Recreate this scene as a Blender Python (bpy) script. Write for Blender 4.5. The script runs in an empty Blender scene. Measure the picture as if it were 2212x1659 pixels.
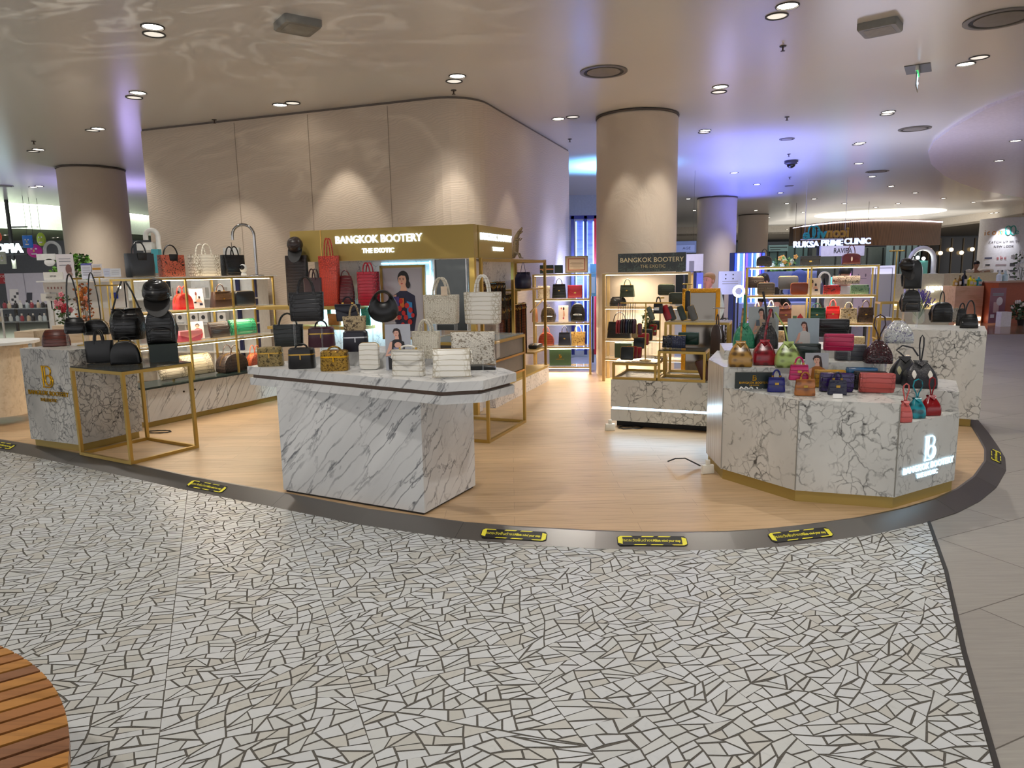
import bpy, math, random
from mathutils import Vector, Matrix
random.seed(7)
SC = bpy.context.scene
COL = SC.collection
PI = math.pi
# ---------------------------------------------------------------- camera
FPX, PITCH, ROLL, EZ = 1534.0, math.radians(8.99), 0.0186, 1.66
_cp, _sp = math.cos(PITCH), math.sin(PITCH)
_R0 = Vector((1, 0, 0)); _U0 = Vector((0, _sp, _cp)); _F = Vector((0, _cp, -_sp))
_R = _R0*math.cos(ROLL) - _U0*math.sin(ROLL)
_U = _U0*math.cos(ROLL) + _R0*math.sin(ROLL)
EYE = Vector((0, 0, EZ))
cam = bpy.data.cameras.new('camera'); camo = bpy.data.objects.new('camera', cam); COL.objects.link(camo)
cam.sensor_fit = 'HORIZONTAL'; cam.sensor_width = 36; cam.lens = FPX/2212*36; cam.clip_end = 300; cam.clip_start = .05
mw = Matrix.Identity(4)
for i in range(3):
    mw[i][0] = _R[i]; mw[i][1] = _U[i]; mw[i][2] = -_F[i]
mw[2][3] = EZ
camo.matrix_world = mw
SC.camera = camo
SC.view_settings.view_transform = 'Standard'; SC.view_settings.look = 'None'
SC.view_settings.exposure = 0.32; SC.view_settings.gamma = 1.0; SC.view_settings.use_curve_mapping = False
try:
    SC.cycles.max_bounces = 7; SC.cycles.diffuse_bounces = 3; SC.cycles.glossy_bounces = 3; SC.cycles.transmission_bounces = 6
    SC.cycles.transparent_max_bounces = 12; SC.cycles.caustics_reflective = False; SC.cycles.caustics_refractive = False
    SC.cycles.sample_clamp_indirect = 4; SC.cycles.adaptive_threshold = .015
except Exception: pass
# ---------------------------------------------------------------- world: soft light of the open mall hall
W = bpy.data.worlds.new('world'); SC.world = W; W.use_nodes = True
W.node_tree.nodes['Background'].inputs[0].default_value = (.98, .97, 1.0, 1)
W.node_tree.nodes['Background'].inputs[1].default_value = 1.12

def lamp(kind, loc, power, color=(1, .9, .78), size=.1, rot=None, to=None, spot=1.2, blend=.6, sy=None, spread=None):
    l = bpy.data.lights.new('lamp', kind); l.energy = power; l.color = color
    if kind == 'AREA':
        l.size = size
        if sy: l.shape = 'RECTANGLE'; l.size_y = sy
        if spread: l.spread = spread
    else: l.shadow_soft_size = size
    if kind == 'SPOT': l.spot_size = spot; l.spot_blend = blend
    o = bpy.data.objects.new('lamp', l); COL.objects.link(o); o.location = loc
    if to is not None: o.rotation_euler = (Vector(to)-Vector(loc)).to_track_quat('-Z', 'Y').to_euler()
    elif rot is not None: o.rotation_euler = rot
    return o
CEIL = 3.9
# recessed downlights (fittings built below), plus bare spots added to brighten the far hall
for x, y, p in [(-4.6, 9.2, 90), (-2.9, 7.9, 60), (-.6, 8.75, 60), (2.7, 9.5, 110), (5.7, 11.1, 110), (3.3, 12.3, 90), (-6.2, 11.2, 90), (-8.2, 12.9, 90),
                (2.47, 6.75, 130), (5.25, 8.45, 120), (-3.2, 6.95, 110), (.3, 6.4, 90), (-1.2, 3.6, 120), (1.7, 3.2, 120), (4.6, 4.6, 110), (-4.2, 4.2, 120),
                (-2.2, .6, 120), (1.8, .4, 120), (5.2, 1.2, 110), (7.8, 6.6, 110), (8.3, 11, 110), (9.4, 15.5, 140), (6.2, 15.6, 160), (6.8, 21.5, 260), (11.1, 21.3, 260), (-11.3, 17.8, 260), (-7.9, 13.4, 150), (12.5, 17.5, 260), (4.2, 18.5, 220), (9.5, 25.5, 380), (3.5, 26, 300), (15, 26, 380), (-10.5, 23, 260), (1.2, 18, 160), (-6.6, 8.2, 110)]:
    lamp('SPOT', (x, y, CEIL-.03), p*1.05, (1, .955, .90), .05, to=(x, y, 0), spot=2.0, blend=.85)
# the accent downlights that graze the back wall and columns
for x, y, tx, ty, tz, p in [(-2.36, 9.62, -2.38, 9.68, 2.2, 75), (-.62, 9.07, -.62, 9.12, 2.2, 70), (-4.0, 9.4, -4.3, 10.6, .9, 60), (1.48, 10.02, 1.5, 10.06, 2.3, 45), (2.32, 9.98, 2.30, 10.05, 2.2, 45), (.55, 10.45, .53, 10.46, 2.1, 45)]:
    lamp('SPOT', (x, y, CEIL-.04), p, (1, .93, .84), .03, to=(tx, ty, tz), spot=1.05, blend=.4)

# added spot lamp with a noise pattern, imitating rippled reflections on the ceiling
o = lamp('SPOT', (-3.4, 4.2, 1.5), 120, (1, .93, .8), .02, to=(-3.0, 6.4, CEIL), spot=2.1, blend=.9); L_ = o.data; L_.use_nodes = True; nt = L_.node_tree; em = nt.nodes['Emission']
tc = nt.nodes.new('ShaderNodeTexCoord'); mp = nt.nodes.new('ShaderNodeMapping'); mp.inputs['Scale'].default_value = (2.6, 6.5, 2.6); mp.inputs['Rotation'].default_value = (0, 0, .5)
nz = nt.nodes.new('ShaderNodeTexNoise'); nz.inputs['Scale'].default_value = 1.3; nz.inputs['Detail'].default_value = 3; nz.inputs['Distortion'].default_value = 1.2; rp = nt.nodes.new('ShaderNodeValToRGB'); rp.color_ramp.elements[0].position = .475; rp.color_ramp.elements[0].color = (0, 0, 0, 1); rp.color_ramp.elements[1].position = .5; e_ = rp.color_ramp.elements.new(.53); e_.color = (0, 0, 0, 1)
nt.links.new(tc.outputs['Normal'], mp.inputs[0]); nt.links.new(mp.outputs[0], nz.inputs['Vector']); nt.links.new(nz.outputs['Fac'], rp.inputs[0]); nt.links.new(rp.outputs[0], em.inputs['Strength'])

# ---------------------------------------------------------------- pixel rays -> world points
def ray(px, py):
    return _F + _R*((px-1106)/FPX) - _U*((py-829.5)/FPX)
def G(px, py, z=.06):
    d = ray(px, py); t = (z-EZ)/d.z
    return (d.x*t, d.y*t)
def LP(px, A, B):                         # where the column px meets the vertical plane through A and B (near eye height)
    d = ray(px, 585)
    ux, uy = B[0]-A[0], B[1]-A[1]
    den = d.x*uy - d.y*ux
    t = (A[0]*uy - A[1]*ux)/den
    return (d.x*t, d.y*t)
def dep(x, y, z): return (Vector((x, y, z))-EYE).dot(_F)
def YZ(px, py, Y):
    d = ray(px, py); t = Y/d.y
    return (d.x*t, EZ+d.z*t)

# ---------------------------------------------------------------- materials
MATS = {}
def srgb(c):
    if isinstance(c, str):
        c = c.lstrip('#'); c = [int(c[i:i+2], 16)/255 for i in (0, 2, 4)]
        return tuple(v/12.92 if v <= .04045 else ((v+.055)/1.055)**2.4 for v in c) + (1,)
    return tuple(c)+(1,) if len(c) == 3 else tuple(c)
class NT:
    def __init__(s, name):
        s.m = bpy.data.materials.new(name); s.m.use_nodes = True; s.t = s.m.node_tree; s.b = s.t.nodes['Principled BSDF']
    def n(s, typ, **kw):
        nd = s.t.nodes.new(typ)
        for k, v in kw.items():
            if k.startswith('i_'):
                key = k[2:]; key = int(key) if key.isdigit() else key.replace('_', ' ')
                nd.inputs[key].default_value = v
            else: setattr(nd, k, v)
        return nd
    def l(s, a, ao, b, bi): s.t.links.new(a.outputs[ao], b.inputs[bi])
    def coords(s, scale=(1, 1, 1), rot=(0, 0, 0), kind='Object', tex=False):
        tc = s.n('ShaderNodeTexCoord'); mp = s.n('ShaderNodeMapping'); mp.inputs['Scale'].default_value = scale; mp.inputs['Rotation'].default_value = rot
        if tex: mp.vector_type = 'TEXTURE'; mp.inputs['Scale'].default_value = tuple(1/v for v in scale)
        s.l(tc, kind, mp, 'Vector'); return mp
    def ramp(s, pts, interp='LINEAR'):
        r = s.n('ShaderNodeValToRGB'); cr = r.color_ramp; cr.interpolation = interp
        while len(cr.elements) < len(pts): cr.elements.new(.5)
        for e, (p, c) in zip(cr.elements, pts): e.position = p; e.color = c
        return r
    def bump(s, src, out, strength=.3, dist=.01):
        b = s.n('ShaderNodeBump'); b.inputs['Strength'].default_value = strength; b.inputs['Distance'].default_value = dist
        s.l(src, out, b, 'Height'); s.l(b, 'Normal', s.b, 'Normal'); return b
    def set(s, color=None, rough=None, metal=None, **kw):
        if color is not None: s.b.inputs['Base Color'].default_value = srgb(color)
        if rough is not None: s.b.inputs['Roughness'].default_value = rough
        if metal is not None: s.b.inputs['Metallic'].default_value = metal
        for k, v in kw.items(): s.b.inputs[k.replace('_', ' ')].default_value = v
def cached(f):
    def g(*a, **k):
        key = (f.__name__,)+a+tuple(sorted(k.items()))
        if key not in MATS: MATS[key] = f(*a, **k)
        return MATS[key]
    return g
@cached
def plain(color, rough=.5, metal=0.0, noise=.06):
    t = NT('surface'); t.set(color, rough, metal)
    mp = t.coords((6, 6, 6)); ns = t.n('ShaderNodeTexNoise', i_Scale=3.0, i_Detail=4.0)
    t.l(mp, 0, ns, 'Vector')
    c = srgb(color); r = t.ramp([(.3, tuple(v*(1-noise) for v in c[:3])+(1,)), (.7, tuple(min(1, v*(1+noise)) for v in c[:3])+(1,))])
    t.l(ns, 'Fac', r, 'Fac'); t.l(r, 'Color', t.b, 'Base Color'); return t.m
@cached
def glow(color, strength):
    t = NT('glowing'); t.set(color, .5); t.b.inputs['Emission Color'].default_value = srgb(color); t.b.inputs['Emission Strength'].default_value = strength; return t.m
@cached
def glass(tint='#ffffff', rough=.02, alpha=.12):
    t = NT('clear_glass'); t.set(tint, rough); t.b.inputs['Alpha'].default_value = alpha; t.b.inputs['IOR'].default_value = 1.45
    t.b.inputs['Specular IOR Level'].default_value = .8; return t.m
@cached
def acrylic():
    return glass('#f2f8fa', .03, .16)
@cached
def gold(kind='satin'):
    t = NT('brass'); t.set({'satin': '#bd9f57', 'panel': '#a9914e', 'old': '#c98f1e', 'polish': '#d0a050', 'letter': '#d9a51e'}[kind], {'satin': .32, 'panel': .5, 'old': .42, 'polish': .16, 'letter': .25}[kind], {'panel': .35, 'old': .6}.get(kind, .85))
    mp = t.coords((3, 3, 60)); ns = t.n('ShaderNodeTexNoise', i_Scale=4.0, i_Detail=3.0); t.l(mp, 0, ns, 'Vector'); t.bump(ns, 'Fac', .05, .002)
    if kind == 'old':
        v = t.n('ShaderNodeTexVoronoi', i_Scale=90.0); m2 = t.coords((1, 1, 1)); t.l(m2, 0, v, 'Vector'); t.bump(v, 'Distance', .8, .006)
    return t.m
@cached
def marble(kind):
    t = NT('marble_'+kind)
    if kind == 'table':
        base, vein = '#dededc', '#77787b'
        mp = t.coords((1.5, 1.5, .45), (.35, .62, .2), tex=True)
        ns = t.n('ShaderNodeTexNoise', i_Scale=3.2, i_Detail=5.0, i_Roughness=.6); ns.inputs['Distortion'].default_value = .35
        t.l(mp, 0, ns, 'Vector')
        r1 = t.ramp([(.0, (0, 0, 0, 1)), (.475, (0, 0, 0, 1)), (.5, (1, 1, 1, 1)), (.512, (0, 0, 0, 1)), (1, (0, 0, 0, 1))])
        mpa = t.coords((2.0, 2.0, .5), (.3, .62, .3), tex=True); wv = t.n('ShaderNodeTexWave', i_Scale=2.1, i_Distortion=7.0, i_Detail=4.0); wv.inputs['Detail Scale'].default_value = 1.6
        t.l(mpa, 0, wv, 'Vector'); r2 = t.ramp([(0, (0, 0, 0, 1)), (.93, (0, 0, 0, 1)), (1, (1, 1, 1, 1))]); t.l(wv, 'Fac', r2, 'Fac')
        msk = t.n('ShaderNodeTexNoise', i_Scale=4.0, i_Detail=3.0); t.l(mp, 0, msk, 'Vector'); r3 = t.ramp([(.4, (.1, .1, .1, 1)), (.62, (1, 1, 1, 1))]); t.l(msk, 'Fac', r3, 'Fac')
        t.l(ns, 'Fac', r1, 'Fac')
        mx = t.n('ShaderNodeMix', data_type='RGBA', blend_type='ADD'); mx.inputs[0].default_value = 1; t.l(r1, 0, mx, 6); t.l(r2, 0, mx, 7)
        mu = t.n('ShaderNodeMix', data_type='RGBA', blend_type='MULTIPLY'); mu.inputs[0].default_value = 1; t.l(mx, 2, mu, 6); t.l(r3, 0, mu, 7); fac = (mu, 2); k = .85
    else:
        base, vein = {'hex': ('#d3d3cd', '#4a4a48'), 'left': ('#c9c6be', '#3c3a3c'), 'wall': ('#dcd8d6', '#6b6870'), 'dark': ('#161d1c', '#46534c'), 'top': ('#ebebea', '#8c8c8c')}[kind]
        sc = {'hex': 2.4, 'left': 2.6, 'wall': 3.2, 'dark': 5.0, 'top': 2.4}[kind]
        mp = t.coords((1, 1, .8), (.2, .5, .3))
        wn = t.n('ShaderNodeTexNoise', i_Scale=6.5, i_Detail=7.0); t.l(mp, 0, wn, 'Vector')
        add = t.n('ShaderNodeVectorMath', operation='MULTIPLY_ADD'); t.l(wn, 'Color', add, 0); add.inputs[1].default_value = (.2, .2, .2); t.l(mp, 0, add, 2)
        vo = t.n('ShaderNodeTexVoronoi', i_Scale=sc*2.1, feature='DISTANCE_TO_EDGE'); t.l(add, 0, vo, 'Vector')
        r1 = t.ramp([(0, (1, 1, 1, 1)), (.035, (0, 0, 0, 1))]); t.l(vo, 'Distance', r1, 'Fac')
        v2 = t.n('ShaderNodeTexVoronoi', i_Scale=sc*6.5, feature='DISTANCE_TO_EDGE'); t.l(add, 0, v2, 'Vector')
        r2 = t.ramp([(0, (1, 1, 1, 1)), (.09, (0, 0, 0, 1))]); t.l(v2, 'Distance', r2, 'Fac')
        msk = t.n('ShaderNodeTexNoise', i_Scale=sc*1.1, i_Detail=4.0, i_Roughness=.65); t.l(mp, 0, msk, 'Vector')
        lo = {'left': .45, 'dark': .45}.get(kind, .49)
        r3 = t.ramp([(lo, (0, 0, 0, 1)), (lo+.1, (1, 1, 1, 1))]); t.l(msk, 'Fac', r3, 'Fac')
        m2 = t.n('ShaderNodeMix', data_type='RGBA', blend_type='MULTIPLY'); m2.inputs[0].default_value = 1; t.l(r2, 0, m2, 6); t.l(r3, 0, m2, 7)
        msb = t.n('ShaderNodeTexNoise', i_Scale=sc*2.7, i_Detail=2.0); t.l(mp, 0, msb, 'Vector'); r4 = t.ramp([(.46, (0, 0, 0, 1)), (.6, (.9, .9, .9, 1))]); t.l(msb, 'Fac', r4, 'Fac')
        m1 = t.n('ShaderNodeMix', data_type='RGBA', blend_type='MULTIPLY'); m1.inputs[0].default_value = 1; t.l(r1, 0, m1, 6); t.l(r4, 0, m1, 7)
        ad = t.n('ShaderNodeMix', data_type='RGBA', blend_type='ADD'); ad.inputs[0].default_value = 1; t.l(m1, 2, ad, 6); t.l(m2, 2, ad, 7); fac = (ad, 2); k = .8
    cl = t.n('ShaderNodeMath', operation='MULTIPLY', use_clamp=True); cl.inputs[1].default_value = k; t.l(fac[0], fac[1], cl, 0)
    cn = t.n('ShaderNodeTexNoise', i_Scale=2.3, i_Detail=6.0); t.l(mp, 0, cn, 'Vector'); b = srgb(base)
    cr = t.ramp([(.36, tuple(v*(.66 if kind == 'left' else .86) for v in b[:3])+(1,)), (.6, b)]); t.l(cn, 'Fac', cr, 'Fac')
    mx = t.n('ShaderNodeMix', data_type='RGBA'); t.l(cl, 0, mx, 0); t.l(cr, 0, mx, 6); mx.inputs[7].default_value = srgb(vein); t.l(mx, 2, t.b, 'Base Color')
    t.set(rough=.28); return t.m
@cached
def wood(c1, c2, scale=1.0, rough=.4, rot=0.0, plank=True, rowh=.13, bl=1.3):
    t = NT('wood'); mp = t.coords((1, 1, 1), (0, 0, rot))
    st = t.coords((1.1*scale, 16*scale, 8*scale), (0, 0, rot))
    ns = t.n('ShaderNodeTexNoise', i_Scale=2.2, i_Detail=6.0, i_Roughness=.62); ns.inputs['Distortion'].default_value = .4; t.l(st, 0, ns, 'Vector')
    r = t.ramp([(.28, srgb(c2)), (.5, srgb(c1)), (.75, tuple(min(1, v*1.1) for v in srgb(c1)[:3])+(1,))]); t.l(ns, 'Fac', r, 'Fac'); last = (r, 0)
    if plank:
        bt = t.n('ShaderNodeTexBrick', offset=.37); bt.inputs['Scale'].default_value = 1; bt.inputs['Brick Width'].default_value = bl; bt.inputs['Row Height'].default_value = rowh
        bt.inputs['Mortar Size'].default_value = .0012; bt.inputs['Mortar Smooth'].default_value = .1
        bt.inputs['Color1'].default_value = (1, 1, 1, 1); bt.inputs['Color2'].default_value = (.86, .86, .86, 1); bt.inputs['Mortar'].default_value = (.5, .48, .45, 1)
        t.l(mp, 0, bt, 'Vector'); mu = t.n('ShaderNodeMix', data_type='RGBA', blend_type='MULTIPLY'); mu.inputs[0].default_value = 1
        t.l(last[0], last[1], mu, 6); t.l(bt, 'Color', mu, 7); last = (mu, 2)
    t.l(last[0], last[1], t.b, 'Base Color'); t.set(rough=rough); t.bump(ns, 'Fac', .04, .002); return t.m
@cached
def leather(color, kind='croc', rough=.3, col2=None, metal=0.0, sc=1.0):
    """hide in the bag's own colour: croc, belly, python, ostrich, fine"""
    t = NT('leather_'+kind); c = srgb(color); d = srgb(col2) if col2 else tuple(v*.45 for v in c[:3])+(1,)
    t.set(color, rough, metal); t.b.inputs['Specular IOR Level'].default_value = .5
    if kind == 'croc':
        mp = t.coords((1, 1, 1.5)); v = t.n('ShaderNodeTexVoronoi', feature='DISTANCE_TO_EDGE', i_Scale=42.0*sc); v.inputs['Randomness'].default_value = .55; t.l(mp, 0, v, 'Vector')
        r = t.ramp([(0, d), (.14, c)]); t.l(v, 'Distance', r, 'Fac'); t.l(r, 0, t.b, 'Base Color')
        r2 = t.ramp([(0, (0, 0, 0, 1)), (.2, (1, 1, 1, 1))]); t.l(v, 'Distance', r2, 'Fac'); t.bump(r2, 0, .5, .004)
    elif kind == 'belly':
        mp = t.coords((1, 1, 1)); w = t.n('ShaderNodeTexWave', bands_direction='Z', i_Scale=9.0*sc, i_Distortion=1.2, i_Detail=2.0); w.inputs['Detail Scale'].default_value = 1.2; t.l(mp, 0, w, 'Vector')
        m2 = t.coords((1.6, 1.6, 1)); v = t.n('ShaderNodeTexVoronoi', feature='DISTANCE_TO_EDGE', i_Scale=26.0*sc); t.l(m2, 0, v, 'Vector')
        sx = t.n('ShaderNodeSeparateXYZ'); t.l(mp, 0, sx, 0); ab = t.n('ShaderNodeMath', operation='ABSOLUTE'); t.l(sx, 0, ab, 0)
        rs = t.ramp([(.065/sc, (0, 0, 0, 1)), (min(.9, .11/sc), (1, 1, 1, 1))]); t.l(ab, 0, rs, 'Fac')
        rw = t.ramp([(0, (.75, .75, .75, 1)), (.12, (0, 0, 0, 1))]); t.l(w, 'Fac', rw, 'Fac')
        rv = t.ramp([(0, (1, 1, 1, 1)), (.16, (0, 0, 0, 1))]); t.l(v, 'Distance', rv, 'Fac')
        mu = t.n('ShaderNodeMix', data_type='RGBA', blend_type='MULTIPLY'); mu.inputs[0].default_value = 1; t.l(rv, 0, mu, 6); t.l(rs, 0, mu, 7)
        ad = t.n('ShaderNodeMix', data_type='RGBA', blend_type='ADD', clamp_result=True); ad.inputs[0].default_value = 1; t.l(rw, 0, ad, 6); t.l(mu, 2, ad, 7)
        mx = t.n('ShaderNodeMix', data_type='RGBA'); t.l(ad, 2, mx, 0); mx.inputs[6].default_value = c; mx.inputs[7].default_value = d; t.l(mx, 2, t.b, 'Base Color')
        b = t.bump(ad, 2, .5, .003); b.invert = True
    elif kind == 'python':
        mp = t.coords((1, 1, 1.3)); v = t.n('ShaderNodeTexVoronoi', i_Scale=120.0*sc); t.l(mp, 0, v, 'Vector')
        ns = t.n('ShaderNodeTexNoise', i_Scale=44.0*sc, i_Detail=3.0); ns.inputs['Distortion'].default_value = .6; t.l(mp, 0, ns, 'Vector')
        r = t.ramp([(.38, d), (.46, c), (.60, c), (.72, d)]); t.l(ns, 'Fac', r, 'Fac')
        r2 = t.ramp([(.0, (1, 1, 1, 1)), (.9, (.45, .45, .45, 1))]); t.l(v, 'Distance', r2, 'Fac')
        mu = t.n('ShaderNodeMix', data_type='RGBA', blend_type='MULTIPLY'); mu.inputs[0].default_value = .8; t.l(r, 0, mu, 6); t.l(r2, 0, mu, 7); t.l(mu, 2, t.b, 'Base Color')
        b = t.bump(v, 'Distance', .6, .003); b.invert = True
    elif kind == 'ostrich':
        mp = t.coords(); v = t.n('ShaderNodeTexVoronoi', i_Scale=55.0*sc); v.inputs['Randomness'].default_value = .5; t.l(mp, 0, v, 'Vector')
        r = t.ramp([(.12, d), (.25, c)]); t.l(v, 'Distance', r, 'Fac'); t.l(r, 0, t.b, 'Base Color'); b = t.bump(v, 'Distance', .6, .004); b.invert = True
    elif kind == 'blotch':
        mp = t.coords((1, 1, 1.4)); v = t.n('ShaderNodeTexVoronoi', i_Scale=17.0*sc, feature='SMOOTH_F1'); v.inputs['Randomness'].default_value = .4; t.l(mp, 0, v, 'Vector')
        r = t.ramp([(.28, d), (.45, c)]); t.l(v, 'Distance', r, 'Fac'); t.l(r, 0, t.b, 'Base Color')
        n2 = t.n('ShaderNodeTexNoise', i_Scale=180.0); t.l(mp, 0, n2, 'Vector'); t.bump(n2, 'Fac', .15, .002)
    else:
        mp = t.coords(); n2 = t.n('ShaderNodeTexNoise', i_Scale=150.0, i_Detail=2.0); t.l(mp, 0, n2, 'Vector'); t.bump(n2, 'Fac', .2, .002)
        r = t.ramp([(.3, tuple(v*.85 for v in c[:3])+(1,)), (.7, c)]); t.l(n2, 'Fac', r, 'Fac'); t.l(r, 0, t.b, 'Base Color')
    return t.m

# ---------------------------------------------------------------- mesh collector
class MB:
    def __init__(s): s.v = []; s.f = []; s.sm = False
    def add(s, vs, fs):
        n = len(s.v); s.v += [tuple(p) for p in vs]; s.f += [tuple(i+n for i in f) for f in fs]; return s
    def box(s, cx, cy, cz, sx, sy, sz, rz=0.0):
        x, y, z = sx/2, sy/2, sz/2; c, q = math.cos(rz), math.sin(rz)
        vs = [(-x, -y, -z), (x, -y, -z), (x, y, -z), (-x, y, -z), (-x, -y, z), (x, -y, z), (x, y, z), (-x, y, z)]
        return s.add([(cx+a*c-b*q, cy+a*q+b*c, cz+d) for a, b, d in vs], [(0, 3, 2, 1), (4, 5, 6, 7), (0, 1, 5, 4), (1, 2, 6, 5), (2, 3, 7, 6), (3, 0, 4, 7)])
    def prism(s, poly, z0, z1, top=True):
        n = len(poly)
        a = sum(poly[i][0]*poly[(i+1) % n][1]-poly[(i+1) % n][0]*poly[i][1] for i in range(n))
        if a < 0: poly = poly[::-1]
        vs = [(p[0], p[1], z0) for p in poly]+[(p[0], p[1], z1) for p in poly]
        return s.add(vs, [tuple(range(n))[::-1], tuple(range(n, 2*n))]+[(i, (i+1) % n, n+(i+1) % n, n+i) for i in range(n)])
    def loft(s, rings, cap=True, close=True):
        n = len(rings[0]); vs = [p for r in rings for p in r]; fs = []
        for k in range(len(rings)-1):
            for i in range(n if close else n-1):
                a, b = k*n+i, k*n+(i+1) % n; fs.append((a, b, b+n, a+n))
        if cap: fs += [tuple(range(n))[::-1], tuple(range((len(rings)-1)*n, len(rings)*n))]
        s.sm = True; return s.add(vs, fs)
    def tube(s, path, r, n=8, r2=None, closed=False, up=(0, 0, 1)):
        P = [Vector(p) for p in path]; rings = []; m = len(P); r2 = r2 or r; u = Vector(up)
        for i, p in enumerate(P):
            if closed: t = P[(i+1) % m]-P[i-1]
            else: t = P[min(i+1, m-1)]-P[max(i-1, 0)]
            t = t.normalized(); a = t.cross(u)
            if a.length < 1e-3: a = t.cross(Vector((1, 0, 0)))
            a.normalize(); b = a.cross(t).normalized()
            rr = r[i] if isinstance(r, (list, tuple)) else r; rb = rr if isinstance(r, (list, tuple)) else r2
            rings.append([p+a*(rr*math.cos(2*PI*k/n))+b*(rb*math.sin(2*PI*k/n)) for k in range(n)])
        if closed: rings.append(rings[0])
        return s.loft(rings, cap=not closed)
    def lathe(s, prof, cx=0, cy=0, n=24, z=0, cap=True):
        return s.loft([[(cx+r*math.cos(2*PI*k/n), cy+r*math.sin(2*PI*k/n), z+h) for k in range(n)] for r, h in prof], cap=cap)
    def ball(s, c, rx, ry=None, rz=None, n=12, m=8):
        ry = ry or rx; rz = rz or rx; rg = []
        for j in range(m+1):
            a = -PI/2+PI*j/m; q = max(math.cos(a), .02)
            rg.append([(c[0]+rx*q*math.cos(2*PI*k/n), c[1]+ry*q*math.sin(2*PI*k/n), c[2]+rz*math.sin(a)) for k in range(n)])
        return s.loft(rg)
    def slab(s, out, y0, y1, bev=.01, n=2):
        """front outline (x,z) given thickness from y0 (front) to y1 with rounded edges"""
        cx = sum(p[0] for p in out)/len(out); cz = sum(p[1] for p in out)/len(out)
        w = max(abs(p[0]-cx) for p in out); h = max(abs(p[1]-cz) for p in out)
        a = sum(out[i][0]*out[(i+1) % len(out)][1]-out[(i+1) % len(out)][0]*out[i][1] for i in range(len(out)))
        if a > 0: out = out[::-1]
        def ring(k, y): return [(cx+(p[0]-cx)*(1-k/w), y, cz+(p[1]-cz)*(1-k/h)) for p in out]
        b = min(bev, (y1-y0)*.49)
        rg = [ring(bev, y0), ring(bev*.3, y0+b*.3), ring(0, y0+b), ring(0, y1-b), ring(bev*.3, y1-b*.3), ring(bev, y1)]
        return s.loft(rg)
    def wb(s, name, mat, parent, **k):      # vertices were given in world space
        q = parent.location; c, w = math.cos(-parent.rotation_euler[2]), math.sin(-parent.rotation_euler[2])
        s.v = [((x-q[0])*c-(y-q[1])*w, (x-q[0])*w+(y-q[1])*c, z-q[2]) for x, y, z in s.v]
        return s.build(name, mat, parent, **k)
    def build(s, name, mat, parent=None, smooth=None, **tags):
        me = bpy.data.meshes.new(name); me.from_pydata(s.v, [], s.f); me.materials.append(mat)
        if s.sm if smooth is None else smooth:
            for p in me.polygons: p.use_smooth = True
            me.set_sharp_from_angle(angle=math.radians(38))
        me.update()
        o = bpy.data.objects.new(name, me); COL.objects.link(o)
        if parent is not None: o.parent = parent
        for k, v in tags.items(): o[k] = v
        return o
def thing(name, label, cat, loc=(0, 0, 0), rz=0.0, group=None):
    o = bpy.data.objects.new(name, None); o.empty_display_size = .05; COL.objects.link(o); o.location = loc; o.rotation_euler = (0, 0, rz)
    o['label'] = label; o['category'] = cat
    if group: o['group'] = group
    return o
def tagit(o, label, cat, group=None, loc=None, rz=0.0):
    o['label'] = label; o['category'] = cat
    if group: o['group'] = group
    if loc is not None: o.location = loc; o.rotation_euler = (0, 0, rz)
    return o
def struct(o): o['kind'] = 'structure'; return o
def dup(root, loc, rz=None, label=None, group=None):
    r = root.copy(); COL.objects.link(r); r.location = loc
    if rz is not None: r.rotation_euler = (0, 0, rz)
    if label: r['label'] = label
    if group: r['group'] = group
    for ch in list(root.children):
        c = ch.copy(); COL.objects.link(c); c.parent = r
        for g in list(ch.children):
            d = g.copy(); COL.objects.link(d); d.parent = c
    return r
def rr(hw, hd, r, z, n=3, cx=0.0, cy=0.0):
    r = min(r, hw*.98, hd*.98); P = []
    for sx, sy, a0 in ((1, 1, 0), (-1, 1, PI/2), (-1, -1, PI), (1, -1, 1.5*PI)):
        for k in range(n+1):
            a = a0+PI/2*k/n; P.append((cx+sx*(hw-r)+r*math.cos(a), cy+sy*(hd-r)+r*math.sin(a), z))
    return P
def arc(cx, cz, rx, rz, a0=0.0, a1=PI, n=12, y=0.0):
    return [(cx+rx*math.cos(a0+(a1-a0)*k/n), y, cz+rz*math.sin(a0+(a1-a0)*k/n)) for k in range(n+1)]
_tx = {}
def text(s, size, mat, parent, loc, rot=(PI/2, 0, 0), name='lettering', ext=.004, align='CENTER', sx=1.0, space=1.0, bold=0.0, mirror=False):
    cu = bpy.data.curves.new(name, 'FONT'); cu.body = s; cu.size = size; cu.extrude = ext; cu.align_x = align; cu.align_y = 'CENTER'; cu.space_character = space; cu.offset = bold; cu.resolution_u = 3; cu.small_caps_scale = 1.0
    ob = bpy.data.objects.new(name, cu); COL.objects.link(ob)
    dg = bpy.context.evaluated_depsgraph_get(); me = bpy.data.meshes.new_from_object(ob.evaluated_get(dg)); bpy.data.objects.remove(ob); bpy.data.curves.remove(cu)
    me.materials.clear(); me.materials.append(mat)
    if sx != 1.0 or mirror: me.transform(Matrix.Diagonal((sx*(-1 if mirror else 1), 1, 1, 1)))
    if mirror: me.flip_normals()
    me.name = name
    o = bpy.data.objects.new(name, me); COL.objects.link(o); o.parent = parent; o.location = loc; o.rotation_euler = rot
    return o
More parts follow.
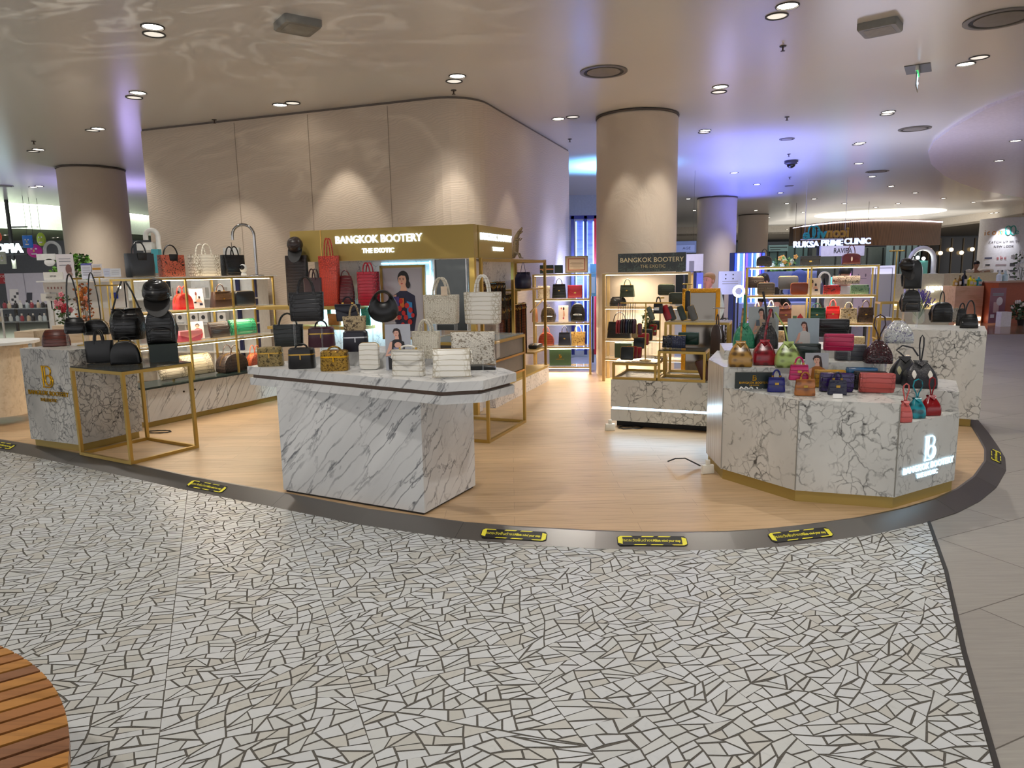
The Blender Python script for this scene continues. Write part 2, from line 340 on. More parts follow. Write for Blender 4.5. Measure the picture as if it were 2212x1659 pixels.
# ================================================================ THE SETTING
def tile_mat():
    t = NT('grey_stone_tile'); mp = t.coords((1, 1, 1), (0, 0, math.radians(-24)))
    b = t.n('ShaderNodeTexBrick', offset=.5); b.inputs['Scale'].default_value = 1; b.inputs['Brick Width'].default_value = 1.35; b.inputs['Row Height'].default_value = .68
    b.inputs['Mortar Size'].default_value = .003; b.inputs['Color1'].default_value = srgb('#a29e96'); b.inputs['Color2'].default_value = srgb('#98938c'); b.inputs['Mortar'].default_value = srgb('#5c564e')
    t.l(mp, 0, b, 'Vector'); m2 = t.coords((1.5, 22, 1), (0, 0, math.radians(-24))); ns = t.n('ShaderNodeTexNoise', i_Scale=2.0, i_Detail=6.0, i_Roughness=.7); t.l(m2, 0, ns, 'Vector')
    r = t.ramp([(.3, (.82, .82, .82, 1)), (.7, (1.05, 1.05, 1.04, 1))]); t.l(ns, 'Fac', r, 'Fac')
    mu = t.n('ShaderNodeMix', data_type='RGBA', blend_type='MULTIPLY'); mu.inputs[0].default_value = 1; t.l(b, 0, mu, 6); t.l(r, 0, mu, 7); t.l(mu, 2, t.b, 'Base Color'); t.set(rough=.42); return t.m
fl = MB(); fl.box(5, 17, -.1, 70, 64, .2); struct(fl.build('floor', tile_mat()))

# crazy paving: white marble shards in grey grout, laid in long panels
def clip(P, nx, ny, c):
    out = []; n = len(P)
    for i in range(n):
        a, b = P[i], P[(i+1) % n]; da = a[0]*nx+a[1]*ny-c; db = b[0]*nx+b[1]*ny-c
        if da <= 0: out.append(a)
        if (da < 0 < db) or (db < 0 < da):
            t = da/(da-db); out.append((a[0]+(b[0]-a[0])*t, a[1]+(b[1]-a[1])*t))
    return out
def area(P): return .5*abs(sum(P[i][0]*P[(i+1) % len(P)][1]-P[(i+1) % len(P)][0]*P[i][1] for i in range(len(P))))
def inset(P, g):
    n = len(P); sgn = 1 if sum(P[i][0]*P[(i+1) % n][1]-P[(i+1) % n][0]*P[i][1] for i in range(n)) > 0 else -1; Q = list(P)
    for i in range(n):
        a, b = P[i], P[(i+1) % n]; L = math.hypot(b[0]-a[0], b[1]-a[1])
        if L < 1e-6: continue
        nx, ny = sgn*(b[1]-a[1])/L, -sgn*(b[0]-a[0])/L; Q = clip(Q, nx, ny, nx*a[0]+ny*a[1]-g*random.uniform(.7, 1.6))
        if len(Q) < 3: return []
    return Q
def shards(P, out, lim):
    A = area(P)
    if A < lim or len(P) < 3: out.append(P); return
    xs = [p[0] for p in P]; ys = [p[1] for p in P]; w = max(xs)-min(xs); h = max(ys)-min(ys)
    ang = (0 if w*1.45 > h else PI/2)+random.gauss(0, .33)
    nx, ny = math.cos(ang), math.sin(ang); d = [p[0]*nx+p[1]*ny for p in P]; c = min(d)+(max(d)-min(d))*random.uniform(.36, .64)
    for Q in (clip(P, nx, ny, c), clip(P, -nx, -ny, -c)):
        if len(Q) >= 3 and area(Q) > 1e-5: shards(Q, out, lim*random.uniform(.94, 1.06))
SEAM = [(1.05, 1.0), (1.59, 2.13), (1.93, 2.84), (2.35, 3.66), (2.78, 4.60), (3.1, 5.2)]
PA = math.radians(22.5); ca, sa = math.cos(PA), math.sin(PA)
def bend(p, x0, y0):
    m = max(0, min(1, min(p[0]-x0, x0+1.22-p[0], p[1]-y0, y0+.70-p[1])/.12))
    return (p[0]+m*.011*math.sin(p[1]*19+p[0]*5), p[1]+m*.010*math.sin(p[0]*17+1.3+p[1]*4))
pv, pf, pc = [], [], []
for i in range(-14, 9):
    for j in range(-12, 12):
        x0, y0 = i*1.22-1.79+.35*(j % 3), j*.70-.308
        cx, cy = x0+.6, y0+.37; X = cx*sa-cy*ca; Y = cx*ca+cy*sa
        # panel frame: long side runs at -67.5 degrees
        X, Y = cx*math.cos(-math.radians(67.5))-cy*math.sin(-math.radians(67.5)), cx*math.sin(-math.radians(67.5))+cy*math.cos(-math.radians(67.5))
        if Y < .9 or Y > 9.5 or X < -9 or X > 3.6 or Y > 4.2+max(0, -X)*.75+1.2 or X > 1.6+Y*.35+.7: continue
        if abs(X) > Y*.85+1.6: continue
        out = []; shards([(x0-.0015, y0-.0015), (x0+1.2215, y0-.0015), (x0+1.2215, y0+.7015), (x0-.0015, y0+.7015)], out, .0056)
        for P in out:
            Q = inset([bend(p, x0, y0) for p in P], .0032)
            if len(Q) < 3 or area(Q) < 2e-4: continue
            Wd = [(p[0]*.3827+p[1]*.9239, -p[0]*.9239+p[1]*.3827) for p in Q]
            mx_, my_ = Wd[0]
            xs_ = None
            for k in range(len(SEAM)-1):
                if SEAM[k][1] <= my_ <= SEAM[k+1][1]:
                    tt = (my_-SEAM[k][1])/(SEAM[k+1][1]-SEAM[k][1]); xs_ = SEAM[k][0]+tt*(SEAM[k+1][0]-SEAM[k][0])
            if xs_ is not None and max(p[0] for p in Wd) > xs_-.08:
                k = next(k for k in range(len(SEAM)-1) if SEAM[k][1] <= my_ <= SEAM[k+1][1]); a_, b_ = SEAM[k], SEAM[k+1]
                nx, ny = b_[1]-a_[1], a_[0]-b_[0]; L_ = math.hypot(nx, ny); nx /= L_; ny /= L_
                Wd = clip(Wd, nx, ny, nx*a_[0]+ny*a_[1]-.012)
                if len(Wd) < 3: continue
            elif xs_ is None and my_ > 5.2 and mx_ > 2.6: continue
            n0 = len(pv); pv += [(p[0], p[1], .0045) for p in Wd]; pf.append(tuple(range(n0, n0+len(Wd)))[::-1] if area(Wd) and sum(Wd[q][0]*Wd[(q+1) % len(Wd)][1]-Wd[(q+1) % len(Wd)][0]*Wd[q][1] for q in range(len(Wd))) < 0 else tuple(range(n0, n0+len(Wd))))
            g = random.choice([0, 0, 0, 1, 1, 2]); v = random.uniform(.93, 1.0)
            pc.append([(.60*v, .62*v, .62*v, 1), (.565*v, .58*v, .56*v, 1), (.525*v, .52*v, .475*v, 1)][g])
me = bpy.data.meshes.new('floor_paving'); me.from_pydata(pv, [], pf)
at = me.color_attributes.new('stone', 'FLOAT_COLOR', 'CORNER'); k = 0
cols = []
for p, c in zip(me.polygons, pc): cols += list(c)*p.loop_total
at.data.foreach_set('color', cols)
t = NT('white_marble_shards'); a = t.n('ShaderNodeVertexColor', layer_name='stone'); mp = t.coords(); ns = t.n('ShaderNodeTexNoise', i_Scale=14.0, i_Detail=6.0, i_Roughness=.7); ns.inputs['Distortion'].default_value = 1.5; t.l(mp, 0, ns, 'Vector')
r = t.ramp([(.3, (.9, .9, .9, 1)), (.45, (1, 1, 1, 1))]); t.l(ns, 'Fac', r, 'Fac'); mu = t.n('ShaderNodeMix', data_type='RGBA', blend_type='MULTIPLY'); mu.inputs[0].default_value = 1
t.l(a, 0, mu, 6); t.l(r, 0, mu, 7); t.l(mu, 2, t.b, 'Base Color'); t.set(rough=.3); me.materials.append(t.m)
o = bpy.data.objects.new('floor_paving', me); COL.objects.link(o); struct(o)
gr = NT('grout'); mp = gr.coords(); ns = gr.n('ShaderNodeTexNoise', i_Scale=400.0); gr.l(mp, 0, ns, 'Vector'); r = gr.ramp([(.4, srgb('#403d37')), (.62, srgb('#67635a'))]); gr.l(ns, 'Fac', r, 'Fac'); gr.l(r, 0, gr.b, 'Base Color'); gr.set(rough=.7)
g = MB(); g.prism([(-10, -1), (.1, -1)]+SEAM+[(3.1, 8), (-10, 12)], -.01, .003); struct(g.build('floor_grout', gr.m))
g = MB()
for (a, b) in zip(SEAM[:-1], SEAM[1:]):
    dx, dy = b[0]-a[0], b[1]-a[1]; L = math.hypot(dx, dy); nx, ny = -dy/L*.009, dx/L*.009
    g.prism([(a[0]-nx, a[1]-ny), (b[0]-nx, b[1]-ny), (b[0]+nx, b[1]+ny), (a[0]+nx, a[1]+ny)], 0, .006)
struct(g.build('trim_1', plain('#2d2a27', .5)))

# raised wooden platform with a brushed steel ramp edge
INN = [(-7.6, 8.35), (-5.9, 7.45), (-5.24, 7.09), (-4.6, 6.76), (-4.02, 6.42), (-3.3, 6.0), (-2.6, 5.58), (-1.7, 5.09), (-1.0, 4.69), (-.33, 4.4), (-.03, 4.315), (.23, 4.26), (.5, 4.205), (.77, 4.17), (1.04, 4.15), (1.31, 4.15), (1.56, 4.18), (1.79, 4.23), (2.21, 4.35), (2.6, 4.52), (2.9, 4.69), (3.18, 4.90), (3.50, 5.2), (3.86, 5.62), (4.10, 5.98), (4.32, 6.4), (4.58, 6.92), (4.95, 7.7), (5.3, 8.6)]
def edge_out(P, d):
    out = []
    for i, p in enumerate(P):
        a = P[max(i-1, 0)]; b = P[min(i+1, len(P)-1)]; dx, dy = b[0]-a[0], b[1]-a[1]; L = math.hypot(dx, dy); out.append((p[0]+dy/L*d, p[1]-dx/L*d))
    return out
OUT = edge_out(INN, .14)
g = MB(); g.prism(INN+[(5.3, 11.4), (-7.6, 11.4)], -.005, .06)
struct(g.build('floor_platform', wood('#c4a57f', '#a98860', 1.0, .36, 0.0, True, .15, 1.25)))
st = NT('brushed_steel'); mp = st.coords((90, 1.5, 1)); ns = st.n('ShaderNodeTexNoise', i_Scale=3.0, i_Detail=3.0); st.l(mp, 0, ns, 'Vector'); st.set('#7d7a77', .34, .85); st.bump(ns, 'Fac', .06, .002)
g = MB(); fs = []
m_ = MB()
for i in range(len(INN)-1):
    a, b, c, d = OUT[i], OUT[i+1], INN[i+1], INN[i]
    m_.add([(a[0], a[1], .004), (b[0], b[1], .004), (c[0], c[1], .062), (d[0], d[1], .062)], [(0, 1, 2, 3)])
    c2, d2 = edge_out([c, d], 0), 0
I2 = edge_out(INN, -.015)
for i in range(len(INN)-1):
    m_.add([(INN[i][0], INN[i][1], .062), (INN[i+1][0], INN[i+1][1], .062), (I2[i+1][0], I2[i+1][1], .0625), (I2[i][0], I2[i][1], .0625)], [(0, 1, 2, 3)])
struct(m_.build('trim_2', st.m, smooth=True))
g = MB()
for i in (7, 9, 16, 20, 22, 23, 4):
    a, d = OUT[i], INN[i]; t_ = (d[0]-a[0], d[1]-a[1]); n_ = (-t_[1]*.012, t_[0]*.012)
    g.add([(a[0]-n_[0], a[1]-n_[1], .0055), (a[0]+n_[0], a[1]+n_[1], .0055), (d[0]+n_[0], d[1]+n_[1], .0635), (d[0]-n_[0], d[1]-n_[1], .0635)], [(0, 1, 2, 3)])
struct(g.build('trim_3', plain('#4a4744', .5)))
# hazard stickers on the ramp
black = plain('#151413', .45); yel = plain('#e6dc3a', .5)
def sticker(pc, lab, L=.42):
    # pc: pixel centre on the ramp
    gx, gy = G(pc[0], pc[1], .033)
    bi = min(range(len(INN)-1), key=lambda i: (((INN[i][0]+INN[i+1][0]+OUT[i][0]+OUT[i+1][0])/4-gx)**2+((INN[i][1]+INN[i+1][1]+OUT[i][1]+OUT[i+1][1])/4-gy)**2))
    a, b, c, d = Vector((*OUT[bi], .004)), Vector((*OUT[bi+1], .004)), Vector((*INN[bi+1], .062)), Vector((*INN[bi], .062))
    ux = ((b-a)+(c-d)).normalized(); n = ux.cross(((d-a)+(c-b)).normalized()).normalized(); vy = n.cross(ux)
    ctr = (a+b+c+d)/4; P = Vector((gx, gy, .033)); ctr = ctr+ux*((P-ctr).dot(ux))+n*.003
    r_ = thing('warning_sticker', lab, 'sticker', ctr); M4 = Matrix((ux, vy, n)).transposed(); r_.rotation_euler = M4.to_euler()
    k = L/.42; h = .05
    g = MB(); g.prism([(-.21*k, -.02*k), (-.195*k, -h*k*.8), (.19*k, -h*k*.8), (.21*k, -.028*k), (.21*k, .02*k), (.195*k, h*k*.8), (-.19*k, h*k*.8), (-.21*k, .028*k)], 0, .0012); g.build('backing', black, r_)
    g = MB()
    for s in (1, -1):
        g.prism([(s*-.205*k, s*.026*k), (s*-.188*k, s*.038*k), (s*-.125*k, s*.038*k), (s*-.115*k, s*.031*k), (s*-.178*k, s*.031*k), (s*-.178*k, s*-.03*k), (s*-.205*k, s*-.02*k)], .001, .002)
        for q in (-.03, .07): g.prism([(s*(q-.035)*k, s*.031*k), (s*(q+.035)*k, s*.031*k), (s*(q+.045)*k, s*.038*k), (s*(q-.025)*k, s*.038*k)], .001, .002)
    g.build('yellow_corner_stripes', yel, r_)
    text('โปรดระวังพื้นต่างระดับ', .030*k, yel, r_, (-.075*k, .0, .0022), (0, 0, 0), 'thai_lettering', .0003, sx=.92)
    text('Please mind your step', .027*k, yel, r_, (.087*k, -.001, .0022), (0, 0, 0), 'english_lettering', .0003, sx=.68, bold=.0006)
for i, (pc_, lb) in enumerate([((8, 961), 'black and yellow step warning sticker at the far left end of the steel ramp'), ((460, 1047), 'yellow edged step warning sticker on the ramp between brass table and marble table'),
        ((1112, 1152), 'black and yellow step warning sticker on the ramp just right of the front marble table'), ((1407, 1164), 'black and yellow step warning sticker on the lowest middle stretch of the ramp'),
        ((1718, 1149), 'black and yellow step warning sticker on the ramp below the faceted counter'), ((2138, 984), 'black and yellow step warning sticker on the bend of the ramp at the right')]): sticker(pc_, lb)

# ---- ceiling
ct = NT('ceiling_paint'); ct.set('#dcdbda', .24); mp = ct.coords((.8, .8, .8)); ns = ct.n('ShaderNodeTexNoise', i_Scale=3.0, i_Detail=4.0); ct.l(mp, 0, ns, 'Vector'); ct.bump(ns, 'Fac', .12, .01); ct.b.inputs['Specular IOR Level'].default_value = .35
EDGE = [(-26, 6), (-14.63, 21.03), (-13.94, 22.04), (-13.3, 24.0), (-12.9, 27.3), (-12.5, 39), (8.5, 40), (15.4, 40.1), (19.3, 40.2), (22.0, 38), (21.3, 32.5), (20.0, 28.3), (21, 22), (26, 10), (26, -6), (-26, -6)]
g = MB(); g.prism(EDGE, CEIL, CEIL+.12); ceil_o = struct(g.build('ceiling', ct.m))
wp = plain('#d9d6d0', .5); lav = plain('#c9bfd0', .45)
g = MB(); g.prism([(6.83, 9.84), (6.91, 10.72), (7.27, 12.06), (7.75, 13.41), (8.41, 14.73), (9.43, 16.37), (10.99, 18.48), (12.54, 20.29), (14.49, 22.38), (17.89, 25.3), (25, 27), (26, 5), (7.6, 6.5), (7.0, 8.2)], CEIL-.05, CEIL+.01); struct(g.build('ceiling_panel', plain('#e4dae6', .3)))
# left bright cove and lower ceiling beyond it
g = MB(); g.prism([(-27, 8), (-15.1, 22.5), (-13.6, 25), (-13.2, 40), (-13.4, 40), (-13.9, 25.1), (-15.4, 22.7), (-27.3, 8.2)], 3.25, 4.4); struct(g.build('wall_cove', plain('#e3ead8', .5)))
lamp('AREA', (-15.2, 21.9, 4.15), 260, (.85, 1, .82), .25, to=(-15.6, 22.4, 3.5), sy=7)
cv = MB(); cv.tube([(-26, 7.2, 3.96), (-14.9, 21.6, 3.96), (-13.75, 23.6, 3.96), (-13.2, 27.5, 3.96)], .04, 6); struct(cv.build('trim_4', glow('#e9f5df', 9)))
g = MB(); g.prism([(-27, 8), (-15.2, 22.6), (-13.7, 25), (-13.3, 40), (-40, 40), (-40, 8)], 3.25, 3.35); struct(g.build('ceiling_left', plain('#8f9a80', .5)))
g = MB(); g.prism([(-34, 24), (-14, 31), (-14, 31.4), (-34, 24.4)], 0, 3.3); struct(g.build('wall_left', plain('#66646e', .6)))
# right lower soffits
E2 = [(8.5, 40), (15.4, 40.1), (19.3, 40.2), (22.0, 38), (21.3, 32.5), (20.0, 28.3), (21, 22)]
g = MB()
for a, b in zip(E2[:-1], E2[1:]): g.add([(a[0], a[1], 3.45), (b[0], b[1], 3.45), (b[0], b[1], 4), (a[0], a[1], 4)], [(0, 1, 2, 3)])
struct(g.build('wall_fascia', plain('#cfc6ba', .5)))
g = MB(); g.prism(E2+[(45, 22), (45, 55), (-14, 55), (-14, 40), (8.5, 40)], 3.45, 3.55); struct(g.build('ceiling_right', plain('#b3a796', .4)))
g = MB(); g.prism([(-14, 40), (8.5, 40), (8.5, 40.2), (-14, 40.2)], 3.45, 4.0); struct(g.build('wall_fascia_left', plain('#c8c2cc', .5)))
g = MB(); g.prism([(-14, 48), (45, 48), (45, 48.3), (-14, 48.3)], 0, 3.5); struct(g.build('wall_back', plain('#20242a', .35)))
lamp('AREA', (17, 35, 3.2), 220, (1, .93, .82), 8, rot=(PI, 0, 0)); lamp('AREA', (14, 44, 3.3), 300, (.95, .97, 1), 10, rot=(0, 0, 0))
# oval light cove in the far ceiling
g = MB(); c0 = G(1897, 462, CEIL-.02); g.loft([[(c0[0]+2.6*s*math.cos(a), c0[1]+2.6*s*math.sin(a), CEIL-.02+h) for a in [2*PI*k/32 for k in range(32)]] for s, h in ((1, 0), (1.0, .03))]); struct(g.build('ceiling_cove', glow('#f3ecd6', 1.3)))

# ---- the big textured wall block with rounded corner
wt = NT('rippled_plaster'); mp = wt.coords((1, 1, 2.2), (0, .35, .3))
w = wt.n('ShaderNodeTexWave', bands_direction='Z', i_Scale=5.6, i_Distortion=16.0, i_Detail=2.5); w.inputs['Detail Scale'].default_value = .55; w.inputs['Detail Roughness'].default_value = .4; wt.l(mp, 0, w, 'Vector')
r = wt.ramp([(.0, srgb('#bdae9c')), (.2, srgb('#c4b4a2')), (1, srgb('#c8b8a5'))]); wt.l(w, 'Fac', r, 'Fac'); wt.l(r, 0, wt.b, 'Base Color'); wt.set(rough=.62); wt.bump(w, 'Fac', .12, .006)
c_ = Vector((-.45, 9.42)); d1 = Vector((-.94, .342)); d2 = Vector((.337, .941)); rad = .55; off = rad  # corner at c_
pts = [tuple(c_+d1*(rad+4.9)), tuple(c_+d1*rad)]
ctr = c_+d1*rad+Vector((d1.y, -d1.x))*0+d2*rad
for k in range(1, 8):
    a = k/8*PI/2; pts.append(tuple(ctr - d2*rad*math.cos(a) - d1*rad*math.sin(a)))
pts += [tuple(c_+d2*rad), tuple(c_+d2*(rad+4.2)), (-1.0, 16.5), (-6.6, 15.5)]
g = MB(); g.prism(pts, 0, CEIL-.03); struct(g.build('wall_center', wt.m))
g = MB(); Q = [((p[0]+2.5)*.996-2.5, (p[1]-12.5)*.996+12.5) for p in pts]; g.prism(Q, CEIL-.04, CEIL+.01); struct(g.build('trim_5', plain('#6b6058', .6)))
g = MB()
for s_ in (1.25, 2.5, 3.75):
    p = c_+d1*(rad+s_-.6); g.prism([tuple(p+Vector((.003, 0))), tuple(p-Vector((.003, 0))), tuple(p-Vector((.003, 0.004))-d2*.002), tuple(p+Vector((.003, -.004))-d2*.002)], .06, CEIL-.05)
struct(g.build('trim_6', plain('#9c8d7d', .7)))
# ---- columns
pm = NT('column_plaster'); mp = pm.coords(); ns = pm.n('ShaderNodeTexNoise', i_Scale=3.5, i_Detail=7.0, i_Roughness=.6); ns.inputs['Distortion'].default_value = 1.2; pm.l(mp, 0, ns, 'Vector'); pm.set('#c2b4a2', .6); pm.bump(ns, 'Fac', .35, .03)
for i, (x, y, r_, z1) in enumerate([(1.93, 11.02, .6, CEIL), (-8.55, 15.1, .62, CEIL), (6.75, 23.6, .62, CEIL), (10.6, 31.5, .62, CEIL)]):
    g = MB(); g.lathe([(r_, 0), (r_, z1-.05)], x, y, 48); g.lathe([(r_*.98, z1-.05), (r_*.98, z1-.02)], x, y, 48, cap=False); struct(g.build('wall_column', pm.m))
    g = MB(); g.lathe([(r_+.012, z1-.035), (r_+.012, z1-.012)], x, y, 48); struct(g.build('trim_%d' % (7+i), plain('#544a42', .6)))
# right far column wrapped in a printed banner
bx, by = 20.5, 30.0
g = MB(); g.lathe([(.86, 0), (.86, 3.449)], bx, by, 48); struct(g.build('wall_column', plain('#c9c8d2', .5)))
g = MB(); g.prism([(10.5, 23.2), (20, 19.0), (30, 24), (20, 32)], 3.05, 3.15); 
lamp('SPOT', (19.7, 28.75, 3.42), 160, (1, 1, 1), .03, to=(19.95, 29.2, 2.5), spot=1.0)
g = MB(); g.prism([(1.4, 22), (4.4, 22), (4.4, 22.2), (1.4, 22.2)], 0, CEIL); struct(g.build('wall_rear', plain('#a9b4c8', .5)))
# far-side booth floor in reflective brown wood
g = MB(); g.prism([(9.6, 16.9), (15.5, 15.9), (26, 20), (26, 30), (14, 30)], -.002, .012); struct(g.build('floor_far', wood('#9a7256', '#7d5640', .8, .16, .3, True, .2, 2.0)))
g = MB(); g.prism([(12.6, 20.4), (25, 19.2), (26, 30), (14, 30)], -.002, .1); struct(g.build('floor_booth', wood('#c4a98a', '#a98c6d', .8, .3, .3)))
# ================================================================ SHOP FURNITURE
BR = gold('satin'); BP = gold('panel'); MT = marble('table'); MH = marble('hex'); ML = marble('left'); MTOP = marble('top')
SMOKE = glass('#2a302f', .05, .72); CLEAR = glass('#e8f2f0', .02, .18)
def norm(x, y): L = math.hypot(x, y); return (x/L, y/L)
def monogram(parent, loc, rz, S, mat, w=.05):
    """double-line letter B drawn with rods; S = height"""
    r = w*S; P = []
    def rod(pts, rad=r, closed=False): 
        g = MB(); g.tube([(x*S, 0, z*S) for x, z in pts], rad, 6, up=(0, 1, 0), closed=closed); return g
    outer = [(-.36, -.5), (.08, -.5), (.28, -.44), (.38, -.3), (.40, -.14), (.33, 0), (.2, .08), (.27, .17), (.30, .3), (.24, .43), (.1, .5), (-.36, .5)]
    stem = [(-.3, -.5), (-.3, .5)]; inner_stem = [(-.14, .5), (-.14, -.2)]
    oval = [(.06+.2*math.cos(a), -.16+.235*math.sin(a)) for a in [2*PI*k/20 for k in range(20)]]
    g = MB()
    for pts, cl in ((outer, False), (stem, False), (inner_stem, False), (oval, True)):
        q = rod(pts, r, cl); g.add(q.v, q.f)
    g.sm = True
    o = g.build('monogram', mat, parent); o.location = loc; o.rotation_euler = (0, 0, rz); return o
def frame_box(parent, L, D, z0, z1, t, mat, x0=0, y0=0, legname='post', top=True, bottom=True):
    for x, y in ((0, 0), (L, 0), (L, D), (0, D)):
        g = MB(); g.box(x0+x, y0+y, (z0+z1)/2, t, t, z1-z0); g.build(legname, mat, parent)
    for z, nm in ([(z1-t/2, 'top_rail_frame')] if top else [])+([(z0+t/2, 'bottom_rail_frame')] if bottom else []):
        g = MB(); g.box(x0+L/2, y0, z, L-t, t, t); g.box(x0+L/2, y0+D, z, L-t, t, t); g.box(x0, y0+D/2, z, t, D-t, t); g.box(x0+L, y0+D/2, z, t, D-t, t); g.build(nm, mat, parent)

# ---- front table
T = thing('display_table', 'large white marble display table with faceted top in the front middle', 'table', (-1.0, 5.1, .06))
bl, bn, br = (-1.73, 5.15), (-.60, 4.56), (-.29, 5.17); bb = (-1.42, 5.76)
g = MB(); g.prism([bl, bn, br, bb], .075, .86); g.wb('base', MT, T)
g = MB(); g.prism([((p[0]+1)*.97-1, (p[1]-5.1)*.97+5.1) for p in (bl, bn, br, bb)], .06, .076); g.wb('foot_plate', plain('#1b1a19'), T)
TOPP = [(-2.0, 5.33), (-.43, 4.33), (-.18, 4.39), (.03, 4.72), (-.07, 4.98), (-1.55, 5.98)]
g = MB(); g.prism([((p[0]+.98)*.985-.98, (p[1]-5.1)*.985+5.1) for p in TOPP], .85, .905); g.wb('lower_top', MT, T)
g = MB(); g.prism([((p[0]+.98)*.955-.98, (p[1]-5.1)*.955+5.1) for p in TOPP], .905, .932); g.wb('groove', plain('#5b4535', .4), T)
g = MB(); g.prism(TOPP, .932, .99); g.wb('upper_top', MT, T)
def polything(name, label, cat, poly, z0, z1, mat, part=None):
    cx = sum(p[0] for p in poly)/len(poly); cy = sum(p[1] for p in poly)/len(poly)
    if part:
        t_ = thing(name, label, cat, (cx, cy, z0)); g = MB(); g.prism(poly, z0, z1); g.wb(part, mat, t_); return t_
    g = MB(); g.prism([(p[0]-cx, p[1]-cy) for p in poly], 0, z1-z0); o = g.build(name, mat); return tagit(o, label, cat, loc=(cx, cy, z0))
polything('plinth', 'low white marble plinth on the back of the front table, under the navy vanity case', 'plinth', [(-1.25, 5.3), (-.75, 4.98), (-.55, 5.27), (-1.1, 5.62)], .99, 1.10, MT)
# ---- left marble counter
T = thing('counter', 'grey veined marble counter with gold monogram, far left', 'counter', (-4.2, 7.0, .06))
a, b, c = (-4.72, 6.80), (-4.07, 6.50), (-3.77, 7.08); d = (-4.42, 7.38)
g = MB(); g.prism([a, b, c, d], .13, 1.02); g.wb('body', ML, T)
g = MB(); g.prism([((p[0]+4.24)*.93-4.24, (p[1]-6.94)*.93+6.94) for p in (a, b, c, d)], .06, .13); g.wb('plinth', BP, T)
ang = math.atan2(b[1]-a[1], b[0]-a[0]); mx_, my_ = a[0]*.5+b[0]*.5, a[1]*.5+b[1]*.5; nx, ny = math.sin(ang), -math.cos(ang)
rel = lambda s, z, o=.006: (a[0]+(b[0]-a[0])*s+nx*o-T.location[0], a[1]+(b[1]-a[1])*s+ny*o-T.location[1], z-.06)
monogram(T, rel(.52, .76), ang, .2, gold('letter'), .035)
text('BANGKOK BOOTERY', .062, gold('letter'), T, rel(.5, .6), (PI/2, 0, ang), 'lettering', .003); text('THE EXOTIC', .045, gold('letter'), T, rel(.5, .535), (PI/2, 0, ang), 'lettering', .003)
# ---- brass table with smoked glass top, left
A, Bq, Cq, Dq = (-3.99, 6.40), (-3.33, 6.02), (-3.0, 6.58), (-3.66, 6.97); ang = math.atan2(Bq[1]-A[1], Bq[0]-A[0])
T = thing('brass_table', 'brass framed table with smoked glass top holding black bags, left', 'table', (A[0], A[1], .06), ang)
LW, LD = math.hypot(Bq[0]-A[0], Bq[1]-A[1]), math.hypot(Cq[0]-Bq[0], Cq[1]-Bq[1])
frame_box(T, LW, LD, 0, .815, .028, BR, legname='leg'); g = MB(); g.box(LW/2, LD/2, .821, LW+.02, LD+.02, .012); g.build('glass_top', SMOKE, T)
# ---- wall rack on marble cabinets, left
def rack(name, label, A, B, zs, depth, nb, z0=.06, t=.02, mat=None, warm=True, top_ext=(0, 0), light=8, cat='shelf', glassm=None, topbox=0):
    ang = math.atan2(B[1]-A[1], B[0]-A[0]); L = math.hypot(B[0]-A[0], B[1]-A[1]); mat = mat or BR
    T = thing(name, label, cat, (A[0], A[1], z0), ang)
    zt = zs[-1]-.012
    for i in range(nb+1):
        for y in (0, depth):
            g = MB(); g.box(L*i/nb, y, (zt-z0)/2, t, t, zt-z0); g.build('post', mat, T)
    for k, z in enumerate(zs):
        e0, e1 = (top_ext if k == len(zs)-1 else (0, 0))
        g = MB(); g.box(L/2, 0, z-z0-.022, L, t*.8, .02); g.box(L/2, depth, z-z0-.022, L, t*.8, .02); g.box(0, depth/2, z-z0-.022, t*.8, depth, .02); g.box(L, depth/2, z-z0-.022, t*.8, depth, .02); sf_ = g.build('shelf_frame', mat, T)
        g = MB(); g.box((L+e1-e0)/2, depth/2, z-z0-.006, L+e0+e1+.03, depth+.03, .012); g.build('glass_shelf', glassm or CLEAR, T)
        g = MB(); g.box(L/2, .02, z-z0-.036, L*.96, .012, .008); g.build('led_strip', glow('#ffe3b8' if warm else '#dfeaff', 9), sf_)
        if light:
            m_ = (A[0]+(B[0]-A[0])/2-math.sin(ang)*depth*.35, A[1]+(B[1]-A[1])/2+math.cos(ang)*depth*.35, z-.045)
            o = lamp('AREA', m_, light, (1, .86, .66) if warm else (.9, .93, 1), L*.9, rot=(0, 0, ang), sy=.06)
    return T
def shift(P, nx, ny, d): return (P[0]+nx*d, P[1]+ny*d)
RA, RB = (-3.94, 7.52), (-3.02, 9.2); ru = norm(RB[0]-RA[0], RB[1]-RA[1]); rn = (-ru[1], ru[0])
rack('display_rack', 'tall brass and glass display rack on marble cabinets by the left wall', shift(RA, *rn, .03), shift(RB, *rn, .03), (.93, 1.30, 1.67), .36, 3, z0=.502, top_ext=(.35, .05), light=7)
T = thing('cabinet', 'low white marble cabinet run with dark top under the brass rack, left', 'cabinet', (RA[0], RA[1], .06), math.atan2(ru[1], ru[0])); L = math.hypot(RB[0]-RA[0], RB[1]-RA[1])
g = MB(); g.box(L/2+.1, .22, .24, L+.2, .42, .36); g.build('body', MT, T)
g = MB(); g.box(L/2+.1, .20, .43, L+.22, .46, .022); g.build('dark_top', plain('#23302e', .15), T)
g = MB(); g.box(L/2+.1, .23, .03, L+.18, .40, .06); g.build('gold_plinth', BP, T)
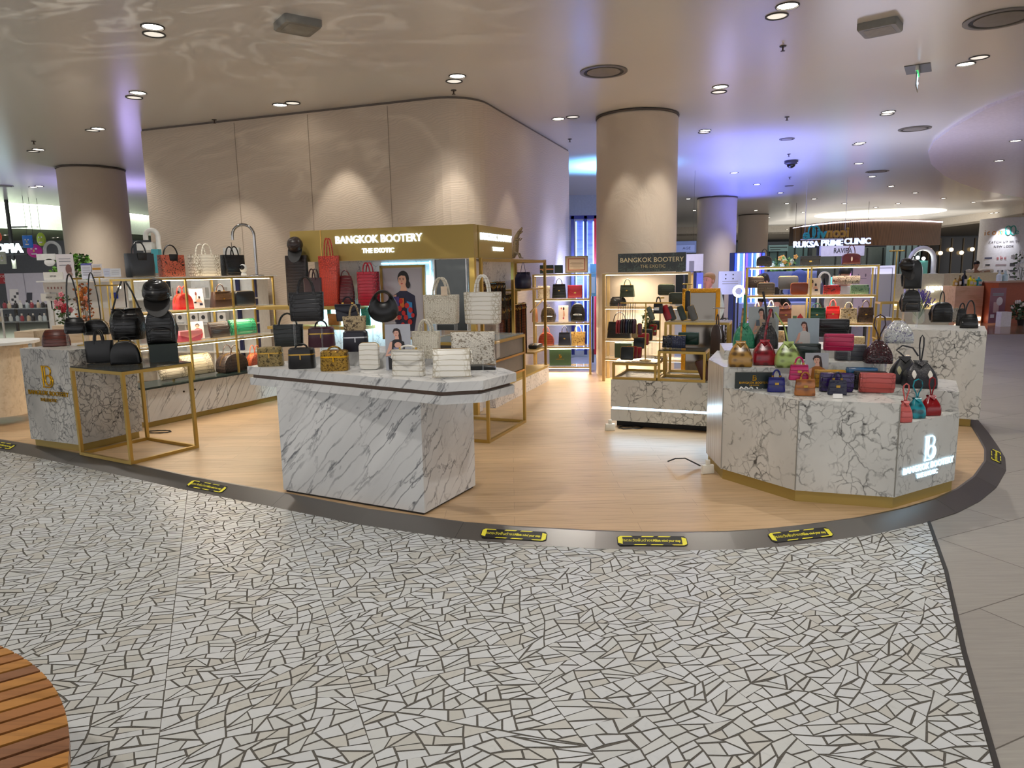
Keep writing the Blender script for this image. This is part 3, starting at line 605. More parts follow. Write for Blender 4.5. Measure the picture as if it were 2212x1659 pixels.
for k in range(4):
    g = MB(); g.box(.02+(k+.5)*(L+.16)/4, .004, .24, (L+.16)/4-.006, .012, .35); dr = g.build('door', MT, T)
    g = MB(); g.tube([(.02+(k+(.86 if k % 2 == 0 else .14))*(L+.16)/4, -.012, .33), (.02+(k+(.86 if k % 2 == 0 else .14))*(L+.16)/4, 0, .33)], .011, 10); g.build('lock', plain('#4a453e', .3, .8), dr)
# ---- sign unit with gold fascia
P0 = (-.39, 7.90); dF = norm(-.95, .315); dS = norm(.89, 2.48)
aF = math.atan2(-dF[1], -dF[0])            # local x to the right along the front
LF, LS = 2.34, 2.64
FL = (P0[0]+dF[0]*LF, P0[1]+dF[1]*LF)
T = thing('shop_fascia_unit', 'marble display wall unit with gold fascia and lit lettering', 'display unit', (FL[0], FL[1], .06), aF)
WM = marble('wall')
g = MB(); g.box(.98, .30, .88, 1.66, .1, 1.76); g.build('marble_back', WM, T)
g = MB(); g.box(LF/2, .06, 1.94, LF, .12, .36); g.build('gold_fascia', BP, T)
g = MB(); g.box(.42, -.003, 1.94, .006, .006, .36); g.build('fascia_joint', gold('polish'), T)
g = MB(); g.box(LF-.03, .03, .88, .06, .06, 1.76); g.build('corner_post', BR, T)
g = MB(); g.box(2.255, .2, .875, .10, .1, 1.74); g.build('marble_post', WM, T)
WH = glow('#d5e6ff', 1.9)
text('BANGKOK BOOTERY', .118, WH, T, (1.17, -.008, 1.995), name='sign_lettering', ext=.006, sx=.97, bold=.0025); text('THE EXOTIC', .072, WH, T, (1.17, -.008, 1.865), name='sign_lettering', ext=.006, bold=.0015)
# cyan lit recesses
cy = glow('#8fdcff', 4)
g = MB(); g.box(.75, .235, 1.21, 1.3, .012, .014); g.build('led_strip', cy, T)
lamp('AREA', (FL[0]-dF[0]*.75+dF[1]*-.0+.07, FL[1]-dF[1]*.75+.16, 1.22), 14, (.45, .82, 1), 1.2, rot=(math.radians(25), 0, aF), sy=.05)
g = MB(); g.box(1.38, .24, 1.72, .62, .01, .012); g.box(1.70, .24, 1.4, .012, .01, .68); g.build('led_strip', cy, T)
q = (FL[0]-dF[0]*1.6, FL[1]-dF[1]*1.6)
lamp('AREA', (q[0]+.04, q[1]+.15, 1.5), 5, (.45, .82, 1), .6, to=(q[0]+.2, q[1]+1.0, 1.5), sy=.05)
g = MB(); g.box(2.005, .14, 1.35, .38, .02, .80); g.build('mirror_panel', plain('#484a48', .12, .8), T)
for x in (1.81, 2.20):
    g = MB(); g.box(x, .12, 1.35, .012, .03, .80); g.build('mirror_trim', plain('#dcdcdc', .3, .5), T)
g = MB(); g.box(.28, -.06, 1.225, 1.32, .34, .038); g.build('gold_shelf', BP, T)
g = MB(); g.box(.35, -.0, .985, 1.3, .3, .035); g.build('lower_shelf', BP, T)
# framed fashion portrait in the unit is a thing of its own (built with the pictures)
# ---- side of the unit: gold frame with belt rails
aS = math.atan2(dS[1], dS[0])
T = thing('belt_unit', 'tall gold framed belt display on the right side of the gold sign unit', 'display unit', (P0[0]+dS[0]*.08, P0[1]+dS[1]*.08, .06), aS)
g = MB(); g.box(.62, .04, 1.94, 1.1, .08, .36); g.build('gold_fascia', BP, T)
text('BANGKOK BOOTERY', .107, WH, T, (.62, -.008, 1.995), name='sign_lettering', ext=.006, bold=.002); text('THE EXOTIC', .062, WH, T, (.66, -.008, 1.865), name='sign_lettering', ext=.006, bold=.001)
g = MB(); g.box(1.45, .2, .1, 2.2, .5, .2); g.build('marble_plinth', WM, T)
g = MB(); g.box(1.35, .35, 1.1, 1.6, .04, 1.3); g.build('marble_panel', WM, T)
g = MB(); g.box(1.45, .2, .215, 2.18, .48, .03); g.build('gold_deck', BP, T)
g = MB(); g.box(1.12, .22, .335, 1.25, .3, .21); g.build('gold_block', BP, T)
for x in (.065, 1.12, 2.5):
    for y in (-.02, .42):
        if x < .1 and y > 0: continue
        g = MB(); g.box(x, y, 1.0, .035, .035, 1.52); g.build('post', BR, T)
g = MB()
for z in (1.735,):
    g.box(1.29, -.02, z, 2.44, .035, .035); g.box(1.45, .42, z, 2.1, .035, .035); g.box(2.5, .2, z, .035, .44, .035)
g.build('top_frame', BR, T)
g = MB(); g.box(1.45, .2, 1.756, 2.12, .46, .008); g.build('glass_top', CLEAR, T)
for z, x0, x1 in ((1.475, .35, 1.14), (1.315, .75, 1.43), (1.165, .95, 1.95)):
    g = MB(); g.tube([(x0, .1, z), (x1, .1, z)], .01, 6); g.build('belt_rail', BR, T)
for x0, x1, z in ((1.45, 2.5, 1.355), (2.0, 2.5, .47)):
    g = MB(); g.box((x0+x1)/2, .2, z, x1-x0, .42, .02); g.build('side_shelf', BR, T)
g = MB(); g.tube([(1.85, -.01, 1.05), (2.45, -.01, 1.2)], .012, 6); g.build('brace', BR, T)
SIDE = T
# ---- drawer table behind the front table
A2, B2 = (-.23, 6.56), (.13, 7.46); a2 = math.atan2(B2[1]-A2[1], B2[0]-A2[0]); L2 = math.hypot(B2[0]-A2[0], B2[1]-A2[1])
T = thing('drawer_showcase', 'brass framed glass showcase with grey drawers and open legs, behind the front table', 'showcase', (A2[0], A2[1], .06), a2)
frame_box(T, L2, .75, 0, .95, .028, BR, legname='leg')
g = MB(); g.box(L2/2, .375, .957, L2, .75, .01); g.build('glass_top', CLEAR, T)
for i, z in enumerate((.845, .665)):
    g = MB(); g.box(L2/2, .02, z, L2-.05, .04, .155); g.build('drawer', plain('#6b6560', .35), T)
g = MB(); g.box(L2/2, .0, .755, L2-.03, .03, .02); g.box(L2/2, .0, .575, L2-.03, .03, .02); g.build('drawer_rail', gold('polish'), T)
g = MB(); g.box(L2/2, .4, .765, L2-.05, .68, .36); g.build('drawer_case', plain('#54504c', .4), T)
# ---- centre rack at the back
CA, CB = (.36, 11.02), (1.22, 10.93)
rack('display_rack', 'pale brass five tier display rack between the belt unit and the big column', CA, CB, (.19, .50, .87, 1.24, 1.62), .34, 1, light=4, t=.035, mat=plain('#b59a5e', .35, .5), top_ext=(0, .12))
# ---- rack at the column
KA, KB = (1.34, 10.24), (2.46, 9.83); ku = norm(KB[0]-KA[0], KB[1]-KA[1]); kn = (-ku[1], ku[0])
rack('display_rack', 'brass display rack standing in front of the big column under the black sign', KA, KB, (.40, .68, 1.14, 1.62), .30, 1, light=9, t=.04, mat=plain('#c2a673', .35, .5))
aK = math.atan2(ku[1], ku[0])
T = thing('shop_sign', 'black marble shop sign with gold lettering on the rack by the big column', 'sign', (KA[0]+ku[0]*.17+kn[0]*.15, KA[1]+ku[1]*.17+kn[1]*.15, 1.622), aK)
g = MB(); g.box(.48, 0, .13, .95, .05, .26); g.build('board', marble('dark'), T)
text('BANGKOK BOOTERY', .092, plain('#c8b78d', .3, .5), T, (.48, -.028, .165), ext=.003); text('THE EXOTIC', .062, plain('#a3946c', .3, .5), T, (.5, -.028, .075), ext=.003)
# ---- low marble counter with light strip
bu = norm(.91, -.37); bnn = (-bu[1], bu[0]); aB = math.atan2(bu[1], bu[0]); B0 = (1.01, 7.16)
T = thing('counter', 'low white marble counter with glowing white strip in front, centre right', 'counter', (B0[0], B0[1], .06), aB)
g = MB(); g.box(.6, .36, .355, 1.2, .72, .28); g.build('upper_body', MH, T); g = MB(); g.box(.6, .36, .130, 1.2, .72, .12); g.build('lower_body', MH, T)
g = MB(); g.box(.6, .37, .202, 1.18, .70, .028); g.build('light_strip', glow('#bfe2ff', 3), T)
g = MB(); g.box(.6, .40, .035, 1.12, .6, .07); g.build('dark_base', plain('#0e0d0d', .6), T)
lamp('AREA', (B0[0]+bu[0]*.55-bnn[0]*.02, B0[1]+bu[1]*.55-bnn[1]*.02, .262), 2, (.6, .82, 1), 1.1, to=(B0[0]+bu[0]*.55-bnn[0], B0[1]+bu[1]*.55-bnn[1], .1), sy=.03)
def brass_riser(label, x, y, L, D, h, z=.50, glassm=None):
    c, s = math.cos(aB), math.sin(aB); T = thing('brass_riser', label, 'display stand', (B0[0]+x*c-y*s, B0[1]+x*s+y*c, .06+z-.003), aB)
    frame_box(T, L, D, 0, h, .024, BR, legname='post'); g = MB(); g.box(L/2, D/2, h+.004, L+.01, D+.01, .008); g.build('glass_top', glassm or SMOKE, T); return T
brass_riser('low brass frame box with dark glass top, front left on the low counter', .02, .03, .425, .62, .17)
brass_riser('taller brass frame box with dark glass top, front right on the low counter', .48, .03, .44, .30, .30)
brass_riser('tallest brass frame box with clear glass top at the back of the low counter', .48, .38, .62, .3, .56, glassm=CLEAR)
# ---- faceted marble island at the right
H = [G(1526, 978, .14), (1.59, 5.27), (1.93, 4.70), (2.51, 4.51), (3.13, 4.87), (3.42, 5.38), (2.95, 6.35), (1.85, 6.35)]
T = thing('faceted_counter', 'large faceted marble island counter with lit monogram and gold base, right', 'counter', (2.4, 5.4, .06))
hc = (2.45, 5.4)
g = MB(); g.prism([((p[0]-hc[0])*.985+hc[0], (p[1]-hc[1])*.985+hc[1]) for p in H], .06, .14); g.wb('gold_base', BP, T)
def seamcut(P, z0, z1): g = MB(); g.prism(P, z0, z1); return g
M34 = (H[3][0]*.55+H[4][0]*.45, 0)
inn4 = (2.62, 5.05)
seamcut([H[0], H[1], H[2], H[3], (2.64, 5.25), H[6], H[7]], .14, .77).wb('main_body', MH, T)
seamcut([H[3], H[4], H[5], H[6], (2.64, 5.25)], .139, .628).wb('low_body', MH, T)
g = MB()
for p in H[1:4]: g.box(p[0], p[1]-.001, .455, .006, .006, .62)
g.wb('panel_joint', plain('#8a8880', .4), T)
# second tier and its blocks
t2a = G(1757, 846, .77)
S2 = [H[0], H[1], G(1757, 846, .77), (2.05, 5.25), G(1887, 800, .86), (2.95, 6.0), H[7]]
seamcut([H[0], (H[1][0]+.002, H[1][1]-.001), (2.14, 5.14), (2.27, 5.42), (2.74, 5.37), (2.98, 5.62), (2.8, 6.3), H[7]], .769, .925).wb('upper_step', MH, T)
seamcut([(2.52, 4.54), (2.87, 5.06), (2.77, 5.16), (2.60, 5.18)], .628, .715).wb('narrow_step', MH, T)
seamcut([(2.77, 5.16), (3.125, 4.885), (3.41, 5.38), (3.1, 5.95), (2.98, 5.62), (2.74, 5.36)], .628, .77).wb('side_step', MH, T)
brushed = NT('brushed_panel'); mp = brushed.coords((40, 40, 1.2)); ns = brushed.n('ShaderNodeTexNoise', i_Scale=2.0, i_Detail=5.0); brushed.l(mp, 0, ns, 'Vector'); r = brushed.ramp([(.3, srgb('#9a948e')), (.5, srgb('#c9c4be')), (.8, srgb('#d8d4ce'))]); brushed.l(ns, 'Fac', r, 'Fac'); brushed.l(r, 0, brushed.b, 'Base Color'); brushed.set(rough=.25, metal=.2)
g = MB(); h0, h1 = H[0], H[1]; g.prism([(h0[0]-.004, h0[1]), (h1[0]-.004, h1[1]-.002), (h1[0]+.001, h1[1]), (h0[0]+.001, h0[1])], .14, .924); g.wb('end_panel', brushed.m, T)
for k in range(1, 5): pass
# lit logo on the facet H3-H4
a, b = H[3], H[4]; ang = math.atan2(b[1]-a[1], b[0]-a[0]); nx, ny = math.sin(ang), -math.cos(ang)
rel = lambda s, z, o=.006: (a[0]+(b[0]-a[0])*s+nx*o-T.location[0], a[1]+(b[1]-a[1])*s+ny*o-T.location[1], z-.06)
LW2 = glow('#bfe6ff', 1.5)
monogram(T, rel(.52, .425), ang, .165, LW2, .03); text('BANGKOK BOOTERY', .062, LW2, T, rel(.52, .30), (PI/2, 0, ang), 'logo_lettering', .003, bold=.0008); text('THE EXOTIC', .044, LW2, T, rel(.5, .245), (PI/2, 0, ang), 'logo_lettering', .003, bold=.0006)
polything('plinth', 'low marble block on the island counter carrying the ostrich pyramid bags', 'plinth', [(1.72, 5.70), (2.6, 5.66), (2.75, 6.2), (1.85, 6.27)], .925, 1.0, MH)
# ---- tall marble counter at the right edge
R1, R0_ = (4.57, 6.80), (3.86, 7.24); ru2 = norm(R1[0]-R0_[0], R1[1]-R0_[1]); rb = (-ru2[1], ru2[0])
T = thing('counter', 'tall white marble counter with gold base at the right edge of the platform', 'counter', (R0_[0], R0_[1], .06), math.atan2(ru2[1], ru2[0])); L = math.hypot(R1[0]-R0_[0], R1[1]-R0_[1])
g = MB(); g.box(L/2, .36, .515, L, .72, .87); g.build('body', MH, T); g = MB(); g.box(L/2-.02, .36, .04, L-.1, .62, .08); g.build('gold_base', BP, T)
RT = T
# ---- right hand rack
SA, SB = (3.16, 9.55), (4.68, 9.12)
RCK = rack('display_rack', 'wide brass and glass display rack full of handbags at the right', SA, SB, (.18, .55, .92, 1.29, 1.67), .34, 2, light=7, top_ext=(.12, .0), t=.022)
# slim brass frame beside it
T = thing('brass_stand', 'narrow brass frame stand between the right rack and the black backpacks', 'display stand', (4.48, 8.62, .06), -.25)
frame_box(T, .25, .25, 0, 1.15, .02, BR, legname='post'); frame_box(T, .28, .22, .7, .95, .016, BR, x0=-.02, legname='cross_post')
# standing mirror with ornate gold frame
mc = (2.33, 8.72); T = thing('standing_mirror', 'standing mirror in an ornate gold frame beside the right rack', 'mirror', (mc[0], mc[1], .06), math.radians(-14))
G0 = gold('old')
for x, z, w, h in ((-.2, .7, .055, 1.31), (.2, .7, .055, 1.31), (0, 1.33, .455, .055), (0, .075, .455, .055)):
    g = MB(); g.slab([(x-w/2, z-h/2), (x+w/2, z-h/2), (x+w/2, z+h/2), (x-w/2, z+h/2)], -.025, .02, .014); o = g.build('frame_side', G0, T); o.rotation_euler = (math.radians(-5), 0, 0)
g = MB(); g.box(0, .008, .7, .36, .01, 1.22); o = g.build('mirror_glass', plain('#706a62', .08, 1.0, 0), T); o.rotation_euler = (math.radians(-5), 0, 0)
g = MB(); g.box(0, .02, .7, .4, .012, 1.28); o = g.build('back_board', plain('#4a3a28'), T); o.rotation_euler = (math.radians(-5), 0, 0)
g = MB(); g.box(0, .2, .35, .04, .03, .72); o = g.build('rear_prop', plain('#4a3a28'), T); 
# wooden slat bench, bottom left
T = thing('slatted_bench', 'round teak slatted bench cut off at the bottom left corner', 'bench', (-2.35, 1.55, 0))
tk = [wood(c, d, 1.0, .35, .32, False) for c, d in (('#a06a3a', '#7f5029'), ('#875b3c', '#674023'), ('#b37c3c', '#8f5f2a'))]
R_ = 1.42; bc = (-2.40, 0.97); da = math.radians(35); th = .062; random.seed(3)
i = 0; s_ = -R_+.03
while s_ < R_:
    hl = math.sqrt(max(0, R_*R_-s_*s_))
    g = MB(); ux, uy = math.cos(da), math.sin(da); px_, py_ = -uy, ux; w_ = th*.40
    c1 = math.sqrt(max(0, R_*R_-(s_-w_)**2)); c2 = math.sqrt(max(0, R_*R_-(s_+w_)**2))
    P = [(bc[0]+ux*e+px_*q, bc[1]+uy*e+py_*q) for e, q in ((-c1, s_-w_), (c1, s_-w_), (c2, s_+w_), (-c2, s_+w_))]
    if 0 < bc[1]: g.prism(P, .415, .45); g.wb('slat', random.choice(tk), T)
    s_ += th; i += 1
g = MB(); g.lathe([(R_-.03, .02), (R_-.03, .40)], bc[0], bc[1], 64); g.wb('base', plain('#3a2416', .5), T)
# cables and plug adaptors
bk = plain('#131313', .5)
g = MB(); g.tube([(0.03*math.cos(t)*4, .12*math.sin(t)*.5, .006+.004*(k % 3)) for k, t in enumerate([2*PI*k/20*1.4 for k in range(24)])], .006, 5); o = g.build('power_cable', bk); tagit(o, 'black power cable coiled on the floor at the left end of the low counter', 'cable', loc=(1.2, 7.08, .06))
g = MB(); g.tube([(-.14, .02, .02), (-.08, .0, .05), (0, 0, .05), (.05, -.04, .03), (.1, -.1, .012)], .006, 5); o = g.build('power_cable', bk); tagit(o, 'black cable arching out beside the island counter', 'cable', loc=(1.42, 5.70, .06))
def adaptor(label, x, y, rz):
    T = thing('plug_adaptor', label, 'adaptor', (x, y, .06), rz); g = MB(); g.slab([(-.05, 0), (.05, 0), (.045, .07), (-.045, .07)], -.02, .02, .008); g.build('body', plain('#e8e4d6', .4), T)
    g = MB(); g.slab([(-.018, .07), (.018, .07), (.015, .11), (-.015, .11)], -.012, .012, .005); g.build('plug', plain('#e8e4d6', .4), T)
adaptor('white plug adaptor on the floor beside the island counter', 1.53, 5.42, .2); adaptor('white plug adaptor on the floor by the low counter corner', .98, 7.0, .1)
g = MB(); g.tube([(.13*math.cos(t), .06*math.sin(t), .006+.002*(k % 3)) for k, t in enumerate([2*PI*k/16*1.6 for k in range(26)])], .005, 5); o = g.build('power_cable', bk); tagit(o, 'black cable coil on the floor before the left marble cabinets', 'cable', loc=(-3.72, 7.3, .06))
# ================================================================ BAG BUILDERS (local: x width, -y front, z up from the base)
MET = plain('#c9a24e', .22, .9); SIL = plain('#b9b9bb', .22, .9)
def handle(R, w, z, hh, r, mat, y=0.0, name='handle', lean=0.0, n=12):
    g = MB(); g.tube([(x, y+lean*(zz-z), zz) for x, _, zz in arc(0, z, w/2, hh, 0, PI, n)], r, 7, up=(0, 1, 0)); o = g.build(name, mat, R)
    return o
def lugs(R, w, z, y, mat):
    for s in (-1, 1):
        g = MB(); g.box(s*w/2, y-.002, z-.012, .016, .006, .03); g.build('handle_lug', mat, R)
def strap(R, pts, w, t, mat, name='strap', up=(0, 1, 0)):
    g = MB(); g.tube(pts, t, 6, r2=w, up=up); return g.build(name, mat, R)
def b_tote(R, w, h, d, m, hh=.12, hw=.45, taper=-.06, r=.008, tag=False, flap=None, hm=None, single=False, sides=None, **k):
    g = MB(); rb = min(.03, d*.3); W = w/2
    g.loft([rr(W*(1+taper)*.96, d/2*.95, rb, 0), rr(W*(1+taper), d/2, rb, .012), rr(W*(1+taper*.5), d/2*.95, rb, h*.5), rr(W*.995, d/2*.72, rb*.7, h*.97), rr(W*.99, d/2*.70, rb*.7, h), rr(W*.95, d/2*.58, rb*.6, h-.004), rr(W*.93, d/2*.5, rb*.5, h*.8)]); g.build('body', m, R)
    hm = hm or m
    for y in ((0,) if single else (d*.34, -d*.34)): hx_ = handle(R, w*hw, h-.02, hh+.02, r, hm, y)
    if not single: lugs(hx_, w*hw, h, -d*.37, hm)
    if flap:
        g = MB(); fw = w*.16; g.slab([(-fw, h*.72), (fw, h*.72), (fw*1.15, h+.008), (-fw*1.15, h+.008)], -d*.44, -d*.36, .004); g.build('flap', flap, R)
    if tag:
        g = MB(); g.box(w*hw*.5-.02, -d*.42, h+.03, .05, .002, .07); g.build('price_tag', plain('#d8c3a8'), R)
def b_vanity(R, w, h, d, m, hh=.05, zm=None, taper=.05, hm=None, **k):
    W = w/2; rb = min(.03, d*.3); g = MB(); a = h*.66; tp = taper
    g.loft([rr(W*.97, d/2*.95, rb, 0), rr(W, d/2, rb, .01), rr(W*(1-tp), d/2*(1-tp), rb, a)]); g.build('body', m, R)
    g = MB(); g.loft([rr(W*(1-tp)+.002, d/2*(1-tp)+.002, rb, a), rr(W*(1-tp)+.002, d/2*(1-tp)+.002, rb, a+.010)]); zp_ = g.build('zipper', zm or MET, R)
    g = MB(); g.loft([rr(W*(1-tp), d/2*(1-tp), rb, a+.010), rr(W*(1-tp*1.3), d/2*(1-tp*1.3), rb, h*.93), rr(W*(1-tp*1.6)-.01, d/2*(1-tp*1.6)-.01, rb*.8, h)]); g.build('lid', m, R)
    if hh > 0: handle(R, w*.45, h-.006, hh, .007, hm or m)
    g = MB(); g.box(0, -d/2*(1-tp)-.006, a-.012, .008, .006, .035); g.build('zip_pull', zm or MET, zp_)
def b_clutch(R, w, h, d, m, fm=None, split=.38, clasp=False, v=False, hh=0, **k):
    rb = d*.35; g = MB()
    g.loft([rr(w/2*.97, d/2*.8, rb, 0), rr(w/2, d/2, rb, h*.08), rr(w/2*.99, d/2*.92, rb, h*.9), rr(w/2*.95, d/2*.6, rb*.7, h)]); g.build('body', m, R)
    o = [(-w*.497, h*split), (-w*.48, h*split-.008), (w*.48, h*split-.008), (w*.497, h*split), (w*.49, h*.99), (-w*.49, h*.99)]
    if v: o = [(-w*.497, h*.62), (0, h*.3), (w*.497, h*.62), (w*.49, h*.99), (-w*.49, h*.99)]
    g = MB(); g.slab(o, -d/2-.008, -d/2*.5, .006); f_ = g.build('flap', fm or m, R)
    if clasp: g = MB(); g.box(0, -d/2-.011, h*(split+.03), .03, .006, .02); g.build('clasp', MET, f_)
    if hh: handle(R, w*.34, h-.005, hh, .006, k.get('hm') or m)
def b_satchel(R, w, h, d, m, fm=None, hh=.09, hw=.42, clasp=True, vflap=False, hm=None, topw=.86, split=.48, **k):
    W = w/2; rb = min(.02, d*.2); g = MB()
    g.loft([rr(W*.98, d/2*.97, rb, 0), rr(W, d/2, rb, .01), rr(W*(1+topw)/2, d/2*.85, rb, h*.55), rr(W*topw, d/2*.62, rb, h*.96), rr(W*topw*.97, d/2*.5, rb*.8, h)]); g.build('body', m, R)
    a = W*(1-(1-topw)*split)*1.0; yb = -d/2*(1-.3*split)
    o = [(-a, h*split), (a, h*split), (W*topw*1.01, h*.99), (-W*topw*1.01, h*.99)]
    if vflap: o = [(-a, h*.68), (0, h*.42), (a, h*.68), (W*topw*1.01, h*.99), (-W*topw*1.01, h*.99)]
    g = MB(); g.slab(o, -.004, .004, .004); f = g.build('flap', fm or m, R); yt, zt = -d/2*.62-.006, h; ybm, zb = -d/2*(1-.3*split)-.008, h*split
    f.location = (0, ybm, 0); f.rotation_euler = (0, 0, 0)
    me = f.data
    for v_ in me.vertices:
        q = (v_.co.z-zb)/max(zt-zb, .01); v_.co.y += (yt-ybm)*max(0, min(1.1, q))
    g = MB(); g.box(0, yt, h*.99, w*topw*.96, d*.3, .008); g.build('top_strip', fm or m, R)
    if hh: h_ = handle(R, w*hw, h-.002, hh, .0065, hm or m)
    if hh and w > .1:
        for s in (-1, 1): g = MB(); g.tube([(s*w*hw/2, 0, h-.004), (s*w*hw/2, 0, h+.014)], .009, 8, up=(0, 1, 0)); g.build('handle_ring', MET, h_)
    if clasp: g = MB(); g.box(0, -.006, zb+.012, .026, .006, .016); g.build('clasp', MET, f)
def b_pyramid(R, w, h, d, m, loop=.2, lm=None, petals=0, pm=None, collar=True, lw=.018, curl=0.0, **k):
    W = w/2; g = MB(); prof = [(0, .96), (.02, .99), (.18, 1.0), (.36, .97), (.52, .89), (.66, .77), (.79, .62), (.90, .46), (1.0, .31)]
    g.loft([rr(W*s, d/2*s*(1 if z < .5 else 1-.9*(z-.5)), .018*s+.006, h*z) for z, s in prof]); g.build('body', m, R)
    if collar:
        a = W*.42; t = h*1.015; g = MB()
        for sy in (-1, 1):
            g.add([(-a, sy*.012, t), (a, sy*.012, t), (0, sy*(d*.24+.014), t-h*.2), (-a, sy*.02, t-.008), (a, sy*.02, t-.008), (0, sy*(d*.26+.006), t-h*.19-.008)], [(0, 1, 2), (5, 4, 3), (0, 2, 5, 3), (1, 4, 5, 2), (0, 3, 4, 1)])
        g.add([(-a, -.012, t), (a, -.012, t), (a, .012, t), (-a, .012, t)], [(0, 1, 2, 3)]); g.build('collar', lm or m, R, smooth=False)
    if petals:
        for s in (-1, 1):
            g = MB(); n = 14; pts = []
            for q in range(n): a = 2*PI*q/n; pts.append((.016*math.cos(a)*(1-abs(math.sin(a))*.4), h*.17*math.sin(a)))
            g.slab(pts, -.003, .003, .001); o = g.build('oval_inlay', pm or plain('#e8e4d8', .3), R); o.location = (s*w*.24, -d*.46, h*.52); o.rotation_euler = (math.radians(-24), 0, s*math.radians(0))
    if loop:
        z0 = h*.98; g = MB()
        if k.get('bend'):
            P = [(0, 0, z0), (-.03, 0, z0+loop*.25), (-.06, 0, z0+loop*.45), (-.02, 0, z0+loop*.75), (.05, 0, z0+loop*.6), (.09, 0, z0+loop*.1)]; g.tube(P, .006, 6, up=(0, 1, 0))
        elif k.get('band'):
            P = [(0, .0, z0-.01), (curl*.3, .0, z0+loop*.5), (curl, .0, z0+loop)]; g.tube(P, lw/2, 6, r2=.004, up=(0, 1, 0)); 
        else:
            w_ = k.get('loopw', .035); P = [(0.004, 0, z0), (.008, 0, z0+loop*.25), (w_, 0, z0+loop*.62), (w_*.8, 0, z0+loop*.9), (0, 0, z0+loop), (-w_*.8, 0, z0+loop*.9), (-w_, 0, z0+loop*.62), (-.008, 0, z0+loop*.25), (-.004, 0, z0)]; g.tube([(x+curl*(z-z0)/loop, y, z) for x, y, z in P], .005, 6, up=(0, 1, 0))
        g.build('loop_strap', lm or m, R)
def dome(w, h, sh=.45, n=10, p=1.0):
    P = [(-w/2*.97, 0), (w/2*.97, 0), (w/2, h*.04), (w/2, h*sh)]
    for k in range(1, n): a = PI/2*k/n; P.append((w/2*math.cos(a)**p, h*sh+(h-h*sh)*math.sin(a)))
    P.append((0, h)); P += [(-x, z) for x, z in P[4:-1][::-1]]; P += [(-w/2, h*sh), (-w/2, h*.04)]; return P
def b_dome(R, w, h, d, m, hh=.08, base=None, n=2, hm=None, sh=.25, p=.8, lock=False, **k):
    g = MB(); g.slab(dome(w, h, sh, p=p), -d/2, d/2, min(.02, d*.25)); g.build('body', m, R)
    if base: g = MB(); g.loft([rr(w/2*1.01, d/2*1.03, .02, 0), rr(w/2*1.01, d/2*1.03, .02, h*.12)]); g.build('base_band', base, R)
    g = MB(); P = dome(w, h, sh, p=p)[3:-2]; g.tube([(x*.99, 0, z+.002) for x, z in P], .004, 5, up=(0, 1, 0)); g.build('zipper', MET, R)
    for y in ((-d*.38, d*.38) if n == 2 else (0,)): handle(R, w*.4, h*(.72 if n == 2 else .96), hh+h*(.28 if n == 2 else .04), .006, hm or m, y)
    if n == 2: lugs(R, w*.4, h*.74, -d*.52, hm or m)
    if k.get('oval'):
        g = MB(); g.slab([(w*.045*math.cos(a), h*.5+h*.22*math.sin(a)) for a in [2*PI*q/14 for q in range(14)]], -d/2-.004, -d/2+.004, .002); g.build('oval_inlay', plain('#e9dccb', .3), R)
def b_camera(R, w, h, d, m, emblem=None, zm=None, hh=0, **k):
    g = MB(); r = min(.03, h*.22); P = [(x, y+h/2) for x, y, _ in rr(w/2, h/2, r, 0, 4)]; g.slab(P, -d/2, d/2, min(.012, d*.2)); g.build('body', m, R)
    g = MB(); q = [(x*1.003, 0, (y)*1.004+h/2) for x, y, _ in rr(w/2, h/2, r, 0, 4)]; q = [p for p in q if p[2] > h*.35]; q.sort(key=lambda p: math.atan2(p[2]-h*.4, p[0])); g.tube(q, .0035, 5, up=(0, 1, 0)); g.build('zipper', zm or MET, R)
    if emblem:
        g = MB(); 
        for a in range(5): g.ball((.016*math.cos(a*1.26), -d/2-.002, h*.52+.014*math.sin(a*1.26)), .011, .005, .009, 8, 5)
        g.build('relief_emblem', emblem, R)
    if hh: handle(R, w*.35, h-.004, hh, .006, m)
def b_pouch(R, w, h, d, m, tilt=12, tassel=False, zm=None, turn=0, **k):
    g = MB(); n = 8; rings = []
    for j in range(n+1):
        v = j/n; q = math.sin(PI*min(max(v, .02), .98))**.5; rings.append(rr(w/2*(1.02-.05*math.sin(PI*v)), max(d/2*q, .004), d*.3, h*v, 3))
    g.loft(rings); b = g.build('body', m, R); g = MB(); g.box(0, 0, h, w*.97, .006, .008); z = g.build('zipper', zm or MET, R)
    ps = [b, z]
    if tassel: g = MB(); g.tube([(w*.46, 0, h), (w*.52, -.01, h-.02), (w*.54, -.01, h-.09)], .005, 5, up=(0, 1, 0)); ps.append(g.build('zip_tassel', m, R))
    for o in ps: o.rotation_euler = (math.radians(-tilt), math.radians(turn), 0); o.location = (0, 0, d/2*math.sin(math.radians(tilt))+.001)
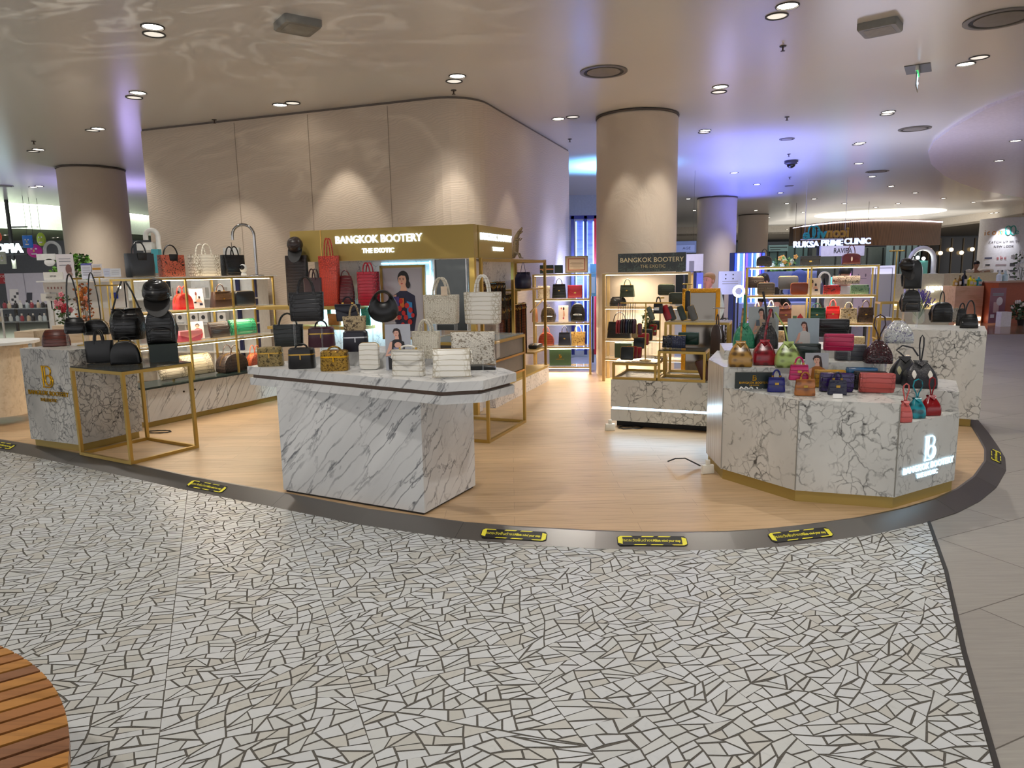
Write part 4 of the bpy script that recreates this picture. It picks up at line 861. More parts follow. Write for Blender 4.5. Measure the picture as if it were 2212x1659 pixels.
def b_backpack(R, w, h, d, m, pocket=True, straps=True, zm=None, flap=False, hang=0, **k):
    g = MB(); g.slab(dome(w, h, .55, p=.7), -d/2, d/2, min(.03, d*.28)); g.build('body', m, R)
    zm = zm or SIL
    g = MB(); P = dome(w, h, .55, p=.7)[3:-2]; g.tube([(x*.96, -d*.36, z-.006) for x, z in P], .003, 5, up=(0, 1, 0)); g.build('zipper', zm, R)
    if pocket:
        g = MB(); g.slab(dome(w*.74, h*.42, .6, p=.6), -d/2-.03, -d/2+.01, .018); pk_ = g.build('front_pocket', m, R); pk_.location = (0, 0, h*.05)
        g = MB(); g.tube([(-w*.3, -d/2-.033, h*.33), (w*.3, -d/2-.033, h*.33)], .003, 5, up=(0, 1, 0)); g.build('pocket_zip', zm, pk_)
    handle(R, w*.22, h-.01, .045+hang, .006, m, d*.3, 'top_loop')
    if straps:
        for s in (-1, 1): g = MB(); g.tube([(s*w*.15, d*.45, h*.93), (s*w*.38, d*.72, h*.75), (s*w*.5, d*.75, h*.4), (s*w*.44, d*.5, h*.08)], .016, 6, r2=.004, up=(0, 1, 0)); g.build('shoulder_strap', m, R)
def b_hobo(R, w, h, d, m, **k):
    """round bag whose handle is cut out of the body"""
    O = []; I = []; n = 36
    for q in range(n):
        a = 2*PI*q/n; c, s = math.cos(a), math.sin(a)
        rx = w/2*(1 if s < 0 else (1-.28*s)); O.append((rx*abs(c)**.85*(1 if c > 0 else -1), h*.42+(h*.58 if s > 0 else h*.42)*abs(s)**.9*(1 if s > 0 else -1)))
        I.append((w*.2*c, h*.76+h*.15*s))
    rg = [[(x, y, z) for x, z in P] for P, y in ((I, -d*.16), (I, d*.16), (O, d*.22), ([(x*1.0, z) for x, z in O], d*.1))]
    def mid(f): return [(I[i][0]*(1-f)+O[i][0]*f, I[i][1]*(1-f)+O[i][1]*f) for i in range(n)]
    def R3(P, y): return [(x, y, z) for x, z in P]
    rg = [R3(I, -d*.12), R3(mid(.12), -d*.3), R3(mid(.5), -d*.48), R3(mid(.85), -d*.4), R3(O, -d*.15), R3(O, d*.15), R3(mid(.85), d*.4), R3(mid(.5), d*.48), R3(mid(.12), d*.3), R3(I, d*.12), R3(I, -d*.12)]
    g = MB(); g.loft([r[::-1] for r in rg], cap=False); g.build('body', m, R)
    g = MB(); g.tube([(I[i][0]*1.05, -d*.2, (I[i][1]-h*.76)*1.05+h*.76) for i in range(n)], .004, 5, up=(0, 1, 0), closed=True); g.build('handle_piping', m, R)
def b_bucket(R, w, h, d, m, strapto=None, hooks=.25, **k):
    g = MB(); N = 24; rg = []
    for z, s, pl in ((0, .86, 0), (.03, .92, 0), (.3, 1.0, .0), (.6, .98, .02), (.82, .84, .07), (.94, .66, .13), (1.0, .74, .17), (.97, .6, .15)):
        rg.append([(w/2*s*(1+pl*math.cos(8*2*PI*q/N))*math.cos(2*PI*q/N), d/2*s*(1+pl*math.cos(8*2*PI*q/N))*math.sin(2*PI*q/N), h*z) for q in range(N)])
    g.loft(rg); g.build('body', m, R)
    for s in (-1, 1): g = MB(); g.tube([(s*w*.42, 0, h*.8), (s*w*.2, 0, h+hooks*.6), (s*w*.05, 0, h+hooks)], .008, 6, r2=.003, up=(0, 1, 0)); g.build('strap', m, R)
    g = MB(); g.tube([(-w*.1, -d*.36, h*.95), (0, -d*.42, h*.86), (w*.1, -d*.36, h*.95)], .006, 5, up=(0, 1, 0)); g.build('drawstring', m, R)
def b_soft(R, w, h, d, m, hh=.1, n=1, peak=0.0, **k):
    """slouchy frame bag"""
    g = MB(); N = 28; rg = []
    for z, s, e in ((0, .93, .9), (.04, 1, 1), (.3, 1.0, 1), (.6, .93, .8), (.85, .80, .45), (1.0, .70, .2)):
        rg.append([(w/2*s*math.cos(2*PI*q/N)*(1+.03*math.sin(5*q)*z), d/2*e*math.sin(2*PI*q/N)*(1+.10*math.sin(3*q+z*5)*z), h*z-(.03*h*abs(math.cos(2*PI*q/N)) if z > .9 else 0)) for q in range(N)])
    g.loft(rg); g.build('body', m, R)
    g = MB(); g.tube([(-w*.34, 0, h*.98), (0, 0, h*1.0), (w*.34, 0, h*.98)], .006, 5, up=(0, 1, 0)); g.build('frame_clasp', k.get('cm') or m, R)
    for y in ((0,) if n == 1 else (-d*.2, d*.2)):
        if hh: handle(R, w*.5, h*.92, hh+h*.08, .007, m, y)
def b_cap(R, w, h, d, m, **k):
    g = MB(); N = 24; g.loft([[(w/2*s*math.cos(2*PI*q/N), d/2*s*math.sin(2*PI*q/N), h*z) for q in range(N)] for z, s in ((0, 1), (.3, 1.0), (.6, .88), (.85, .58), (.97, .22), (1, .05))]); g.build('crown', m, R)
    g = MB(); P = [(w*.46*math.cos(a), -d*.34+d*.85*math.sin(a)) for a in [PI+PI*q/12 for q in range(13)]]+[(w*.44, -d*.1), (-w*.44, -d*.1)]
    g.prism(P, -.004, .004); o = g.build('visor', leather('#1b1a1a', 'fine', .7), R, smooth=False); o.rotation_euler = (math.radians(12), 0, 0)
    g = MB(); g.ball((0, 0, h), .012, .012, .006, 8, 5); g.build('top_button', m, R)
def b_wallet(R, w, h, d, m, tilt=14, zm=None, **k):
    g = MB(); P = [(x, y+h/2) for x, y, _ in rr(w/2, h/2, .014, 0, 3)]; g.slab(P, -d/2, d/2, .006); b = g.build('body', m, R)
    g = MB(); g.tube([(x*1.0, 0, y+h/2) for x, y, _ in rr(w/2+.001, h/2+.001, .014, 0, 3)], .003, 4, up=(0, 1, 0), closed=True); z = g.build('zipper', zm or MET, R)
    for o in (b, z): o.rotation_euler = (math.radians(-tilt), 0, 0); o.location = (0, 0, (d/2+.003)*math.sin(math.radians(tilt))+.003)
BUILD = dict(tote=b_tote, vanity=b_vanity, clutch=b_clutch, satchel=b_satchel, pyramid=b_pyramid, dome=b_dome, camera=b_camera, pouch=b_pouch, backpack=b_backpack, hobo=b_hobo, bucket=b_bucket, soft=b_soft, cap=b_cap, wallet=b_wallet)
NAME = dict(tote='tote_bag', vanity='vanity_case', clutch='clutch_bag', satchel='handbag', pyramid='pyramid_handbag', dome='handbag', camera='shoulder_bag', pouch='pouch_bag', backpack='backpack', hobo='handbag', bucket='bucket_bag', soft='handbag', cap='cap', wallet='wallet')
CAT = dict(vanity='vanity case', clutch='clutch bag', backpack='backpack', cap='cap', wallet='wallet', pouch='pouch')
DEP = dict(tote=.42, vanity=.6, clutch=.3, satchel=.42, pyramid=.8, dome=.5, camera=.35, pouch=.22, backpack=.45, hobo=.32, bucket=.8, soft=.45, cap=1.1, wallet=.2)
AC = acrylic()
def riser(x, y, z, w, d, h, rz, label):
    T = thing('acrylic_riser', label, 'display stand', (x, y, z), rz); t = .005
    g = MB(); g.box(0, 0, h-t/2, w, d, t); g.build('top_plate', AC, T)
    for s in (-1, 1): g = MB(); g.box(s*(w/2-t/2), 0, (h-t)/2, t, d, h-t); g.build('side_plate', AC, T)
    return T
def bag(kind, box, surf, mat, label, yaw=None, raise_=0, dk=None, wk=1.0, group=None, off=0.0, rlabel=None, **k):
    """box = (x0, x1, body top, base) in photo pixels; surf = ('z', height) or ('L', A, B, height, back)"""
    x0, x1, yt, yb = box; cx = (x0+x1)/2
    if surf[0] == 'z':
        z = surf[1]+raise_; x, y = G(cx, yb, z); rz = 0 if yaw is None else math.radians(yaw); face = math.atan2(x, y)*-1
        rz = rz+face*.6
    elif surf[0] == 'P':
        x, y, z = surf[1:4]; rz = 0 if yaw is None else math.radians(yaw)
    else:
        A, B = surf[1], surf[2]; z = surf[3]+raise_; u = norm(B[0]-A[0], B[1]-A[1]); n = (-u[1], u[0]); bk = surf[4]+off
        x, y = LP(cx, shift(A, *n, bk), shift(B, *n, bk)); rz = math.atan2(u[1], u[0])+(0 if yaw is None else math.radians(yaw))
    c = dep(x, y, z); w = (x1-x0)*c/FPX*wk
    los = Vector((x, y)).normalized(); ct = abs(math.cos(rz)*los.y-math.sin(rz)*los.x); st = abs(math.cos(rz)*los.x+math.sin(rz)*los.y)
    dkk = dk or DEP[kind]
    if kind not in ('pyramid', 'cap', 'bucket'): w = w/(ct+st*dkk*.75)
    h = (yb-yt)*c/FPX
    if surf[0] == 'L':                       # height measured from the known shelf
        h = YZ(cx, yt, y)[1]-z
    d = w*dkk
    if surf[0] == 'z': x += math.sin(-rz)*d/2*.9; y += math.cos(rz)*d/2*.9
    T = thing(NAME[kind], label, CAT.get(kind, 'handbag'), (x, y, z+.001), rz, group)
    BUILD[kind](T, w, h, d, mat, **k)
    if raise_ > .02: riser(x, y, z-raise_+.001, w*.8, max(d*.9, .08), raise_-.002, rz, rlabel or 'clear acrylic riser under the '+' '.join(label.split()[:7]).replace(',', ''))
    return T
# ---------------------------------------------------------------- hides
BK = leather('#09090a', 'croc', .28, '#030303'); BKF = leather('#0c0d0e', 'fine', .35); BKB = leather('#0e0e0f', 'belly', .28, '#040404'); BKO = leather('#151516', 'ostrich', .4, '#060606')
DKG = leather('#1c2620', 'belly', .35, '#0c120f'); DBR = leather('#33241f', 'belly', .35, '#170f0d'); WHC = leather('#e9e6dc', 'belly', .35, '#b3a992'); WHP = leather('#e4ded0', 'python', .4, '#8f8371')
WHR = leather('#ddd7c6', 'croc', .4, '#a1967f', sc=1.7); NAVY = leather('#0e0f22', 'fine', .35); GREYL = leather('#45464a', 'belly', .35, '#2a2b2e')
# ================================================================ THE BAGS ON SHOW
L_ = leather
def lk(c, kind='belly', r=.3, c2=None, **k): return leather(c, kind, r, c2, **k)
# --- left rack
g_ = 'handbags on the left brass rack'
def SL(z, b=.17): return ('L', RA, RB, z, b)
bag('tote', (273, 334, 548, 595), SL(1.672), lk('#24272b', 'fine', .3), 'black boxy top handle bag, first on the left rack top', single=True, hh=.13, hw=.55, flap=BKF, group=g_)
bag('tote', (343, 400, 551, 595), SL(1.672), lk('#b0563f', 'python', .3, '#17110f'), 'black bag mottled with copper red scales on the left rack top', single=True, hh=.11, hw=.6, flap=BKF, hm=BKF, group=g_)
bag('tote', (409, 476, 550, 595), SL(1.672), lk('#e6e0d0', 'belly', .35, '#8e7f66'), 'ivory crocodile tote with tall handles on the left rack top', hh=.12, hw=.36, group=g_)
bag('tote', (478, 530, 551, 595), SL(1.672), BKB, 'black crocodile tote beside the white camera gadget on the left rack', hh=.1, hw=.38, group=g_)
bag('dome', (368, 410, 634, 668), SL(1.30), lk('#e0443c', 'fine', .22), 'coral red domed handbag with twin handles', base=lk('#d8262a', 'fine', .2), hh=.08, group=g_)
bag('satchel', (449, 495, 630, 664), SL(1.30), lk('#4a3327', 'fine', .35), 'dark brown handbag with tan ostrich flap on the left rack', fm=lk('#6e5138', 'ostrich', .4, '#3a291c'), hh=.09, group=g_)
bag('camera', (497, 544, 629, 661), SL(1.30), lk('#202023', 'fine', .3), 'plain black zip box bag at the right of the second tier', group=g_)
bag('clutch', (369, 421, 714, 742), SL(.93), lk('#b4485a', 'fine', .3), 'crimson and blush envelope clutch on the left rack', fm=lk('#d97f85', 'fine', .3), v=True, group=g_)
bag('pouch', (443, 487, 697, 731), SL(.93), lk('#2f2522', 'belly', .3, '#120c0a'), 'dark brown crocodile pouch with zip tail on the left rack', tassel=True, group=g_)
bag('pouch', (488, 547, 691, 729), SL(.93, .20), lk('#2f8f62', 'belly', .18, '#14553a'), 'glossy emerald crocodile pouch lying tilted on the left rack', tilt=12, group=g_)
bag('pouch', (327, 381, 789, 825), SL(.507), lk('#b3a894', 'belly', .4, '#6c6353'), 'smaller taupe crocodile pouch at the bottom of the left rack', tilt=22, group=g_)
bag('pouch', (382, 447, 767, 811), SL(.507), lk('#a2977f', 'belly', .4, '#5f5546'), 'larger taupe crocodile pouch on the dark cabinet top', tilt=24, tassel=True, group=g_)
bag('dome', (453, 517, 763, 803), SL(.507), lk('#4a3a33', 'belly', .28, '#171010'), 'dark brown crocodile bowling bag on the cabinet top', hh=.1, group=g_)
bag('dome', (518, 556, 763, 795), SL(.507), lk('#c0562f', 'croc', .35, '#7a2f17'), 'small burnt orange crocodile bowling bag on the cabinet top', hh=.1, group=g_)
# --- left counter and brass table
g_ = 'black bags on the left tables'
bag('soft', (91, 149, 714, 749), ('z', 1.02), lk('#5c2a1e', 'belly', .3, '#2c120c'), 'reddish brown slouchy frame bag on the left marble counter', hh=0)
bag('soft', (139, 184, 688, 721), ('z', 1.02), BKB, 'black slouchy bag with long strap hung from the leftmost brass hook', hh=.42, raise_=.13, group=g_)
bag('dome', (181, 234, 690, 724), ('z', 1.02), BKB, 'black domed bag with tall straps behind the small black tote', n=1, hh=.45, raise_=.10, group=g_)
bag('tote', (187, 245, 737, 784), ('z', .885), BKF, 'small square black tote on the brass table front corner', hh=.1, hw=.3, group=g_)
bag('dome', (240, 302, 737, 788), ('z', .885), BKF, 'black half-moon bag with silver front zip on the brass table', n=1, hh=.03, group=g_)
bag('bucket', (238, 310, 668, 735), ('z', .885), BKB, 'large black drawstring bucket bag hanging from a lit brass hook', raise_=.20, hooks=.26, group=g_)
bx_ = G(340, 783, .885); T = thing('gift_box', 'dark green box under the black backpack on the brass table', 'box', (bx_[0], bx_[1]+.13, .886), .5)
g = MB(); g.box(0, 0, .075, .24, .24, .15); g.build('box_body', plain('#152620', .4), T); g = MB(); g.box(0, 0, .158, .248, .248, .018); g.build('lid', plain('#17291f', .4), T)
bag('backpack', (308, 368, 668, 742), ('P', bx_[0], bx_[1]+.13, 1.053), BKB, 'black crocodile backpack standing on the dark green box', yaw=20, straps=True, group=g_)
def cap_on_stand(px, py, z0, Y, label, mat, w=.21, rzd=0, tilt=35):
    x, z = YZ(px, py, Y); T = thing('cap', label, 'cap', (x, Y, z), math.radians(rzd)); b_cap(T, w, w*.62, w*1.05, mat)
    T.rotation_euler = (math.radians(tilt), 0, math.radians(rzd)); return T, x, z
def stand_T(label, x, y, z0, z1, mat, arm=.1, foot=True, rz=0):
    T = thing('bag_hanger', label, 'hanger', (x, y, z0), rz); g = MB(); g.tube([(0, 0, 0.004), (0, 0, z1-z0)], .007, 8); g.build('pole', mat, T)
    g = MB(); g.tube([(-arm, 0, z1-z0), (arm, 0, z1-z0)], .007, 8); g.build('arm', mat, T); g = MB(); g.lathe([(.06, 0), (.06, .008), (.01, .012)], 0, 0, 20); g.build('foot', mat, T); return T
cap_on_stand(338, 636, 0, 6.62, 'black crocodile baseball cap above the black backpack', BKB, .24, 25, 30)
stand_T('brass hanger pole under the black cap on the brass table', -3.42, 6.80, .886, 1.50, BR, .03)
for px, y, z1, lb in ((165, 6.98, 1.67, 'leftmost brass hook stand on the marble counter'), (214, 7.12, 1.68, 'second brass hook stand behind the black domed bag')):
    d_ = ray(px, 597); x = d_.x/d_.y*y; stand_T(lb, x, y, 1.021, z1, BR, .05)
T = stand_T('brass hook with small lit lamp above the bucket bag', -3.93, 7.0, 1.021, 1.60, BR, .12); g = MB(); g.ball((.12, 0, .56), .014); g.build('bulb', glow('#ffe6b0', 20), T)
# --- gold unit shelf
g_ = 'bags on the gold edged shelf'
def SF(z, b=-.08): return ('L', FL, P0, z, b)
bag('tote', (617, 666, 552, 621), SF(1.305), lk('#2a201d', 'belly', .35, '#120c0a'), 'tall dark brown crocodile shopper at the left end of the gold shelf', hh=.04, hw=.3, taper=.0, group=g_, dk=.25)
bag('tote', (653, 700, 600, 631), SF(1.305), lk('#3a2123', 'fine', .35), 'dark maroon box tote before the tall red shopper', hh=.1, hw=.33, off=-.04, group=g_)
bag('tote', (688, 735, 553, 624), SF(1.305, -.11), lk('#c8412a', 'croc', .32, '#7e1c12'), 'tall orange red crocodile shopper on the gold shelf', hh=.2, hw=.3, taper=-.14, group=g_, dk=.3)
bag('soft', (723, 767, 596, 630), SF(1.305), lk('#5a1c20', 'belly', .25, '#2c0b0e'), 'burgundy slouchy crocodile bag with gold charm on the gold shelf', hh=.06, group=g_)
bag('tote', (769, 820, 587, 629), SF(1.305), lk('#a8132c', 'belly', .25, '#6b0a1b'), 'glossy crimson tote at the right end of the gold shelf', hh=.1, hw=.34, group=g_)
cap_on_stand(638, 531, 0, 8.48, 'dark brown crocodile cap hooked over the tall brown shopper', lk('#2b211e', 'belly', .35, '#120c0a'), .18, 0, 50)
bag('satchel', (727, 777, 658, 694), ('z', .99), NAVY, 'navy winged tote with thin handle raised behind the sand python tote', hh=.06, vflap=True, topw=1.12, raise_=.30, clasp=False)
bag('clutch', (703, 731, 678, 702), SF(1.065, .02), lk('#cf8a45', 'fine', .4), 'tan orange envelope clutch in the blue lit niche', v=True, group='bags on the lower niche shelf')
bag('clutch', (702, 711, 659, 700), SF(1.065, .08), lk('#2e8f7c', 'fine', .4), 'teal clutch seen edge on beside the big black tote', group='bags on the lower niche shelf', dk=.5)
bag('clutch', (776, 796, 664, 693), SF(1.065, .05), lk('#2ba08f', 'croc', .3), 'small turquoise clutch behind the cut-out handle bag', group='bags on the lower niche shelf')
# --- front table
g_ = 'bags on the front marble table'
ZT = ('z', .99)
bag('tote', (625, 701, 632, 694), ZT, DKG.copy() if False else lk('#1b1a1b', 'belly', .3, '#0a090a'), 'big black crocodile tote raised on clear riser at the table back left', raise_=.31, hh=.12, hw=.45, group=g_)
bag('hobo', (796, 862, 627, 697), ZT, BKF, 'black rounded bag with oval cut-out handle on the front table', raise_=.29, group=g_)
bag('tote', (909, 994, 638, 700), ZT, WHR, 'ivory hornback tote with paper price tag, raised on the table', raise_=.28, hh=.13, hw=.4, tag=True, yaw=-12, group=g_, wk=.96)
bag('tote', (996, 1085, 632, 700), ZT, WHC, 'white belly crocodile tote raised at the right end of the table', raise_=.27, hh=.13, hw=.36, yaw=-12, group=g_, wk=.96)
bag('tote', (591, 656, 702, 749), ZT, lk('#161c19', 'belly', .35, '#0a0f0d'), 'black green crocodile tote with arched handle, table left end', raise_=.10, hh=.09, hw=.6, single=True, group=g_)
bag('vanity', (665, 724, 708, 751), ZT, lk('#431527', 'fine', .3), 'burgundy vanity case with chain on a clear riser', raise_=.085, hh=.06, hm=BKF, group=g_)
bag('tote', (740, 792, 684, 716), ('z', 1.10), lk('#c9b287', 'python', .4, '#4c3a22'), 'small sand python tote standing behind the navy vanity case', hh=.09, hw=.4, taper=-.1, single=True, raise_=.12, group=g_)
bag('vanity', (740, 797, 716, 760), ('z', 1.10), NAVY, 'navy vanity case with silver zip on the marble plinth', zm=SIL, hh=0, group=g_)
bag('tote', (884, 953, 717, 775), ZT, WHR, 'small ivory hornback tote behind the white flap satchel', hh=.085, hw=.45, raise_=.06, yaw=-15, group=g_, wk=.95)
bag('pouch', (974, 1071, 720, 792), ZT, WHP, 'wide off-white python clutch leaning on a wire stand', tilt=16, group=g_)
bag('vanity', (554, 612, 751, 792), ZT, lk('#a18c57', 'python', .3, '#4e4325', metal=.35), 'dull gold python vanity case at the left corner of the table', hh=.0, group=g_, yaw=-4)
bag('vanity', (620, 681, 753, 797), ZT, BKF, 'black vanity case with gold zip at the table front edge', hh=.035, group=g_, yaw=-5)
bag('vanity', (689, 754, 758, 802), ZT, lk('#b08a35', 'python', .25, '#5d4313', metal=.5), 'bright gold python vanity case at the table front edge', hh=.03, group=g_, yaw=-5, zm=gold('letter'))
bag('camera', (775, 820, 741, 799), ZT, WHC, 'small upright white crocodile camera bag on the front table', group=g_, yaw=-12)
bag('satchel', (844, 917, 756, 813), ZT, WHC, 'white crocodile satchel with pointed flap at the front edge', vflap=True, hh=.028, hw=.5, clasp=False, topw=.97, group=g_, yaw=-16, dk=.3)
bag('pouch', (934, 1018, 757, 819), ZT, WHC, 'white ribbed crocodile pouch with twisted zip tail, nearest the corner', tassel=True, tilt=18, group=g_)
x_, y_ = G(1030, 802, .99); g = MB(); g.slab(dome(.26, .03, .3), -.05, .05, .012); o = g.build('folded_leather_case', BKF); tagit(o, 'flat black leather case lying under the wide python clutch', 'case', loc=(x_, y_+.1, .991))
# wire stand
x_, y_ = G(1062, 810, .99); T = thing('acrylic_riser', 'clear wire edged stand at the right of the white pouch', 'display stand', (x_-.02, y_+.07, .991), -.3); g = MB()
g.tube([(-.04, 0, 0), (-.04, 0, .09), (.05, 0, .09), (.05, 0, 0)], .003, 5, up=(0, 1, 0)); g.build('frame', AC, T)
# --- belt unit shelves
PS = (P0[0]+dS[0]*.08, P0[1]+dS[1]*.08); PE = (PS[0]+dS[0]*2.5, PS[1]+dS[1]*2.5)
bag('bucket', (1112, 1148, 588, 624), ('L', PS, PE, 1.427, .16), lk('#1c1b3c', 'fine', .3), 'navy pleated tote with four thin handles on the brass side shelf', hooks=.14, wk=1.25)
bag('dome', (1142, 1167, 742, 761), ('L', PS, PE, .542, .16), BKF, 'small black boxy bag on the lowest brass side shelf', n=1, hh=0, sh=.6, wk=1.1)
# --- centre rack
g_ = 'bags on the centre back rack'
def SCc(z, b=.15): return ('L', CA, CB, z, b)
bag('clutch', (1161, 1188, 618, 641), SCc(1.24), lk('#e5d9c5', 'python', .4, '#b9a585'), 'cream envelope clutch on the centre rack behind the gold post', v=True, group=g_)
bag('satchel', (1192, 1223, 614, 641), SCc(1.24), BKB, 'black crocodile top handle bag on the centre rack', hh=.09, group=g_)
bag('clutch', (1226, 1258, 616, 641), SCc(1.24), lk('#a52a3c', 'fine', .3), 'rose red folded flap bag on the centre rack', v=True, clasp=True, group=g_)
bag('soft', (1148, 1161, 668, 693), SCc(.87), lk('#a8704a', 'fine', .4), 'small tan pouch bag peeping past the hanging belts', hh=0, group=g_)
bag('backpack', (1168, 1198, 663, 692), SCc(.87), lk('#57493c', 'python', .35, '#14110f'), 'black and beige snake backpack on the centre rack', group=g_)
bag('backpack', (1233, 1262, 655, 692), SCc(.87), BKB, 'black crocodile backpack on the centre rack', hang=.02, group=g_)
bag('dome', (1161, 1196, 718, 743), SCc(.50), lk('#8e3522', 'belly', .3, '#4a150c'), 'rust red crocodile handbag on the centre rack', n=1, hh=.09, group=g_)
bag('satchel', (1205, 1232, 718, 743), SCc(.50), lk('#1e2130', 'fine', .35), 'blue black top handle bag on the centre rack', hh=.1, group=g_)
bag('tote', (1233, 1264, 717, 744), SCc(.50), lk('#dcb46a', 'python', .35, '#7c5522'), 'golden yellow python tote on the centre rack', single=True, hh=.1, hw=.45, group=g_)
def gbox(label, x0, x1, yt, yb, surf, mat, ribbon=None, logo=None, name='gift_box', depth=.16, lid=True):
    A, B = surf[1], surf[2]; u = norm(B[0]-A[0], B[1]-A[1]); n = (-u[1], u[0]); x, y = LP((x0+x1)/2, shift(A, *n, surf[4]), shift(B, *n, surf[4])); z = surf[3]; c = dep(x, y, z); w = (x1-x0)*c/FPX; h = YZ((x0+x1)/2, yt, y)[1]-z
    T = thing(name, label, 'box', (x, y, z+.001), math.atan2(u[1], u[0])); g = MB(); g.box(0, 0, h/2, w, depth, h); g.build('box_body', mat, T)
    if lid: g = MB(); g.box(0, 0, h*.86, w*1.02, depth*1.03, h*.27); g.build('lid', mat, T)
    if ribbon: g = MB(); g.box(0, -depth*.52, h*.5, w*1.02, .004, h*.14); g.ball((-w*.25, -depth*.54, h*.4), .02, .01, .014); g.build('ribbon', ribbon, T)
    if logo: monogram(T, (0, -depth/2-.004, h*.58), 0, h*.2, logo, .05); text('BANGKOK BOOTERY', h*.055, logo, T, (0, -depth/2-.004, h*.4), ext=.001)
    return T
DGRN = plain('#16241e', .4)
gbox('black gift box with bronze ribbon on top of the centre rack', 1167, 1196, 573, 590, SCc(1.622), DGRN, ribbon=plain('#b07a50', .4), lid=False)
gbox('small plain black gift box on top of the centre rack', 1198, 1216, 573, 590, SCc(1.622), DGRN, lid=False)
gbox('large green gift box with gold logo at the foot of the centre rack', 1186, 1232, 754, 789, SCc(.19), plain('#34503a', .4), logo=gold('letter'), lid=False)
x_, y_ = 0, 0
# --- column rack
g_ = 'bags on the column rack'
def SK(z, b=.12): return ('L', KA, KB, z, b)
GRO = lk('#3d4a38', 'ostrich', .4, '#20281d'); GRB = lk('#2c382e', 'belly', .35, '#121914', sc=1.3)
bag('satchel', (1339, 1372, 616, 641), SK(1.14), GRO, 'olive green top handle bag raised on the column rack', raise_=.13, hh=.09, group=g_)
bag('soft', (1316, 1355, 642, 660), SK(1.14), lk('#2c2c2c', 'belly', .18, '#0a0a0a'), 'shiny black slouch pouch on the column rack', hh=0, group=g_)
bag('camera', (1422, 1459, 614, 639), SK(1.14), GRB, 'ribbed dark green zip box bag, upper one on the column rack', raise_=.15, group=g_)
bag('camera', (1446, 1479, 632, 655), SK(1.14, .02), GRB, 'ribbed dark green zip box bag, lower one on the column rack', raise_=.03, group=g_)
bag('satchel', (1312, 1366, 695, 729), SK(.68), BKB, 'wide black crocodile bag with round handle on the column rack', hh=.14, hw=.5, group=g_)
gbox('dark green box on the bottom tier of the column rack', 1331, 1368, 740, 775, SK(.40), plain('#2f4030', .4), lid=False)
def BC(px, py, back):
    """world point above the low counter, `back` metres behind its front, on the ray through px, py"""
    A = shift(B0, *bnn, back); d = ray(px, py); ux, uy = bu; den = d.x*uy-d.y*ux; t = (A[0]*uy-A[1]*ux)/den
    return (d.x*t, d.y*t, EZ+d.z*t)
g_ = 'zip wallets stepping up the low counter'
RED = lk('#8c1722', 'fine', .3); WB = lk('#1b1d1f', 'fine', .3)
wl = [(1354, 739, 767, 28, .08, WB, 'black zip wallet, nearest on the low brass frame'), (1364, 739, 765, 24, .20, RED, 'dark red zip wallet directly behind the nearest black one'), (1375, 741, 764, 21, .27, RED, 'second red zip wallet peeping right of the first'),
      (1380, 730.5, 754, 23, .34, WB, 'black zip wallet, second step up'), (1389, 721, 746, 24, .42, RED, 'red zip wallet, third step up'), (1397, 712, 736, 24, .50, WB, 'black zip wallet, fourth step up'),
      (1405, 702, 726, 26, .58, RED, 'bright red zip wallet, fifth step up'), (1414, 694, 713, 23, .66, WB, 'dark grey green zip wallet at the top step')]
for px, yt, yb, wp_, back, m_, lb in wl:
    x, y, z = BC(px, yb, back); z = .745 if z < .83 else z; c = dep(x, y, z)
    T = bag('wallet', (px-wp_/2, px+wp_/2, yt, yb), ('P', x, y, max(z, .745)), m_, lb, yaw=-22, group=g_)
    if z > .8 and back > .3:
        S = thing('acrylic_easel', 'clear easel post under the '+lb, 'display stand', (x, y, .745)); g = MB(); g.box(0, .02, (z-.745)/2, .05, .05, z-.747); g.build('post', AC, S)
g_ = 'hanging key pouches'
x, y, z = BC(1370, 655, .1); T = stand_T('brass hanger with arm holding a row of key pouches', *BC(1394, 768, .16)[:2], .737, z, BR, .26, rz=aB)
cols_ = ['#8c2026', '#7a1c24', '#1d1a1c', '#2b1317', '#1c2038', '#202226', '#16161a', '#3a1c2e']
nm = ['red pouch, first', 'dark red pouch, second', 'black pouch, third', 'maroon pouch, fourth', 'navy pouch, fifth', 'charcoal pouch, sixth', 'jet black pouch, seventh', 'plum pouch, eighth']
for i in range(8):
    px = 1335+i*5.2; x, y, z = BC(px, 655, .11); zb = BC(px, 720, .11)[2]; zt = BC(px, 691+(i > 1)*-2, .11)[2]
    T = thing('key_pouch', 'tiny hanging %s from the left on the brass hanger' % nm[i], 'pouch', (x, y, zb), aB+1.35, g_)
    g = MB(); g.slab(dome(.075, zt-zb, .5), -.010, .010, .006); g.build('body', lk(cols_[i], 'fine', .3), T); g = MB(); g.tube([(0, 0, zt-zb), (.012, 0, z-zb)], .005, 5, r2=.002, up=(0, 1, 0)); g.build('strap', lk(cols_[i], 'fine', .3), T)
for px, yt, yb, w_, c_, lb in ((1371, 702, 731, 11, '#a89468', 'beige ribbed key case hanging right of the tiny pouches'), (1382, 700, 724, 9, '#5b2340', 'purple key case hanging by the brass pole')):
    x, y, z = BC(px, yb, .12); T = bag('wallet', (px-w_/2, px+w_/2, yt, yb), ('P', x, y, z), lk(c_, 'fine', .3), lb, yaw=-22, tilt=0, group=g_)
g_ = 'glasses cases on the tall brass frame'
